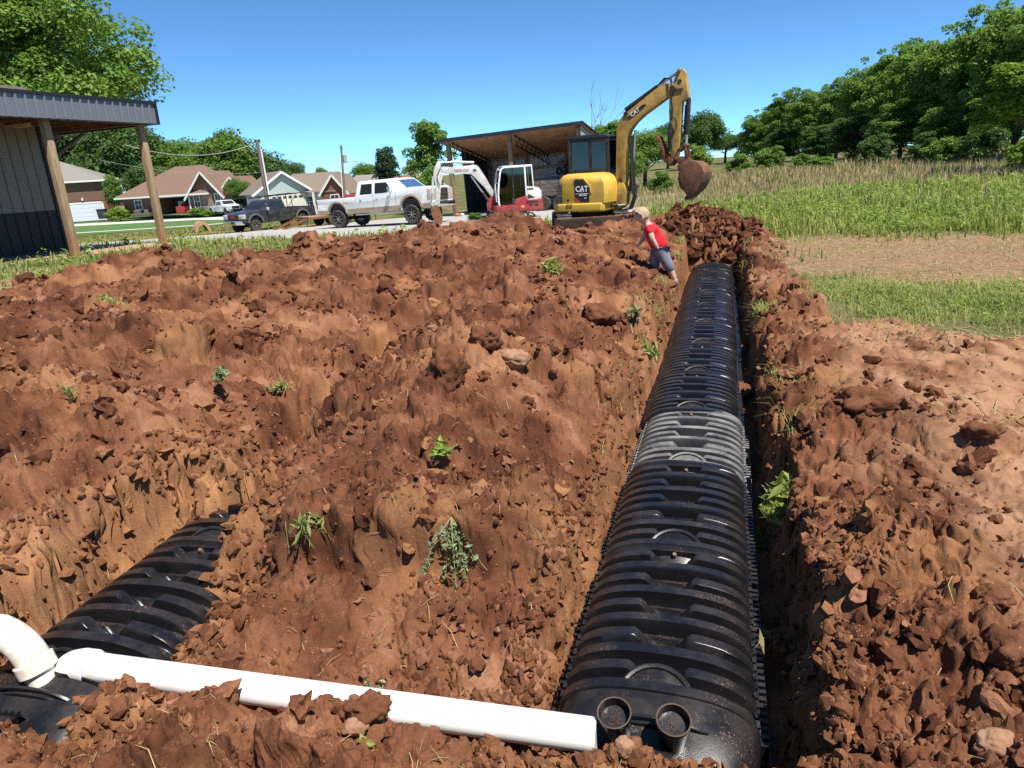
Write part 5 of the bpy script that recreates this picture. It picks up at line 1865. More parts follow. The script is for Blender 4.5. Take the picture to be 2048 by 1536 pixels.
for x in (-.4, .45):
    m = MB(); m.lathe([(.001, -.1), (.33, -.1), (.36, -.05), (.36, .05), (.33, .1), (.001, .1)], 20, axis='Y'); m.build('wheel', RUBB, t, (x, -.82, .36), smooth=True)
m = MB(); m.beam((-1.9, -.5, .7), (-2.05, -.62, .0), .09, .09); m.build('jack_stand', pm('grey_leg', (.3, .29, .27), .6), t)
mt_ = np.array([inshed(5.6 + 1.2 * math.cos(a) * r_, .7 + .6 * math.sin(a) * r_, 1.42 + .3 * (1 - r_ * r_)) for r_ in np.linspace(0, 1, 6) for a in np.linspace(0, 2 * PI, 16, endpoint=False)])
i_ = np.arange(96).reshape(6, 16)
tag(link('tarp', mesh_np('tarp', mt_, np.stack([i_[:-1].ravel(), np.roll(i_, -1, 1)[:-1].ravel(), np.roll(i_, -1, 1)[1:].ravel(), i_[1:].ravel()], 1), True), pm('grey_tarp', (.16, .17, .18), .6)), 'grey heap of tarp on the plank trailer in the shed', 'tarp')
t = thing('tyre_stack', 'black wheels hung on the metal back wall of the shed', 'tyres', inshed(4.7, SD - .35, 2.0), srz)
for x, z, r_ in ((0, 0, .22), (.5, .2, .2), (.42, -.12, .14)):
    m = MB(); m.lathe([(r_ * .5, -.06), (r_ * .9, -.07), (r_, 0), (r_ * .9, .07), (r_ * .5, .06)], 18, axis='Y'); m.build('tyre', RUBB, t, (x, 0, z), smooth=True)
for k in range(7):
    a_ = zr_ = None
    lx = .5 + k * .28
    t = MB(); t.tube([(0, -.45, 0), (.08 * (k % 3), .1, 2.0 + .15 * (k % 2))], .02, 6)
    o = t.build('garden_pole', pm('grey_handle', (.2, .17, .14), .8), None, inshed(lx, SD - 1.0, .02))
    o.rotation_euler = (0, 0, srz)
    tag(o, 'one of several thin poles leaning in the left end of the shed', 'pole', 'poles leaning in the shed')
for k, (px, py) in enumerate(((905, 436), (918, 438))):
    p = inshed(.35 + k * .3, -.4, 0)
    tag(MB().lathe([(.001, 0), (.12, 0), (.14, .16), (.10, .22), (.001, .24)], 14).build('bucket', pm(('orange_pail', 'pale_pail')[k], ((.45, .12, .05), (.5, .48, .44))[k], .6), None, (p.x, p.y, -.57), smooth=True), ('small orange pail on the ground by the shed\'s left post', 'small pale pail on the ground by the shed\'s left post')[k], 'bucket')
p = at(955, 443, 34)
tag(MB().add([(-.5, -.35, .25), (.5, -.35, .25), (.5, .35, .25), (-.5, .35, .25), (-.5, -.35, 0), (.5, -.35, 0), (.5, .35, 0), (-.5, .35, 0), (-.42, -.35, .2), (.42, -.35, .2), (.42, -.35, .05), (-.42, -.35, .05)], [(0, 1, 2, 3), (4, 7, 6, 5), (0, 4, 11, 8), (0, 8, 9, 1), (1, 9, 10, 5), (4, 5, 10, 11), (1, 5, 6, 2), (2, 6, 7, 3), (3, 7, 4, 0)]).build('wire_crate', pm('galv_crate', (.5, .5, .48), .4, .4), None, (p.x, p.y, gz(p.x, p.y) + .02)), 'low pale metal crate on the gravel before the red tank', 'crate')

# ------------------------------------------------------------------ trailer with ramps
p = at(585, 450, 41)
tr = thing('ramp_trailer', 'rusty utility trailer with two ladder ramps down behind the white pickup', 'trailer', (p.x + .6, p.y + .6, gz(p.x, p.y)), R(40))
m = MB()
for y in (-.9, .9):
    m.beam((-.2, y, .55), (3.6, y, .62), .1, .12)
for k in range(9):
    m.beam((-.1 + k * .45, -.9, .56 + k * .008), (-.1 + k * .45, .9, .56 + k * .008), .06, .06)
m.build('bed_frame', RUST, tr)
for k in range(8):
    m = MB(); m.b2((-.15, -.86 + k * .215, .60), (3.5, -.66 + k * .215, .645)); m.build('deck_plank', pm('trailer_plank', (.30, .20, .12), .85, 0, .35, 6), tr)
for y in (-.62, .62):
    m = MB()
    for s_ in (-.17, .17):
        m.beam((-.2, y + s_, .55), (-1.7, y + s_, .04), .05, .07)
    for k in range(7):
        q = k / 6
        m.beam((-.25 - 1.35 * q, y - .17, .53 - .46 * q), (-.25 - 1.35 * q, y + .17, .53 - .46 * q), .05, .05)
    m.build('ramp', RUST, tr)
for x in (1.4, 2.2):
    for y in (-1.05, 1.05):
        m = MB(); m.lathe([(.001, -.1), (.3, -.1), (.36, -.06), (.36, .06), (.3, .1), (.001, .1)], 20, axis='Y'); m.build('wheel', RUBB, tr, (x, y, .36), smooth=True)
v_, f_ = ico(3)
m_ = v_ * np.array([.9, .7, .35]) * (1 + .25 * vnoise(v_[:, 0] * 2, v_[:, 1] * 2, 5, v_[:, 2] * 2)[:, None])
o = link('scrap_heap', mesh_np('scrap_heap', m_, f_, False), RUST, None, (p.x + 2.2, p.y + 1.9, gz(p.x, p.y) + .85))
tag(o, 'brown heap of dirt and scrap on the rusty trailer', 'scrap heap')

# ------------------------------------------------------------------ houses in the background
BRICK = pm('brown_brick', (.150, .075, .052), .9, 0, .25, 18, (.22, .14, .10), .4, 9.0)
BRICK2 = pm('red_brick', (.24, .085, .05), .9, 0, .25, 18, (.15, .06, .04), .4, 9.0)
SHGY = pm('grey_shingle', (.20, .185, .165), .9, 0, .18, 6, bump=.3, bscale=14)
SHBR = pm('brown_shingle', (.175, .105, .072), .9, 0, .18, 5, (.15, .085, .06), .4, 3, bump=.3, bscale=14)
SHTN = pm('tan_shingle', (.18, .14, .108), .9, 0, .18, 5, bump=.3, bscale=14)
TRIM = pm('white_trim', (.68, .67, .63), .5, 0, .05)
SIDE = pm('pale_green_siding', (.33, .40, .39), .6, 0, .06)
CREAM = pm('cream_siding', (.55, .52, .45), .6, 0, .06)
GDOOR = pm('white_garage_door', (.62, .66, .70), .5, 0, .06)
HGL = glass_mat('house_glass', (.03, .035, .04), .08)

def window_part(t, x, z, w_, h_, y, nrm=-1):
    m = MB()
    fw_ = .10
    m.b2((x - w_ / 2 - fw_, y, z - fw_), (x + w_ / 2 + fw_, y + nrm * .06, z))
    m.b2((x - w_ / 2 - fw_, y, z + h_), (x + w_ / 2 + fw_, y + nrm * .06, z + h_ + fw_))
    for s_ in (-1, 1):
        m.b2((x + s_ * w_ / 2, y, z), (x + s_ * (w_ / 2 + fw_), y + nrm * .06, z + h_))
    m.b2((x - w_ / 2, y, z + h_ / 2 - .03), (x + w_ / 2, y + nrm * .05, z + h_ / 2 + .03))
    m.b2((x - .025, y, z), (x + .025, y + nrm * .045, z + h_))
    w0 = m.build('window', TRIM, t)
    m = MB(); m.b2((x - w_ / 2, y + nrm * .005, z), (x + w_ / 2, y + nrm * .02, z + h_)); m.build('pane', HGL, w0)
def hip_roof(t, x0, x1, y0, y1, z, h, mat, oh=.45, ridge=None, fasc=True):
    x0, x1, y0, y1 = x0 - oh, x1 + oh, y0 - oh, y1 + oh
    hw_ = (y1 - y0) / 2
    if ridge is None: ridge = (x0 + hw_, x1 - hw_)
    ym = (y0 + y1) / 2
    m = MB()
    m.add([(x0, y0, z), (x1, y0, z), (x1, y1, z), (x0, y1, z), (ridge[0], ym, z + h), (ridge[1], ym, z + h), (x0, y0, z - .05), (x1, y0, z - .05), (x1, y1, z - .05), (x0, y1, z - .05)], [(0, 1, 5, 4), (1, 2, 5), (2, 3, 4, 5), (3, 0, 4), (6, 7, 1, 0), (7, 8, 2, 1), (8, 9, 3, 2), (9, 6, 0, 3), (9, 8, 7, 6)])
    r_ = m.build('roof', mat, t)
    m = MB()
    m.b2((x0 - .02, y0 - .03, z - .24), (x1 + .02, y0, z - .02)); m.b2((x0 - .03, y0, z - .24), (x0, y1, z - .02)); m.b2((x1, y0, z - .24), (x1 + .03, y1, z - .02))
    m.build('fascia', TRIM, r_)
    return r_
def gable(t, x0, x1, y0, y1, z, h, mat, wallmat, oh=.4, axis='y'):
    """roof whose ridge runs along y with the triangle facing -y"""
    xm = (x0 + x1) / 2
    m = MB()
    k = h / ((x1 - x0) / 2)
    for s_ in (-1, 1):
        xe = (x0 if s_ < 0 else x1) + s_ * oh
        ze = z - oh * k
        m.add([(xe, y0 - oh, ze), (xm, y0 - oh, z + h), (xm, y1, z + h), (xe, y1, ze), (xe, y0 - oh, ze - .12), (xm, y0 - oh, z + h - .12), (xm, y1, z + h - .12), (xe, y1, ze - .12)], [(0, 1, 2, 3), (7, 6, 5, 4), (0, 4, 5, 1), (3, 2, 6, 7), (0, 3, 7, 4)])
    r_ = m.build('roof', mat, t)
    m = MB()
    for s_ in (-1, 1):
        xe = (x0 if s_ < 0 else x1) + s_ * oh
        m.beam((xe, y0 - oh - .02, z - oh * k - .16), (xm, y0 - oh - .02, z + h - .16), .04, .24)
    m.build('barge_board', TRIM, r_)
    m = MB(); m.prism([(x0, z), (x1, z), (xm, z + h - .14)], y0, y0 + .1); m.build('gable_wall', wallmat, t)

# two storey brick house
p = at(222, 438, 98)
H = thing('brick_house', 'two storey brick house with grey hip roof and white garage door', 'house', (p.x, p.y, p.z - .1), R(14))
m = MB(); m.b2((-13, 0, 0), (0, 9, 5.35)); m.build('wall', BRICK2, H)
m = MB(); m.b2((-13, -.04, 2.75), (0, .0, 5.2)); m.build('upper_wall', BRICK, H)
hip_roof(H, -13, 0, 0, 9, 5.5, 2.9, SHGY, .6, (-9.2, -6.2))
m = MB(); m.b2((-5.1, -.06, .02), (-.75, -.0, 2.35)); g_ = m.build('garage_door', GDOOR, H)
for k in range(4):
    m = MB(); m.b2((-5.08, -.075, .06 + k * .575), (-.77, -.06, .58 + k * .575)); m.build('door_panel', GDOOR, g_)
m = MB(); m.b2((-5.35, -.1, .0), (-5.12, -.02, 2.6)); m.b2((-.73, -.1, .0), (-.5, -.02, 2.6)); m.b2((-5.35, -.1, 2.36), (-.5, -.02, 2.6)); m.build('door_trim', TRIM, g_)
m = MB(); m.box((-3, -.15, 3.0), (.2, .2, .35)); m.build('wall_lamp', TRIM, H)
p2 = at(207, 437, 96)
tb = thing('wheelie_bin', 'dark wheeled bin before the white garage door', 'bin', (p2.x, p2.y, p2.z - .05), R(10))
m = MB(); m.box((0, 0, .62), (.95, .85, 1.2), None, (1.15, 1.12)); m.build('body', pm('dark_bin', (.035, .038, .04), .6), tb, bevel=.03)
m = MB(); m.box((0, -.02, 1.28), (1.18, 1.05, .12)); m.build('lid', pm('dark_bin', (.035, .038, .04), .6), tb, bevel=.03)
for x in (-.35, .35):
    m = MB(); m.lathe([(.001, -.06), (.15, -.06), (.15, .06), (.001, .06)], 12, axis='X'); m.build('wheel', RUBB, tb, (x, .42, .15))

# brown roofed brick house with carport
p = at(252, 432, 93)
H = thing('brick_house', 'low brick house with brown hip roof, open carport and front gables', 'house', (p.x, p.y, p.z - .15), R(-12))
m = MB(); m.b2((0, 0, 0), (5.2, 8, 2.45)); m.b2((5.2, 3.6, 0), (10.4, 8, 2.45)); m.b2((10.3, -.2, 0), (16.4, 8, 2.6)); m.build('wall', BRICK, H)
hip_roof(H, 0, 12.5, 0, 8.6, 2.55, 3.6, SHBR, .7, (5.6, 10.2))
m = MB(); m.b2((5.2, 3.55, 0), (10.3, 3.6, 2.3)); m.build('carport_back', pm('dark_recess', (.05, .035, .03), .9), H)
m = MB(); m.b2((4.9, -.35, 2.2), (10.5, -.15, 2.5)); m.build('carport_beam', TRIM, H)
m = MB(); m.b2((10.05, -.3, 0), (10.25, -.1, 2.3)); m.build('carport_post', TRIM, H)
gable(H, 10.3, 15.0, -.2, 6, 2.5, 2.75, SHBR, BRICK, .55)
gable(H, 14.2, 17.6, 1.0, 6, 2.7, 1.7, SHBR, BRICK, .5)
m = MB(); m.b2((14.9, 1.0, 0), (17.6, 7, 2.7)); m.build('side_wall', BRICK, H)
m = MB(); m.prism([(11.9, 0), (13.6, 0), (13.6, 2.2), (12.75, 3.3), (11.9, 2.2)], -.26, -.205); m.build('light_brick_panel', pm('light_brick', (.30, .20, .14), .9, 0, .3, 16), H)
window_part(H, 2.3, .95, .95, 1.1, -.005)
window_part(H, 11.25, .7, .75, 1.6, -.205)
window_part(H, 14.3, .7, .7, 1.6, -.205)
window_part(H, 16.2, .8, 1.1, 1.5, .995)
for k in range(5):
    m = MB(); m.b2((-.4 + k * .28 - .2, -.9, 0), (-.15 + k * .28 - .2, -.84, 1.5)); m.build('fence_board', pm('grey_fence', (.36, .31, .26), .85, 0, .2), H)
def in_h(x, y, z=0):
    return Matrix.Translation(H.location) @ Matrix.Rotation(H.rotation_euler.z, 4, 'Z') @ Vector((x, y, z))
o = MB().box((0, 0, .45), (1.9, 4.0, .9)).box((0, .2, 1.1), (1.6, 2.0, .5), None, (.85, .7)).build('parked_car', pm('red_car', (.36, .03, .02), .3, 0, .1), None, in_h(8.6, 1.6, .1), bevel=.15, seg=3)
tag(o, 'red car in the shade of the brick house carport', 'car')
o = MB().box((0, 0, .8), (.9, .8, 1.6)).b2((-.46, -.42, .8), (.46, -.40, .83)).build('refrigerator', pm('white_appliance', (.6, .62, .64), .4), None, in_h(6.9, 2.8, .02), bevel=.05)
tag(o, 'pale upright fridge inside the brick house carport', 'refrigerator')
o = MB().box((0, 0, .25), (2.4, 1.0, .3)).box((-.5, 0, .6), (.7, .6, .5)).box((.6, .1, .55), (.5, .5, .6), (0, 0, .4)).build('yard_clutter', pm('dull_clutter', (.12, .09, .07), .8, 0, .4, 6), None, in_h(3.6, -1.4, .02), bevel=.04)
tag(o, 'low clutter of yard gear by the brick house wall', 'yard gear')

# pale green gabled house and its neighbours
p = at(516, 428, 79)
H = thing('green_house', 'pale green sided house with tan roof and garage beyond the dark pickup', 'house', (p.x, p.y, p.z - .2), R(28))
m = MB(); m.b2((0, 0, 0), (6.4, 6.5, 2.6)); m.build('wall', SIDE, H)
gable(H, 0, 6.4, 0, 9.5, 2.6, 2.2, SHTN, SIDE, .4)
m = MB(); m.b2((1.0, -.05, 0), (5.6, 0, 2.2)); g_ = m.build('garage_door', CREAM, H)
for k in range(7):
    m = MB(); m.b2((1.25 + k * .6, -.07, 1.7), (1.65 + k * .6, -.05, 1.95)); m.build('pane', HGL, g_)
p = at(566, 426, 82)
H = thing('tan_house', 'house with broad tan roof behind the lifted white pickup\'s tail', 'house', (p.x, p.y, p.z - .3), R(-6))
m = MB(); m.b2((.2, 0, 0), (6.8, 7, 2.7)); m.build('wall', CREAM, H)
m = MB()
m.add([(-.6, -.5, 2.5), (6.9, -.5, 2.5), (6.2, 3.6, 4.7), (.4, 3.6, 4.7), (6.9, 7.6, 2.5), (-.6, 7.6, 2.5), (-.6, -.5, 2.38), (6.9, -.5, 2.38), (6.9, 7.6, 2.38), (-.6, 7.6, 2.38)], [(0, 1, 2, 3), (1, 4, 2), (4, 5, 3, 2), (5, 0, 3), (6, 7, 1, 0), (7, 8, 4, 1), (9, 6, 0, 5), (6, 9, 8, 7)])
m.build('roof', SHTN, H)
gable(H, 5.2, 8.2, -.4, 6, 2.5, 1.9, SHTN, BRICK2, .3)
m = MB(); m.b2((5.2, -.4, 0), (8.2, 5, 2.5)); m.build('brick_wall', BRICK2, H)
window_part(H, 6.7, .8, .9, 1.2, -.405)
window_part(H, 3.4, .8, 1.0, 1.2, -.005)
m = MB(); m.b2((4.2, -.9, 0), (4.4, -.7, 2.45)); m.b2((1.2, -.9, 0), (1.4, -.7, 2.45)); m.build('porch_post', TRIM, H)
p = at(680, 420, 96)
H = thing('grey_house', 'grey roofed house rising behind the lifted white pickup\'s cab', 'house', (p.x, p.y, p.z - .3), R(8))
m = MB(); m.b2((0, 0, 0), (7.5, 7, 2.7)); m.build('wall', CREAM, H)
hip_roof(H, 0, 7.5, 0, 7, 2.7, 2.1, SHGY, .5, (2.6, 6.0))
m = MB(); m.b2((-.1, 2, 2.4), (.8, 2.8, 5.3)); m.build('chimney', SHGY, H)
p = at(800, 420, 84)
H = thing('grey_house', 'grey roof corner showing between the white pickup\'s hood and the folded arm', 'house', (p.x, p.y, p.z - .3), R(20))
m = MB(); m.b2((0, 0, 0), (6.5, 6, 2.5)); m.build('wall', BRICK, H)
gable(H, 0, 6.5, 0, 8, 2.5, 2.3, SHGY, BRICK, .4)

# ------------------------------------------------------------------ utility poles and wires
POLEW = pm('pole_wood', (.12, .095, .075), .85, 0, .25, 5)
def pole(name, label, foot, top, r=.15):
    t = thing(name, label, 'utility pole', foot)
    m = MB(); m.tube([(0, 0, -.3), Vector(top) - Vector(foot)], [r, r * .7], 10); m.build('pole', POLEW, t, smooth=True)
    return t
p1, q1 = at(538, 425, 60), at(514, 280, 60)
t = pole('utility_pole', 'leaning dark utility pole with a pale conduit beside the dark pickup', p1, q1, .17)
d1 = q1 - p1
m = MB(); m.tube([Vector((.26, -.05, 1.0)), d1 * .87 + Vector((.22, -.05, 0))], .07, 8); m.build('conduit', pm('pale_conduit', (.50, .50, .49), .5), t, smooth=True)
m = MB(); m.box(d1 * .985, (.5, .12, .25)); m.build('pole_bracket', DSTEEL, t)
p2, q2 = at(692, 425, 75), at(682, 291, 75)
t = pole('utility_pole', 'straight pole with transformer and lamp arm behind the white pickup', p2, q2, .15)
d2 = q2 - p2
m = MB(); m.lathe([(.001, -.4), (.22, -.4), (.24, .4), (.001, .45)], 14, d2 * .80 + Vector((.32, 0, 0))); m.build('transformer', pm('transformer_grey', (.35, .36, .36), .5), t, smooth=True)
m = MB(); m.tube([d2 * .72, d2 * .73 + Vector((.6, 0, .2)), d2 * .72 + Vector((1.5, 0, .25))], .035, 6); m.box(d2 * .715 + Vector((1.55, 0, .2)), (.35, .15, .12)); m.build('lamp_arm', pm('transformer_grey', (.35, .36, .36), .5), t)
m = MB(); m.b2((d2.x - .05, d2.y - .6, d2.z - .3), (d2.x + .05, d2.y + .6, d2.z - .2)); m.build('insulator_bar', POLEW, t)
m = MB(); m.tube([Vector((-.2, 0, 0)), d2 * .78 + Vector((-.2, 0, 0))], .05, 6); m.build('conduit', pm('pale_conduit', (.50, .50, .49), .5), t)
def wire(label, a, c_, sag, r=.02):
    m = MB()
    m.tube([a.lerp(c_, k / 14) - Vector((0, 0, sag * 4 * (k / 14) * (1 - k / 14))) for k in range(15)], r, 5)
    tag(m.build('power_line', pm('wire_grey', (.35, .35, .34), .5), None, smooth=True), label, 'wire')
wire('pale overhead wire from the leaning pole to the left tree', q1 - Vector((0, 0, .2)), at(250, 290, 52), .9, .028)
wire('thin wire between the leaning pole and the pole behind the white pickup', q1 - Vector((0, 0, 1.2)), q2 - Vector((0, 0, 2.2)), .5, .012)
wire('thin lower wire running left from the leaning pole past the trees', at(521, 345, 60), at(200, 320, 62), .5, .014)

# ------------------------------------------------------------------ roads, drives, pavement
def drape(name, pts, mat, dz, n=8):
    """strip whose two edges are polylines of (x, y), laid on the grade"""
    L_, R_ = pts
    v, f = [], []
    def res(pl, k):
        pl = [Vector(p) for p in pl]
        ln = [0]
        for a, c_ in zip(pl, pl[1:]): ln.append(ln[-1] + (c_ - a).length)
        out = []
        for i in range(k + 1):
            s_ = ln[-1] * i / k
            j = max(q for q in range(len(pl) - 1) if ln[q] <= s_ + 1e-9)
            out.append(pl[j].lerp(pl[j + 1], (s_ - ln[j]) / (ln[j + 1] - ln[j])))
        return out
    a, c_ = res(L_, 60), res(R_, 60)
    for i in range(61):
        for j in range(n + 1):
            q = a[i].lerp(c_[i], j / n)
            v.append((q.x, q.y))
    v = np.array(v)
    z = grade_f(v[:, 0], v[:, 1]) + dz
    i = np.arange(61 * (n + 1)).reshape(61, n + 1)
    fq = np.stack([i[:-1, :-1].ravel(), i[:-1, 1:].ravel(), i[1:, 1:].ravel(), i[1:, :-1].ravel()], 1)
    return tag(link(name, mesh_np(name, np.column_stack([v, z]), fq, True), mat), kind='structure')
b = NB('pale_gravel')
n1 = b.noise(55, 5, .8)
b.col(b.ramp(n1, [(.3, (.16, .15, .14)), (.5, (.34, .325, .30)), (.72, (.50, .48, .45))]))
b.rough(.95)
b.bump(n1, .7, .03)
GRAV = b.m
def P2(px, py, z): 
    q = on(px, py, z)
    return (q.x, q.y)
drape('gravel_drive', ([(-40, 36), (-20, 33.5), (-12, 29.8), (-6, 27.0), (0, 24.6), (8, 25.5)], [(-42, 42), (-22, 43), (-13, 44.6), (-5, 44), (3, 42), (10, 38)]), GRAV, .045, 10)
CONC = pm('pale_concrete', (.50, .47, .41), .85, 0, .1, 2)
LAWN = pm('mown_lawn', (.055, .125, .018), .95, 0, .35, 3, (.10, .16, .03), .4, 2.0, bump=.6, bscale=20)
ASPH = pm('street_asphalt', (.17, .165, .155), .9, 0, .15, 3)
drape('lawn', ([(-80, 58), (-45, 60), (-25, 60)], [(-80, 120), (-50, 130), (-14, 110)]), LAWN, .03)
drape('pavement', ([(-80, 63.4), (-45, 64.5), (-12, 63)], [(-80, 65.3), (-45, 66.3), (-12, 64.8)]), CONC, .055, 2)
drape('driveway', ([(-62, 88), (-48, 86), (-36, 84), (-24, 70), (-20, 64.5)], [(-62, 95.5), (-48, 93), (-33, 90), (-19, 78), (-14, 64.5)]), CONC, .06, 4)
p = at(405, 464, 48)
m = MB()
for r_ in (0,):
    rg = []
    for k in range(15):
        a = PI * k / 14
        rg.append([(math.cos(a) * .95, -.5, math.sin(a) * 1.05), (math.cos(a) * .95, .9, math.sin(a) * 1.05), (math.cos(a) * .62, .9, math.sin(a) * .75), (math.cos(a) * .62, -.5, math.sin(a) * .75)])
    m.loft(rg)
o = m.build('culvert_pipe', pm('tan_clay_pipe', (.42, .24, .12), .8, 0, .2, 5), None, (p.x, p.y, gz(p.x, p.y)), smooth=True)
o.rotation_euler = (0, 0, R(35))
o.scale = (.55, .6, .75)
tag(o, 'short tan arched culvert standing on the grass left of the dark pickup', 'culvert')
drape('bare_clay_strip', ([(-26, 45.5), (-20, 46.8), (-12, 45.6)], [(-26, 47.2), (-20, 48.6), (-12, 47.2)]), pm('orange_clay', (.36, .155, .06), .95, 0, .3, 2), .04, 3)
# ------------------------------------------------------------------ trees
def leaves_mesh(name, P, N, size, tone, r_, asp=1.6):
    """leaf-sized folded quads at P facing N"""
    n = len(P)
    N = N / np.linalg.norm(N, axis=1)[:, None]
    a = np.cross(N, r_.normal(size=(n, 3)))
    a /= np.linalg.norm(a, axis=1)[:, None] + 1e-9
    b_ = np.cross(N, a)
    s = size[:, None]
    v = np.stack([P - a * s * .5 * asp, P - b_ * s * .5 + N * s * .12, P + a * s * .5 * asp, P + b_ * s * .5 + N * s * .12], 1).reshape(-1, 3)
    i = np.arange(n)[:, None] * 4
    f = np.concatenate([i + np.array([[0, 1, 2]]), i + np.array([[0, 2, 3]])], 0)
    return mesh_np(name, v, f, False, {'tone': np.repeat(tone, 4)})
def crown_pts(seed, rx, rz, ncl, nlf, clr=(.2, .34), droop=0.0, low=.0, pw=.42, flat=1.0):
    r_ = np.random.default_rng(seed)
    d = r_.normal(size=(ncl, 3))
    d /= np.linalg.norm(d, axis=1)[:, None]
    d[:, 2] = np.where(d[:, 2] < -.55 + low, -d[:, 2], d[:, 2])
    rad_ = r_.random(ncl) ** pw * (.72 + .28 * r_.random(ncl))
    cen = d * rad_[:, None] * np.array([rx, rx, rz]) * .86
    cr = r_.uniform(clr[0], clr[1], ncl) * rx
    w_ = cr ** 2
    ci = r_.choice(ncl, nlf, p=w_ / w_.sum())
    o = r_.normal(size=(nlf, 3))
    o /= np.linalg.norm(o, axis=1)[:, None]
    o[:, 2] = np.where((o[:, 2] < -.2) & (r_.random(nlf) < .6), -o[:, 2], o[:, 2])
    rr = cr[ci] * (.45 + .62 * r_.random(nlf) ** .6)
    P = cen[ci] + o * rr[:, None] * np.array([1, 1, .78 * flat])
    P[:, 2] -= droop * r_.random(nlf)
    N = o * .55 + np.array([0, 0, .5]) + r_.normal(size=(nlf, 3)) * .55
    tone = np.clip(r_.random(ncl)[ci] * .55 + r_.random(nlf) * .45, 0, 1)
    return P, N, tone, cen, cr, r_
def trunk_mesh(name, base_z, cen, cr, r0, r_, limbs=12):
    m = MB()
    top = cen[:, 2].max() * .55
    k = max(4, limbs)
    pts = [(0, 0, base_z - .3), (r_.normal() * .05, r_.normal() * .05, base_z * .6), (r_.normal() * .15, r_.normal() * .15, base_z * .2), (r_.normal() * .2, r_.normal() * .2, top)]
    m.tube(pts, [r0 * 1.25, r0, r0 * .8, r0 * .25], 10)
    order = r_.permutation(len(cen))[:k]
    for j in order:
        c_ = cen[j]
        z0 = base_z * r_.uniform(.05, .5) if c_[2] < top * .4 else r_.uniform(base_z * .2, top * .5)
        s_ = np.array([0, 0, z0])
        mid = s_ * .45 + c_ * .55 + np.array([0, 0, -.25 * abs(c_[0] + c_[1]) * .2])
        m.tube([s_, mid, c_ + np.array([0, 0, .2 * cr[j]])], [r0 * .42, r0 * .24, r0 * .06], 6)
    return m.mesh(name, smooth=True, angle=60)
BARK = pm('grey_bark', (.085, .065, .05), .9, 0, .3, 9, bump=.5, bscale=16)
G_MID = leaf_mat('leaf_mid_green', (.06, .125, .022), (.21, .32, .07), .42)
G_LIT = leaf_mat('leaf_fresh_green', (.075, .16, .026), (.23, .35, .07), .42)
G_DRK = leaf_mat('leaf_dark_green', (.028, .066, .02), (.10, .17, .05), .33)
G_YEL = leaf_mat('leaf_yellow_green', (.10, .19, .02), (.28, .38, .06), .42)
G_CED = leaf_mat('leaf_blue_green', (.018, .040, .020), (.045, .085, .040), .2)
KINDS = {}
def tree_kind(key, seed, rx, rz, ncl, nlf, leaf, trunk_r, base_z, **kw):
    limbs = kw.pop('limbs', 12)
    P, N, tone, cen, cr, r_ = crown_pts(seed, rx, rz, ncl, nlf, **kw)
    sz = leaf * (.6 + .8 * r_.random(len(P)))
    KINDS[key] = (leaves_mesh('crown', P, N, sz, tone, r_), trunk_mesh('trunk', base_z, cen, cr, trunk_r, r_, limbs), -base_z, rz)
# crown centred on the origin of its own object, trunk reaching down to base_z
tree_kind('broad', 21, 3.6, 3.3, 110, 24000, .12, .20, -5.0)
tree_kind('broad2', 22, 3.4, 3.9, 120, 24000, .12, .20, -5.2, clr=(.17, .30))
tree_kind('tall', 23, 2.6, 4.4, 75, 13000, .16, .18, -5.6, clr=(.22, .36))
tree_kind('dense', 24, 4.6, 3.7, 140, 20000, .20, .28, -4.5)
tree_kind('dense2', 25, 4.3, 4.2, 140, 20000, .20, .26, -4.9)
tree_kind('loose', 26, 1.9, 3.2, 60, 9000, .115, .10, -4.0, clr=(.16, .30), limbs=20)
tree_kind('maple', 27, 4.6, 3.9, 110, 42000, .10, .26, -6.0, clr=(.13, .25), limbs=34)
tree_kind('cedar', 28, 1.5, 3.6, 60, 8000, .15, .14, -3.8, clr=(.3, .5))
tree_kind('bush', 29, 1.4, 1.15, 70, 8000, .075, .05, -.9, clr=(.12, .28), limbs=20, pw=.6)
tree_kind('bush2', 30, 1.2, 1.3, 70, 8000, .07, .05, -1.0, clr=(.11, .26), limbs=20, pw=.7)
tree_kind('edge', 31, 3.2, 5.0, 190, 34000, .125, .16, -4.9, clr=(.11, .25), limbs=10, low=-.5)
tree_kind('edge2', 32, 3.0, 5.2, 190, 34000, .125, .16, -5.0, clr=(.10, .24), limbs=10, low=-.5, pw=.55)
LEAFM = {'mid': G_MID, 'lit': G_LIT, 'dark': G_DRK, 'yel': G_YEL, 'ced': G_CED}
def tree(kind, leaf, px, top, t, label, name='tree', width=None, group=None, base=None, rz=None, cat='tree'):
    """stands on the grade; its top reaches the photo height 'top' at depth t"""
    ft = at(px, 400, t)
    z0 = gz(ft.x, ft.y) if base is None else base
    h = at(px, top, t).z - z0
    cm, tm, bz, rz_c = KINDS[kind]
    k = h / (bz + rz_c)
    o = thing(name, label, cat, (ft.x, ft.y, z0 + bz * k), zr2.uniform(0, 6.28) if rz is None else rz, group)
    wk = k if width is None else width
    o.scale = (wk, wk, k)
    c_ = link('crown', cm, None, o)
    if len(cm.materials) == 0: cm.materials.append(G_MID)
    c_.material_slots[0].link = 'OBJECT'
    c_.material_slots[0].material = LEAFM[leaf]
    link('trunk', tm, BARK, o)
    return o
zr2 = random.Random(5)
tree('maple', 'lit', 112, -60, 28, 'large leafy tree rising behind the porch building', width=1.18)
WB = 'trees behind the houses'
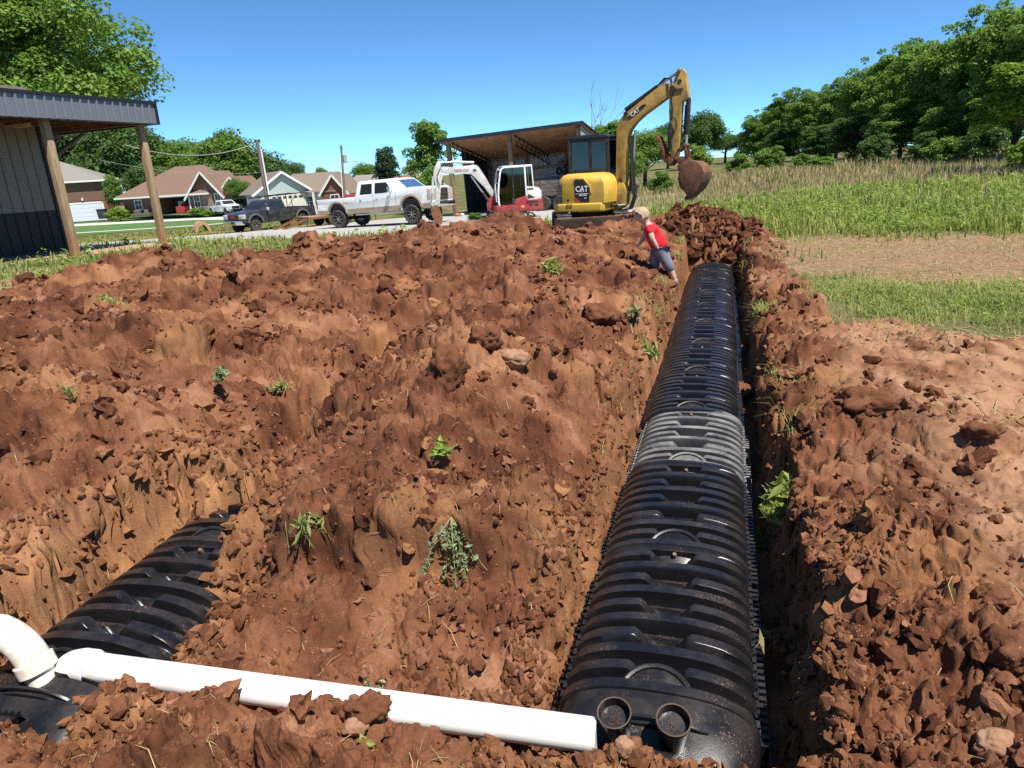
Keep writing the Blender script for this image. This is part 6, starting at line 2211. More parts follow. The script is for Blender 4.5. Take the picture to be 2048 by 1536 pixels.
for kind, lf, px, top, t, lb in [('dense', 'dark', 40, 230, 118, 'dark tree behind the porch wall left of the two storey brick house'), ('dense2', 'dark', 165, 215, 122, 'dark tree directly behind the two storey brick house'), ('dense', 'dark', 262, 238, 112, 'tall dark tree between the two brick houses'),
                                 ('dense2', 'mid', 335, 272, 116, 'green tree behind the brown roof ridge'), ('dense', 'mid', 385, 280, 112, 'rounded green tree behind the brown roof gables'), ('dense2', 'mid', 462, 258, 108, 'tallest green tree behind the leaning utility pole'),
                                 ('dense', 'dark', 530, 300, 112, 'green tree just right of the leaning utility pole'), ('broad', 'dark', 590, 318, 120, 'lower dark tree behind the green house'), ('broad2', 'mid', 652, 330, 125, 'small round tree behind the tan roof'),
                                 ('broad', 'mid', 735, 322, 120, 'pale green tree between the straight pole and the cedar'), ('broad2', 'mid', 830, 318, 110, 'green tree between the cedar and the light green tree'), ('dense', 'dark', 300, 330, 100, 'dark low tree filling the gap beside the brown roof'), ('broad', 'mid', 480, 352, 90, 'small tree at the right gable of the brown roofed house')]:
    tree(kind, lf, px, top, t, lb, group=WB)
tree('cedar', 'ced', 779, 281, 85, 'dark column shaped cedar above the white pickup\'s cab')
tree('loose', 'lit', 874, 218, 48, 'light green airy tree at the left end of the shed', width=1.05)
tree('bush', 'lit', 862, 330, 46, 'light green shrub under the airy tree by the shed', name='shrub', cat='shrub', width=.9)
for kind, lf, px, top, t, lb, w_ in [('loose', 'lit', 1222, 226, 50, 'light green tree between the shed roof and the yellow boom', 1.1), ('broad', 'lit', 1290, 258, 44, 'leafy green tree behind the yellow boom', .62), ('broad2', 'lit', 1250, 300, 41, 'bushy green tree right behind the black cab', .5), ('bush', 'yel', 1392, 288, 52, 'lime green bush behind the raised bucket', 1.0), ('bush2', 'mid', 1322, 340, 38, 'green bush under the yellow arm', .8)]:
    tree(kind, lf, px, top, t, lb, width=w_)
tree('dense', 'dark', 1402, 226, 112, 'dark oak standing alone behind the raised bucket', width=.95)
tree('dense2', 'dark', 1335, 245, 125, 'dark tree left of the lone oak, behind the yellow arm', width=.8)
tree('broad', 'dark', 1448, 268, 128, 'low dark tree between the lone oak and the wood', width=1.1)
tree('broad2', 'dark', 1480, 262, 120, 'low dark tree where the wood begins', width=1.0)
RW = 'trees along the right hand wood'
for kind, lf, px, top, t, lb, w_ in [('edge', 'mid', 1515, 208, 96, 'first tree of the wood, at its low far end', 1.05), ('edge2', 'mid', 1560, 168, 88, 'round topped tree second from the far end of the wood', 1.1), ('edge', 'mid', 1612, 158, 80, 'dark tree third from the far end of the wood', 1.05), ('edge2', 'mid', 1665, 142, 72, 'tree in the middle distance of the wood behind the shrubs', 1.0),
                                     ('edge', 'lit', 1722, 100, 60, 'tree where the wood steps up above the shrubs', 1.0), ('edge2', 'lit', 1768, 72, 54, 'feathery topped tree near the middle of the wood', .95), ('edge2', 'lit', 1825, 72, 49, 'bright leafed tree in the nearer half of the wood', 1.15), ('edge', 'lit', 1880, 36, 45, 'tall tree in the nearer half of the wood', 1.0),
                                     ('edge2', 'lit', 1945, 2, 42, 'very tall tree close to the right edge of the wood', .95), ('edge', 'lit', 2010, -30, 38, 'tallest tree at the right edge of the picture', 1.0), ('edge', 'mid', 2085, -50, 35, 'tree cut off by the right edge of the picture', 1.0),
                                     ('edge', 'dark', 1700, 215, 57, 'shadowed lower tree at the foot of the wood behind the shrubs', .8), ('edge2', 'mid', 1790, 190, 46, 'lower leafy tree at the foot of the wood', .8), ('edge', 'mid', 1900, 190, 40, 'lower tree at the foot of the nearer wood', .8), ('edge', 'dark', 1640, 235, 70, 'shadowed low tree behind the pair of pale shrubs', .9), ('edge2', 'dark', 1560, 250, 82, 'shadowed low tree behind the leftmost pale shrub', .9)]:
    tree(kind, lf, px, top, t, lb, width=w_, group=RW)
# the depth of the wood behind its front trees: one mass
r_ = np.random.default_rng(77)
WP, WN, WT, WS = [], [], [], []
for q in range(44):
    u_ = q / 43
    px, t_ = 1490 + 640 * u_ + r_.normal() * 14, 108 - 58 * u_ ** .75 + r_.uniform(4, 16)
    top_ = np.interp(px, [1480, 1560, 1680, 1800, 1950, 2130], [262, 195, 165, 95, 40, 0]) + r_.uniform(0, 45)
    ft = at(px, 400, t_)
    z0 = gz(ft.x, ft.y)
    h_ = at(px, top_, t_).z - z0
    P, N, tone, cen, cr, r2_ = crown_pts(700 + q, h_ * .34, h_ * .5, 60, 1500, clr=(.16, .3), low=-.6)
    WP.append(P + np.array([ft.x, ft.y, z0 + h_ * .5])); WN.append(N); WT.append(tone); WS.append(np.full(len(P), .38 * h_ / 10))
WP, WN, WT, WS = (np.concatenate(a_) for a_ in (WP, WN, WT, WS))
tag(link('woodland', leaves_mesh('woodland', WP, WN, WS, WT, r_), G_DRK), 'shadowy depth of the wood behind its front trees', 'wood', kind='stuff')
tree('loose', 'yel', 2035, 95, 27, 'yellow green sapling in front of the wood at the right edge', width=1.15)
tree('bush2', 'yel', 2050, 255, 25, 'yellow green bush at the right edge below the sapling', name='shrub', cat='shrub', width=.9)
for kind, lf, px, top, t, lb, w_ in [('bush2', 'lit', 1475, 305, 47, 'leftmost pale green shrub in the field', .95), ('bush', 'mid', 1535, 292, 48, 'widest green shrub in the field', 1.1), ('bush2', 'lit', 1600, 306, 47, 'pale green shrub in the field between two others', .8), ('bush', 'lit', 1636, 312, 45, 'rightmost pale green shrub in the field', .95),
                                     ('bush', 'dark', 1740, 268, 42, 'dark undergrowth bush at the foot of the wood', 1.0), ('bush2', 'dark', 1840, 262, 39, 'dark bush at the foot of the wood right of the others', 1.0), ('bush', 'mid', 1885, 272, 36, 'leafy bush spreading from the wood into the grass', 1.0), ('bush', 'dark', 1960, 240, 34, 'dark bush under the tall trees near the right edge', 1.0)]:
    tree(kind, lf, px, top, t, lb, name='shrub', width=w_, group='shrubs in the field', cat='shrub')
# shrubs around the houses
tree('cedar', 'mid', 228, 338, 94, 'narrow dark evergreen against the two storey brick house', width=.75)
tree('bush', 'yel', 233, 413, 91, 'clipped round hedge beside the white garage door', name='hedge', cat='hedge', width=1.4)
tree('bush', 'mid', 392, 414, 89, 'green shrub by the carport corner', name='shrub', cat='shrub', width=1.1)
tree('bush', 'yel', 413, 419, 88, 'yellow green shrub left of the silver pickup', name='shrub', cat='shrub', width=1.0)
tree('bush', 'mid', 948, 425, 33, 'green weed bush before the red tank of the shed', name='shrub', cat='shrub', width=.35)
# bare dead tree behind the shed
dt = at(1172, 330, 60)
t = thing('dead_tree', 'bare leafless tree behind the right end of the shed', 'tree', (dt.x, dt.y, gz(dt.x, dt.y)))
m = MB()
r5 = random.Random(9)
def branch(p, d, L_, r_, dep):
    q = p + d * L_
    m.tube([p, p.lerp(q, .5) + Vector((r5.gauss(0, .03), r5.gauss(0, .03), 0)) * L_, q], [r_, r_ * .75, r_ * .5], 5)
    if dep > 0:
        for _ in range(r5.choice((2, 3, 3))):
            nd = (d + Vector((r5.gauss(0, .38), r5.gauss(0, .38), r5.uniform(.0, .35)))).normalized()
            branch(q, nd, L_ * r5.uniform(.58, .82), r_ * .52, dep - 1)
branch(Vector((0, 0, -.2)), Vector((.05, 0, 1)), 3.2, .13, 4)
m.build('trunk', pm('bleached_bark', (.22, .19, .165), .9, 0, .2), t, smooth=True)
m = MB()
branch(Vector((.1, 0, 1.8)), Vector((.35, 0, 1)).normalized(), 2.2, .07, 3)
m.build('side_branch', pm('bleached_bark', (.22, .19, .165), .9, 0, .2), t, smooth=True)

# ------------------------------------------------------------------ grass, weeds, straw
def blades(P, h, w_, lean, tone, r_, seg=2):
    n = len(P)
    a = r_.uniform(0, 2 * PI, n)
    dx = np.stack([np.cos(a), np.sin(a), np.zeros(n)], 1)
    sd = np.stack([-np.sin(a), np.cos(a), np.zeros(n)], 1)
    up = np.array([0, 0, 1.0])
    hh, ww, ll = h[:, None], w_[:, None], lean[:, None]
    if seg == 1:
        v = np.stack([P - sd * ww, P + sd * ww, P + up * hh + dx * ll * hh], 1)
        i = np.arange(n)[:, None] * 3
        f = i + np.array([[0, 1, 2]])
        k = 3
    else:
        mid = P + up * hh * .6 + dx * ll * hh * .3
        v = np.stack([P - sd * ww, P + sd * ww, mid + sd * ww * .7, mid - sd * ww * .7, P + up * hh * (1 - .25 * ll) + dx * ll * hh], 1)
        i = np.arange(n)[:, None] * 5
        f = np.concatenate([i + np.array([[0, 1, 2]]), i + np.array([[0, 2, 3]]), i + np.array([[3, 2, 4]])], 0)
        k = 5
    return v.reshape(-1, 3), f, np.repeat(tone, k)
def grass_obj(name, label, P, h, w_, lean, tone, mat, r_, seg=2):
    v, f, tn = blades(P, h, w_, lean, tone, r_, seg)
    return tag(link(name, mesh_np(name, v, f, False, {'tone': tn}), mat), label, 'grass', kind='stuff')
def sector(n, r0, r1, a0, a1, r_):
    rr = r0 * (r1 / r0) ** r_.random(n)
    aa = np.radians(r_.uniform(a0, a1, n))
    return rr * np.sin(aa), rr * np.cos(aa)
def surf(x, y):
    return np.where((y < 24) , terrain(x, y)[0], grade_f(x, y)) - .01
GR_FIELD = leaf_mat('field_grass_green', (.15, .20, .04), (.52, .50, .17), .5)
WEED = leaf_mat('weed_leaf', (.13, .21, .035), (.40, .46, .11), .45)
GR_DRY = leaf_mat('dry_grass_tan', (.26, .18, .09), (.56, .43, .25), .25)
GR_LOW = leaf_mat('short_grass_green', (.15, .20, .045), (.50, .48, .18), .48)
BARE_Q = [(4.6, 13.6), (5.6, 14.2), (9, 12.6), (14, 10.5), (14, 7), (6.6, 8.0), (4.4, 9.4), (4.0, 9.6)]
def tanzone(x, y):
    """where the uncut dry grass stands"""
    d = np.hypot(x, y)
    a = np.degrees(np.arctan2(x, y))
    lim = 23.5 + 5 * np.clip((a - 16) / 14, 0, 1.4) + 2.5 * vnoise(x * .25, y * .25, 500)
    return sstep(-1.5, 2.5, d - lim) * sstep(42, 33, a + 3 * vnoise(x * .2, y * .2, 502))
r_ = np.random.default_rng(601)
x, y = sector(70000, 11.5, 60, 11, 46, r_)
tz = tanzone(x, y)
sdd = sdist(x, y, DIRT)
keep = (sdd > .1) & (sdist(x, y, BARE_Q) + .7 * vnoise(x * .9, y * .9, 510) + .4 * vnoise(x * 3, y * 3, 511) > r_.normal(.2, .35, len(x))) & (r_.random(len(x)) > tz * .84) & ~((np.abs(x - 2.4) < 2.2) & (np.abs(y - 19) < 2.6))
dn = vnoise(x * .8, y * .8, 515)
keep &= r_.random(len(x)) < .55 + .6 * dn + .3
x, y = x[keep], y[keep]
d = np.hypot(x, y)
hh = (.09 + .30 * r_.random(len(x)) ** 1.6) * (1 + .7 * vnoise(x * .45, y * .45, 520) + .3 * vnoise(x * 1.7, y * 1.7, 521)) * np.clip(.7 + d / 60, .8, 1.3)
grass_obj('field_grass', 'tall yellow green weeds and grass covering the field beyond the trench', np.column_stack([x, y, surf(x, y)]), hh, .006 + .0007 * d, r_.uniform(.05, .6, len(x)), np.clip(.5 + .55 * vnoise(x * .35, y * .35, 530) + .25 * vnoise(x * 1.3, y * 1.3, 531) + r_.normal(0, .22, len(x)), 0, 1), GR_FIELD, r_)
x, y = sector(60000, 20, 75, 8, 46, r_)
tz = tanzone(x, y)
keep = (r_.random(len(x)) < np.maximum(tz * .95, .10)) & (sdist(x, y, DIRT) > .4) & ~((x < 6) & (y < 30))
x, y = x[keep], y[keep]
d = np.hypot(x, y)
grass_obj('dry_grass', 'band of tall dry tan grass in front of the wood', np.column_stack([x, y, surf(x, y)]), r_.uniform(.14, .48, len(x)) * (1 + .5 * vnoise(x * .3, y * .3, 541)), .004 + .0006 * d, r_.uniform(.05, .45, len(x)), np.clip(.5 + .3 * vnoise(x * .4, y * .4, 540) + r_.normal(0, .2, len(x)), 0, 1), GR_DRY, r_, 1)
# broad leafed weeds in the field
def weeds(name, label, x, y, hmin, hmax, lf, mat, r_, per=14):
    n = len(x)
    z = surf(x, y)
    hgt = r_.uniform(hmin, hmax, n)
    k = np.repeat(np.arange(n), per)
    u_ = r_.random(len(k))
    a = r_.uniform(0, 2 * PI, len(k))
    rr = hgt[k] * (.12 + .32 * r_.random(len(k)) * (1.1 - u_))
    P = np.column_stack([x[k] + np.cos(a) * rr, y[k] + np.sin(a) * rr, z[k] + hgt[k] * (.12 + .88 * u_)])
    N = np.column_stack([np.cos(a) * .5, np.sin(a) * .5, np.full(len(k), .8)]) + r_.normal(size=(len(k), 3)) * .3
    dd = np.hypot(x, y)[k]
    tone = np.clip(r_.random(n)[k] * .5 + r_.random(len(k)) * .5, 0, 1)
    me = leaves_mesh(name, P, N, (lf * (.6 + .8 * r_.random(len(k)))) * np.clip(dd / 14, .7, 2.2), tone, r_, 2.0)
    return tag(link(name, me, mat), label, 'weeds', kind='stuff')
x, y = sector(4200, 12.5, 30, 12, 46, r_)
keep = (sdist(x, y, DIRT) > .3) & (sdist(x, y, BARE_Q) > .5) & (r_.random(len(x)) > tanzone(x, y)) & (vnoise(x * .5, y * .5, 550) > -.25)
weeds('field_weeds', 'leafy green weeds standing in the field grass', x[keep], y[keep], .15, .42, .026, WEED, r_, 18)
# strip of cut grass between the scraped soil and the dirt on the right
STRIP = [(3.5, 6.9), (4.4, 6.3), (6.5, 5.6), (9, 4.9), (10, 6.5), (6.6, 8.0), (4.4, 9.2), (3.9, 9.0)]
x, y = r_.uniform(3, 10, 60000), r_.uniform(4.5, 9.8, 60000)
keep = (sdist(x, y, STRIP) + .45 * vnoise(x * 1.2, y * 1.2, 560) + .2 * vnoise(x * 4, y * 4, 563) < r_.normal(.0, .2, len(x))) & (np.abs(np.degrees(np.arctan2(x, y))) < 47) & (r_.random(len(x)) < .75 + .5 * vnoise(x * 2, y * 2, 561))
x, y = x[keep], y[keep]
grass_obj('strip_grass', 'strip of short bright grass between scraped soil and dirt on the right', np.column_stack([x, y, surf(x, y)]), r_.uniform(.03, .17, len(x)) * (1 + .6 * vnoise(x * 1.4, y * 1.4, 565)), r_.uniform(.003, .006, len(x)), r_.uniform(.3, 1.5, len(x)), np.clip(.58 + .5 * vnoise(x * 1.1, y * 1.1, 562) + r_.normal(0, .22, len(x)), 0, 1), GR_LOW, r_)
x, y = r_.uniform(3.4, 9, 900), r_.uniform(4.9, 9.4, 900)
keep = (sdist(x, y, STRIP) < -.1)
weeds('strip_weeds', 'small broad leaved weeds in the bright grass strip', x[keep], y[keep], .06, .18, .03, WEED, r_, 10)
# flat straw and clippings on scraped soil and dirt
def straws(name, label, x, y, lmin, lmax, wd, mat, r_, lift=.012, tonec=.6):
    n = len(x)
    z = surf(x, y) + lift
    L_ = r_.uniform(lmin, lmax, n)
    a = r_.uniform(0, 2 * PI, n)
    x2, y2 = x + np.cos(a) * L_, y + np.sin(a) * L_
    z2 = surf(x2, y2) + lift + r_.uniform(0, .03, n)
    xm, ym = (x + x2) / 2 + r_.normal(0, .08, n) * L_, (y + y2) / 2 + r_.normal(0, .08, n) * L_
    zm = np.maximum((z + z2) / 2, surf(xm, ym) + lift) + r_.uniform(0, .02, n)
    sd = np.column_stack([-np.sin(a), np.cos(a), np.zeros(n)]) * wd
    A, B_, D_ = np.column_stack([x, y, z]), np.column_stack([xm, ym, zm]), np.column_stack([x2, y2, z2])
    v = np.stack([A - sd, A + sd, B_ + sd, B_ - sd, D_ + sd * .3, D_ - sd * .3], 1).reshape(-1, 3)
    i = np.arange(n)[:, None] * 6
    f = np.concatenate([i + np.array([[0, 1, 2]]), i + np.array([[0, 2, 3]]), i + np.array([[3, 2, 4]]), i + np.array([[3, 4, 5]])], 0)
    tone = np.clip(r_.normal(tonec, .25, n), 0, 1)
    return tag(link(name, mesh_np(name, v, f, False, {'tone': np.repeat(tone, 6)}), mat), label, 'straw', kind='stuff')
STRAW = leaf_mat('straw_mixed', (.10, .12, .035), (.46, .37, .19), .2)
x, y = r_.uniform(2.2, 13, 16000), r_.uniform(2.0, 14, 16000)
cl = vnoise(x * .9, y * .9, 570)
q1_ = (sdist(x, y, BARE_Q) < .4) & (r_.random(len(x)) < .8 + cl)
q2_ = (sdist(x, y, [(2.4, 5.6), (3.3, 6.6), (4.4, 6.1), (9, 4.6), (9, 2.4), (4.5, 3.4), (2.9, 4.2)]) < .3) & (r_.random(len(x)) < .25 + .9 * cl)
keep = (q1_ | q2_)
straws('cut_straw', 'cut straw and clippings strewn over the scraped soil', x[keep], y[keep], .06, .22, .004, STRAW, r_)
x, y = r_.uniform(3.2, 14, 20000), r_.uniform(3.0, 14.5, 20000)
keep = (np.degrees(np.arctan2(x, y)) < 47) & ((sdist(x, y, BARE_Q) < .6) | (sdist(x, y, [(2.4, 5.6), (3.3, 6.6), (4.4, 6.1), (9, 4.6), (9, 2.4), (4.5, 3.4), (2.9, 4.2)]) < .2)) & (r_.random(len(x)) < -.02 + .98 * sstep(-.25, .5, vnoise(x * .8, y * 1.6, 575)))
x, y = x[keep], y[keep]
grass_obj('sparse_grass', 'sparse grass and clippings on the scraped soil right of the trench', np.column_stack([x, y, surf(x, y)]), r_.uniform(.03, .12, len(x)), r_.uniform(.003, .006, len(x)), r_.uniform(.5, 1.6, len(x)), np.clip(r_.normal(.6, .25, len(x)), 0, 1), GR_LOW, r_)
P_, r6 = scatter_dirt(2600, 1.5, 13, 611, lambda x, y, d, rt, it, am, r_: (d > .6) & chamber_free(x, y) & (r_.random(len(x)) < .25 + .7 * sstep(.0, .5, vnoise(x * .9, y * .9, 580))))
straws('dirt_straw', 'thin roots and dead stems lying in the dirt', P_[:, 0], P_[:, 1], .03, .13, .0014, STRAW, r6, .012, .7)
# grass hanging on both banks of the long trench
n_ = 9000
s_ = r_.uniform(.6, 12.2, n_)
side = np.where(r_.random(n_) < .5, -1, 1)
lt = side * (np.where(side < 0, .50, .57) + np.abs(r_.normal(0, .10, n_)))
x, y = TA[0] + TD[0] * s_ + TD[1] * lt, TA[1] + TD[1] * s_ - TD[0] * lt
keep = r_.random(n_) < sstep(.05, .55, vnoise(s_ * 1.1, side * 3.0, 596)) * np.where(s_ < 1.6, .4, .9)
x, y, s_, side = x[keep], y[keep], s_[keep], side[keep]
grass_obj('bank_grass', 'dry and green grass tufts hanging on the banks of the long trench', np.column_stack([x, y, surf(x, y)]), r_.uniform(.05, .17, len(x)), r_.uniform(.002, .004, len(x)) * np.clip(y / 5, .8, 2), r_.uniform(.4, 1.8, len(x)), np.clip(r_.normal(.72, .22, len(x)), 0, 1), GR_FIELD, r_)
# grass by the porch, along the gravel and on the far side of the piles
x, y = sector(46000, 9.5, 34, -47, 6, r_)
g1 = sdist(x, y, DIRT) > .15
gravel = sdist(x, y, [(-40, 36), (-20, 33.5), (-12, 29.8), (-6, 27.0), (0, 24.6), (8, 25.5), (10, 38), (-5, 44), (-22, 43), (-42, 42)])
pl = (x + 9.61) * .36 + (y - 20.14) * .93, (x + 9.61) * -.93 + (y - 20.14) * .36
slab = (pl[0] < .4) & (pl[1] > -.2)
keep = g1 & (gravel > .1) & ~slab & (r_.random(len(x)) < .55 + .8 * vnoise(x * .7, y * .7, 590)) & ~((x > .0) & (y > 16.5) & (y < 21.5))
x, y = x[keep], y[keep]
d = np.hypot(x, y)
grass_obj('verge_grass', 'patchy grass between the dirt heaps and the gravel', np.column_stack([x, y, surf(x, y)]), (.05 + .2 * r_.random(len(x)) ** 1.6) * np.clip(d / 16, .8, 1.4), .004 + .0006 * d, r_.uniform(.1, .8, len(x)), np.clip(.55 + .3 * vnoise(x * .5, y * .5, 592) + r_.normal(0, .2, len(x)), 0, 1), GR_LOW, r_)
x, y = sector(520, 11, 27, -46, 5, r_)
pl = (x + 9.61) * .36 + (y - 20.14) * .93, (x + 9.61) * -.93 + (y - 20.14) * .36
keep = (sdist(x, y, DIRT) > .2) & ~((pl[0] < .4) & (pl[1] > -.2)) & (sdist(x, y, [(-40, 36), (-20, 33.5), (-12, 29.8), (-6, 27.0), (0, 24.6), (8, 25.5), (10, 38), (-5, 44), (-22, 43), (-42, 42)]) > -.6) & (r_.random(len(x)) < .55 + vnoise(x * .6, y * .6, 594)) & ~((x > .0) & (y > 16.5) & (y < 21.5))
weeds('verge_weeds', 'leafy weeds scattered along the verge before the gravel', x[keep], y[keep], .12, .42, .038, WEED, r_, 16)
x, y = sector(9000, 47, 64, -40, -10, r_)
grass_obj('lawn_grass', 'sunlit grass beyond the gravel', np.column_stack([x, y, grade_f(x, y)]), r_.uniform(.08, .2, len(x)), np.full(len(x), .04), r_.uniform(.1, .6, len(x)), r_.random(len(x)), GR_LOW, r_, 1)

# ------------------------------------------------------------------ single plants lying or growing in the dirt
def sprig(name, label, px, py, z, size, n, mat, hang=(0, 0, -1), spread=.5, leafs=10, lf=.02, asp=2.4, stem=.003, cat='weed', up=.03):
    p = hit(px, py)
    gz_ = p.z
    t = thing(name, label, cat, (p.x, p.y, gz_ + up))
    rs = np.random.default_rng(int(px * 7 + py))
    m = MB()
    P, N = [], []
    hv = Vector(hang).normalized()
    for k in range(n):
        d_ = (hv + Vector((rs.normal() * spread, rs.normal() * spread * .7, rs.normal() * spread * .5))).normalized()
        L_ = size * rs.uniform(.6, 1.1)
        q0, q1_, q2_ = Vector((0, 0, 0)), d_ * L_ * .5 + Vector((0, 0, .03 * L_)), d_ * L_ + Vector((0, 0, -.25 * L_ * (1 if hang[2] <= 0 else .3)))
        m.tube([q0, q1_, q2_], [stem, stem * .7, stem * .3], 4)
        for j in range(leafs):
            s_ = .2 + .8 * j / leafs
            q = q0.lerp(q1_, s_ * 2) if s_ < .5 else q1_.lerp(q2_, s_ * 2 - 1)
            P.append(q + Vector(rs.normal(size=3)) * lf * .5)
            N.append(Vector(rs.normal(size=3)) + Vector((0, -.3, .8)))
    m.build('stem', pm('pale_stem', (.28, .26, .12), .7), t)
    P, N = np.array([list(q) for q in P]), np.array([list(q) for q in N])
    link('leaves', leaves_mesh('leaves', P, N, lf * rs.uniform(.6, 1.3, len(P)), rs.random(len(P)), rs, asp), mat, t)
    return t
sprig('uprooted_weed', 'grey green feathery weed hanging down the dirt face above the white pipe', 905, 1062, .12, .26, 9, leaf_mat('sage_leaf', (.10, .14, .06), (.26, .32, .16), .25), (.05, -.55, -1), .32, 26, .016, 2.6, up=.05)
sprig('uprooted_weed', 'small wilted tuft hanging from the dirt ledge left of the feathery weed', 625, 1062, .12, .15, 7, GR_LOW, (.1, -.5, -1), .5, 9, .018, 3.5, up=.04)
sprig('uprooted_weed', 'pale fern like sprig lying on the dirt in the left half', 436, 770, .25, .26, 4, leaf_mat('sage_leaf', (.10, .14, .06), (.26, .32, .16), .25), (.25, -.6, .2), .25, 34, .022, 2.2, up=.05)
sprig('uprooted_weed', 'long limp stalk lying on the dirt at far left', 190, 612, .45, .75, 1, GR_LOW, (.75, -.55, .05), .05, 26, .03, 3.5, .006, up=.05)
sprig('young_weed', 'bright green leafy weed on the middle of the centre mound', 884, 912, .3, .07, 8, G_YEL, (0, -.2, .45), .9, 4, .03, 2.2, up=.01)
sprig('young_weed', 'bright green grass tuft high on the heap left of the child', 1106, 548, .4, .2, 16, GR_FIELD, (0, -.1, .7), .7, 4, .035, 5, up=.01)
sprig('uprooted_weed', 'big wilted green weed drooping over the right edge of the long trench', 1575, 985, .05, .34, 11, GR_FIELD, (-.25, -.75, -.3), .4, 12, .045, 3.4, .004, up=.05)
sprig('uprooted_weed', 'leafy green weed hanging into the trench beside the second chamber', 1515, 1085, .0, .24, 9, G_LIT, (-.4, -.3, -.6), .5, 10, .035, 2.2, .003, up=.04)
sprig('uprooted_weed', 'dry straw bunch poking from the right trench bank near the cups', 1535, 1290, .0, .24, 10, STRAW, (-.8, -.1, .15), .4, 2, .02, 5, .0025, up=.05)
sprig('young_weed', 'green weed on the left trench edge above the half buried chamber', 560, 780, .1, .16, 12, GR_LOW, (.1, -.4, .2), .7, 5, .02, 3.5, .002, up=.01)
sprig('young_weed', 'curled green shoot at the dark hole far left', 150, 805, .35, .18, 5, GR_LOW, (.1, -.2, .6), .5, 5, .022, 2.8, .002, up=.01)
sprig('young_weed', 'dry grass tuft on the left bank of the long trench midway', 1270, 650, .1, .2, 22, STRAW, (.1, -.3, .8), .6, 1, .03, 6, .002, up=.01)
sprig('young_weed', 'green grass tuft on the left bank of the long trench above the grey chamber', 1295, 720, .1, .22, 20, GR_LOW, (.2, -.3, .6), .6, 3, .03, 5, .002, up=.01)
sprig('young_weed', 'thin grey weed growing in front of the white pipe', 745, 1400, -.2, .12, 5, leaf_mat('sage_leaf', (.10, .14, .06), (.26, .32, .16), .25), (0, -.1, 1), .4, 8, .012, 2, .0015, up=.0)
sprig('young_weed', 'small green leaf cluster at the bottom edge left of the cups', 735, 1500, -.1, .035, 4, WEED, (0, -.1, .3), .9, 2, .022, 1.7, .0015, up=.005)

# distinct clods and stones
def rock(name, label, px, py, z, size, mat, seed, sc=(1, .9, .8), cat='clod', rough=.4, lift=.25):
    p = hit(px, py)
    v, f = ico(4)
    n_ = vnoise(v[:, 0] * 1.6 + seed, v[:, 1] * 1.6, seed, v[:, 2] * 1.6)
    n2_ = vnoise(v[:, 0] * 5 + seed, v[:, 1] * 5, seed + 1, v[:, 2] * 5)
    n3_ = vnoise(v[:, 0] * 13 + seed, v[:, 1] * 13, seed + 2, v[:, 2] * 13)
    v = v * (1 + rough * n_ + rough * .55 * n2_ + rough * .25 * n3_)[:, None] * np.array(sc) * size
    at_ = {'dry': np.full(len(v), .45), 'clay': np.zeros(len(v)), 'bare': np.zeros(len(v)), 'flat': np.zeros(len(v))}
    o = link(name, mesh_np(name, v, f, True, at_), mat, None, (p.x, p.y, p.z + size * lift))
    return tag(o, label, cat)
PALER = pm('pale_stone', (.34, .20, .115), .9, 0, .3, 25, (.20, .085, .042), .8, 14.0, bump=.5, bscale=60)
rock('dirt_clod', 'large dark clod jutting from the centre mound', 897, 765, .42, .115, EARTH, 3, (1, .8, 1.25), lift=.45)
rock('stone', 'tan rounded stone right of the jutting clod on the centre mound', 1030, 730, .42, .09, PALER, 5, (1.2, .9, .8), 'stone', .3, .0)
rock('dirt_clod', 'dark hollow clod on the crest of the centre mound', 975, 690, .45, .10, EARTH, 8, (1.2, 1, .8), lift=.3)
rock('dirt_clod', 'dark clod beside the trench edge below the child', 1200, 640, .3, .15, EARTH, 11, (1.2, 1, .8), lift=.3)
rock('dirt_clod', 'clod pair on the scraped soil right of the long trench', 1730, 815, .08, .11, EARTH, 14, (1.3, .9, .8), lift=.2)
rock('dirt_clod', 'dark clod on the right soil further from the trench', 1960, 870, .05, .085, EARTH, 15, (1.3, .9, .7), lift=.2)
rock('dirt_clod', 'round dark clod at the right edge, middle height', 1985, 1205, .03, .05, EARTH, 17, (1.2, .9, .8), lift=.4)
rock('dirt_clod', 'knobbly dark clod in the lower right corner area', 2015, 1330, .03, .075, EARTH, 18, (1, .9, .9), lift=.4)
rock('stone', 'pale orange stone in the bottom right corner', 1993, 1495, .03, .05, PALER, 20, (1.3, .8, .8), 'stone', .2, .2)
rock('stone', 'pale crumbly stone in front of the white pipe\'s middle', 712, 1462, -.12, .035, PALER, 23, (1.2, .9, .8), 'stone', .25, .2)
rock('stone', 'pale stone near the bottom edge right of the middle', 1250, 1500, -.08, .03, PALER, 26, (1, .9, 1.0), 'stone', .25, .3)
rock('dirt_clod', 'lump of dirt resting against the middle of the white pipe', 740, 1425, -.2, .06, EARTH, 29, (1.3, .8, .9), lift=.2)
rock('dirt_clod', 'dirt lump spilled over the right side of the fourth chamber', 1468, 795, -.1, .16, EARTH, 33, (1.3, 1.0, .55), lift=.3)
rock('dirt_clod', 'dirt heap on top of the half buried chamber', 425, 1085, -.2, .15, EARTH, 36, (1.1, 1.0, .6), lift=.3)
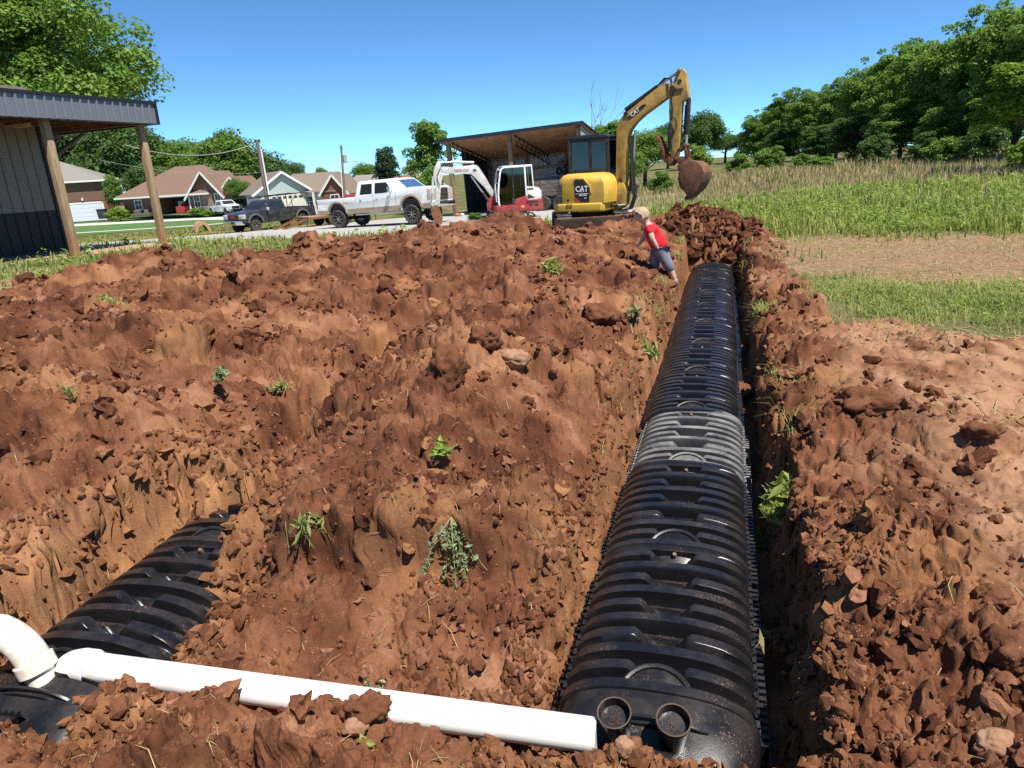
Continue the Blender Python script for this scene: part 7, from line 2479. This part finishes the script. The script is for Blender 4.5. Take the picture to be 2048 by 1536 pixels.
# ------------------------------------------------------------------ the child climbing out of the trench
fp = hit(1352, 573)
fz = fp.z
kid = thing('person', 'small child in red t-shirt and grey trousers climbing the dirt bank', 'person', (fp.x, fp.y, fz + .005), R(-8))
kid.rotation_euler = (0, R(-5), R(-8))
kid.scale = (1.1, 1.1, 1.1)
SKIN = pm('skin', (.56, .33, .25), .5, 0, .08, 12)
def skin_obj(name, verts, edges, rads, mat, parent, root=0, sub_=2):
    me = bpy.data.meshes.new(name)
    me.from_pydata([Vector(v) for v in verts], edges, [])
    o = link(name, me, mat, parent)
    sk = o.modifiers.new('skin', 'SKIN')
    sk.use_smooth_shade = True
    for i, r_ in enumerate(rads):
        me.skin_vertices[0].data[i].radius = (r_, r_) if not hasattr(r_, '__len__') else r_
        me.skin_vertices[0].data[i].use_root = (i == root)
    o.modifiers.new('sub', 'SUBSURF').levels = sub_
    o.modifiers['sub'].render_levels = sub_
    return o
V_, E_, Rr = [], [], []
def vtx(p, r_, fr=None):
    V_.append(p); Rr.append(r_)
    if fr is not None: E_.append((fr, len(V_) - 1))
    return len(V_) - 1
pel = vtx((-.18, .06, .56), .085)
ch1 = vtx((-.225, .06, .69), .085, pel)
ch2 = vtx((-.28, .06, .82), .082, ch1)
nk = vtx((-.325, .06, .905), .052, ch2)
h1 = vtx((-.35, .058, .955), .080, nk)
h2 = vtx((-.385, .055, 1.020), .112, h1)
h3 = vtx((-.392, .055, 1.080), .092, h2)
nose = vtx((-.492, .045, .998), .016, h2)
for sy, hip, knee, ank, toe in ((0, (-.175, .0, .53), (-.085, -.025, .30), (-.012, -.005, .075), (-.07, -.02, .03)), (1, (-.19, .12, .54), (-.275, .11, .36), (-.215, .12, .17), (-.29, .12, .12))):
    a = vtx(hip, .075, pel)
    b_ = vtx(knee, .06, a)
    c_ = vtx(ank, .045, b_)
    d = vtx(toe, .028, c_)
hands = []
for sh_, el, wr, dn in (((-.285, -.035, .845), (-.285, -.085, .715), (-.235, -.085, .615), (.45, 0, -.9)), ((-.295, .155, .845), (-.36, .19, .73), (-.42, .17, .65), (-.6, 0, -.7))):
    a = vtx(sh_, .055, ch2)
    b_ = vtx(el, .042, a)
    c_ = vtx(wr, .028, b_)
    d = Vector(dn).normalized()
    pm_ = vtx(Vector(wr) + d * .035, .020, c_)
    for k in range(4):
        off = Vector((0, (k - 1.5) * .012, 0))
        f1 = vtx(Vector(wr) + d * .058 + off, .0075, pm_)
        vtx(Vector(wr) + d * (.078 + .006 * (k in (1, 2))) + off + Vector((-.012, 0, 0)), .006, f1)
    th = vtx(Vector(wr) + d * .035 + Vector((-.02, -.01, -.006)), .008, pm_)
    vtx(Vector(wr) + d * .055 + Vector((-.032, -.012, 0)), .006, th)
skin_obj('body', V_, E_, Rr, SKIN, kid, 0, 2)
# clothes follow the body
def sleeve(m, pts, rads, n=14):
    m.tube(pts, rads, n, caps=False)
REDC = pm('red_cotton', (.62, .012, .025), .85, 0, .12, 30, bump=.35, bscale=35)
V_, E_, Rr = [], [], []
a = vtx((-.140, .06, .495), (.138, .138)); b_ = vtx((-.205, .06, .66), (.128, .130), a); c_ = vtx((-.262, .06, .78), (.126, .132), b_); d = vtx((-.302, .06, .86), (.092, .098), c_); vtx((-.322, .06, .89), (.055, .06), d)
for sh_, el in (((-.285, -.045, .835), (-.286, -.082, .745)), ((-.295, .165, .835), (-.345, .185, .75))):
    q = vtx(sh_, .072, c_)
    vtx(el, .064, q)
skin_obj('shirt', V_, E_, Rr, REDC, kid, 0, 2)
GREYC = pm('grey_cotton', (.17, .175, .205), .9, 0, .2, 14, bump=.5, bscale=25)
V_, E_, Rr = [], [], []
a = vtx((-.172, .06, .61), (.125, .12))
for hip, knee, hem in (((-.172, .005, .52), (-.088, -.025, .31), (-.045, -.015, .19)), ((-.19, .115, .53), (-.272, .11, .36), (-.24, .115, .25))):
    q = vtx(hip, .105, a)
    w_ = vtx(((hip[0] + knee[0]) / 2, (hip[1] + knee[1]) / 2, (hip[2] + knee[2]) / 2), .094, q)
    e_ = vtx(knee, .080, w_)
    vtx(hem, .072, e_)
skin_obj('trousers', V_, E_, Rr, GREYC, kid, 0, 2)
BOOT = pm('worn_boot', (.30, .25, .19), .85, 0, .3, 20)
for an, tp, tz in (((-.008, -.005, .115), (-.085, -.02, .028), .0), ((-.21, .12, .21), (-.30, .12, .125), .1)):
    V_, E_, Rr = [], [], []
    a = vtx(an, .055); b_ = vtx((an[0] + .004, an[1], tz + .035), .052, a); c_ = vtx(((an[0] + tp[0]) / 2, (an[1] + tp[1]) / 2, tz + .032), .044, b_); vtx((tp[0], tp[1], tz + .028), .036, c_)
    skin_obj('boot', V_, E_, Rr, BOOT, kid, 0, 2)
v, f = ico(4)
hc = Vector((-.388, .055, 1.028))
keepv = (v[:, 2] * .8 + v[:, 0] * .62 > -.05)
n_ = vnoise(v[:, 0] * 5, v[:, 1] * 5, 3, v[:, 2] * 5)
hv = v * np.array([.118, .104, .112]) * (1 + .05 * n_ + .04 * vnoise(v[:, 0] * 16, v[:, 1] * 16, 4, v[:, 2] * 16))[:, None]
ff = f[keepv[f].all(1)]
link('hair', mesh_np('hair', hv, ff, True), pm('fair_hair', (.42, .29, .16), .7, 0, .3, 40, bump=.6, bscale=80), kid, hc)
for sy in (-1, 1):
    m = MB()
    m.lathe([(.001, -.008), (.02, -.006), (.024, .0), (.016, .008), (.001, .005)], 12, axis='Y')
    e_ = m.build('ear', SKIN, kid, (-.372, .055 + sy * .105, 1.0), smooth=True)
    e_.scale = (.8, 1, 1.25)
    m = MB()
    m.lathe([(.001, -.010), (.008, -.006), (.010, 0), (.008, .006), (.001, .010)], 10)
    m.build('eye', pm('eye_dark', (.03, .025, .02), .2), kid, (-.463, .05 + sy * .032, 1.018), smooth=True)
m = MB()
m.tube([(-.462, .025, .962), (-.470, .047, .960), (-.462, .07, .962)], .006, 6)
m.build('mouth', pm('lip', (.42, .17, .14), .5), kid, smooth=True)
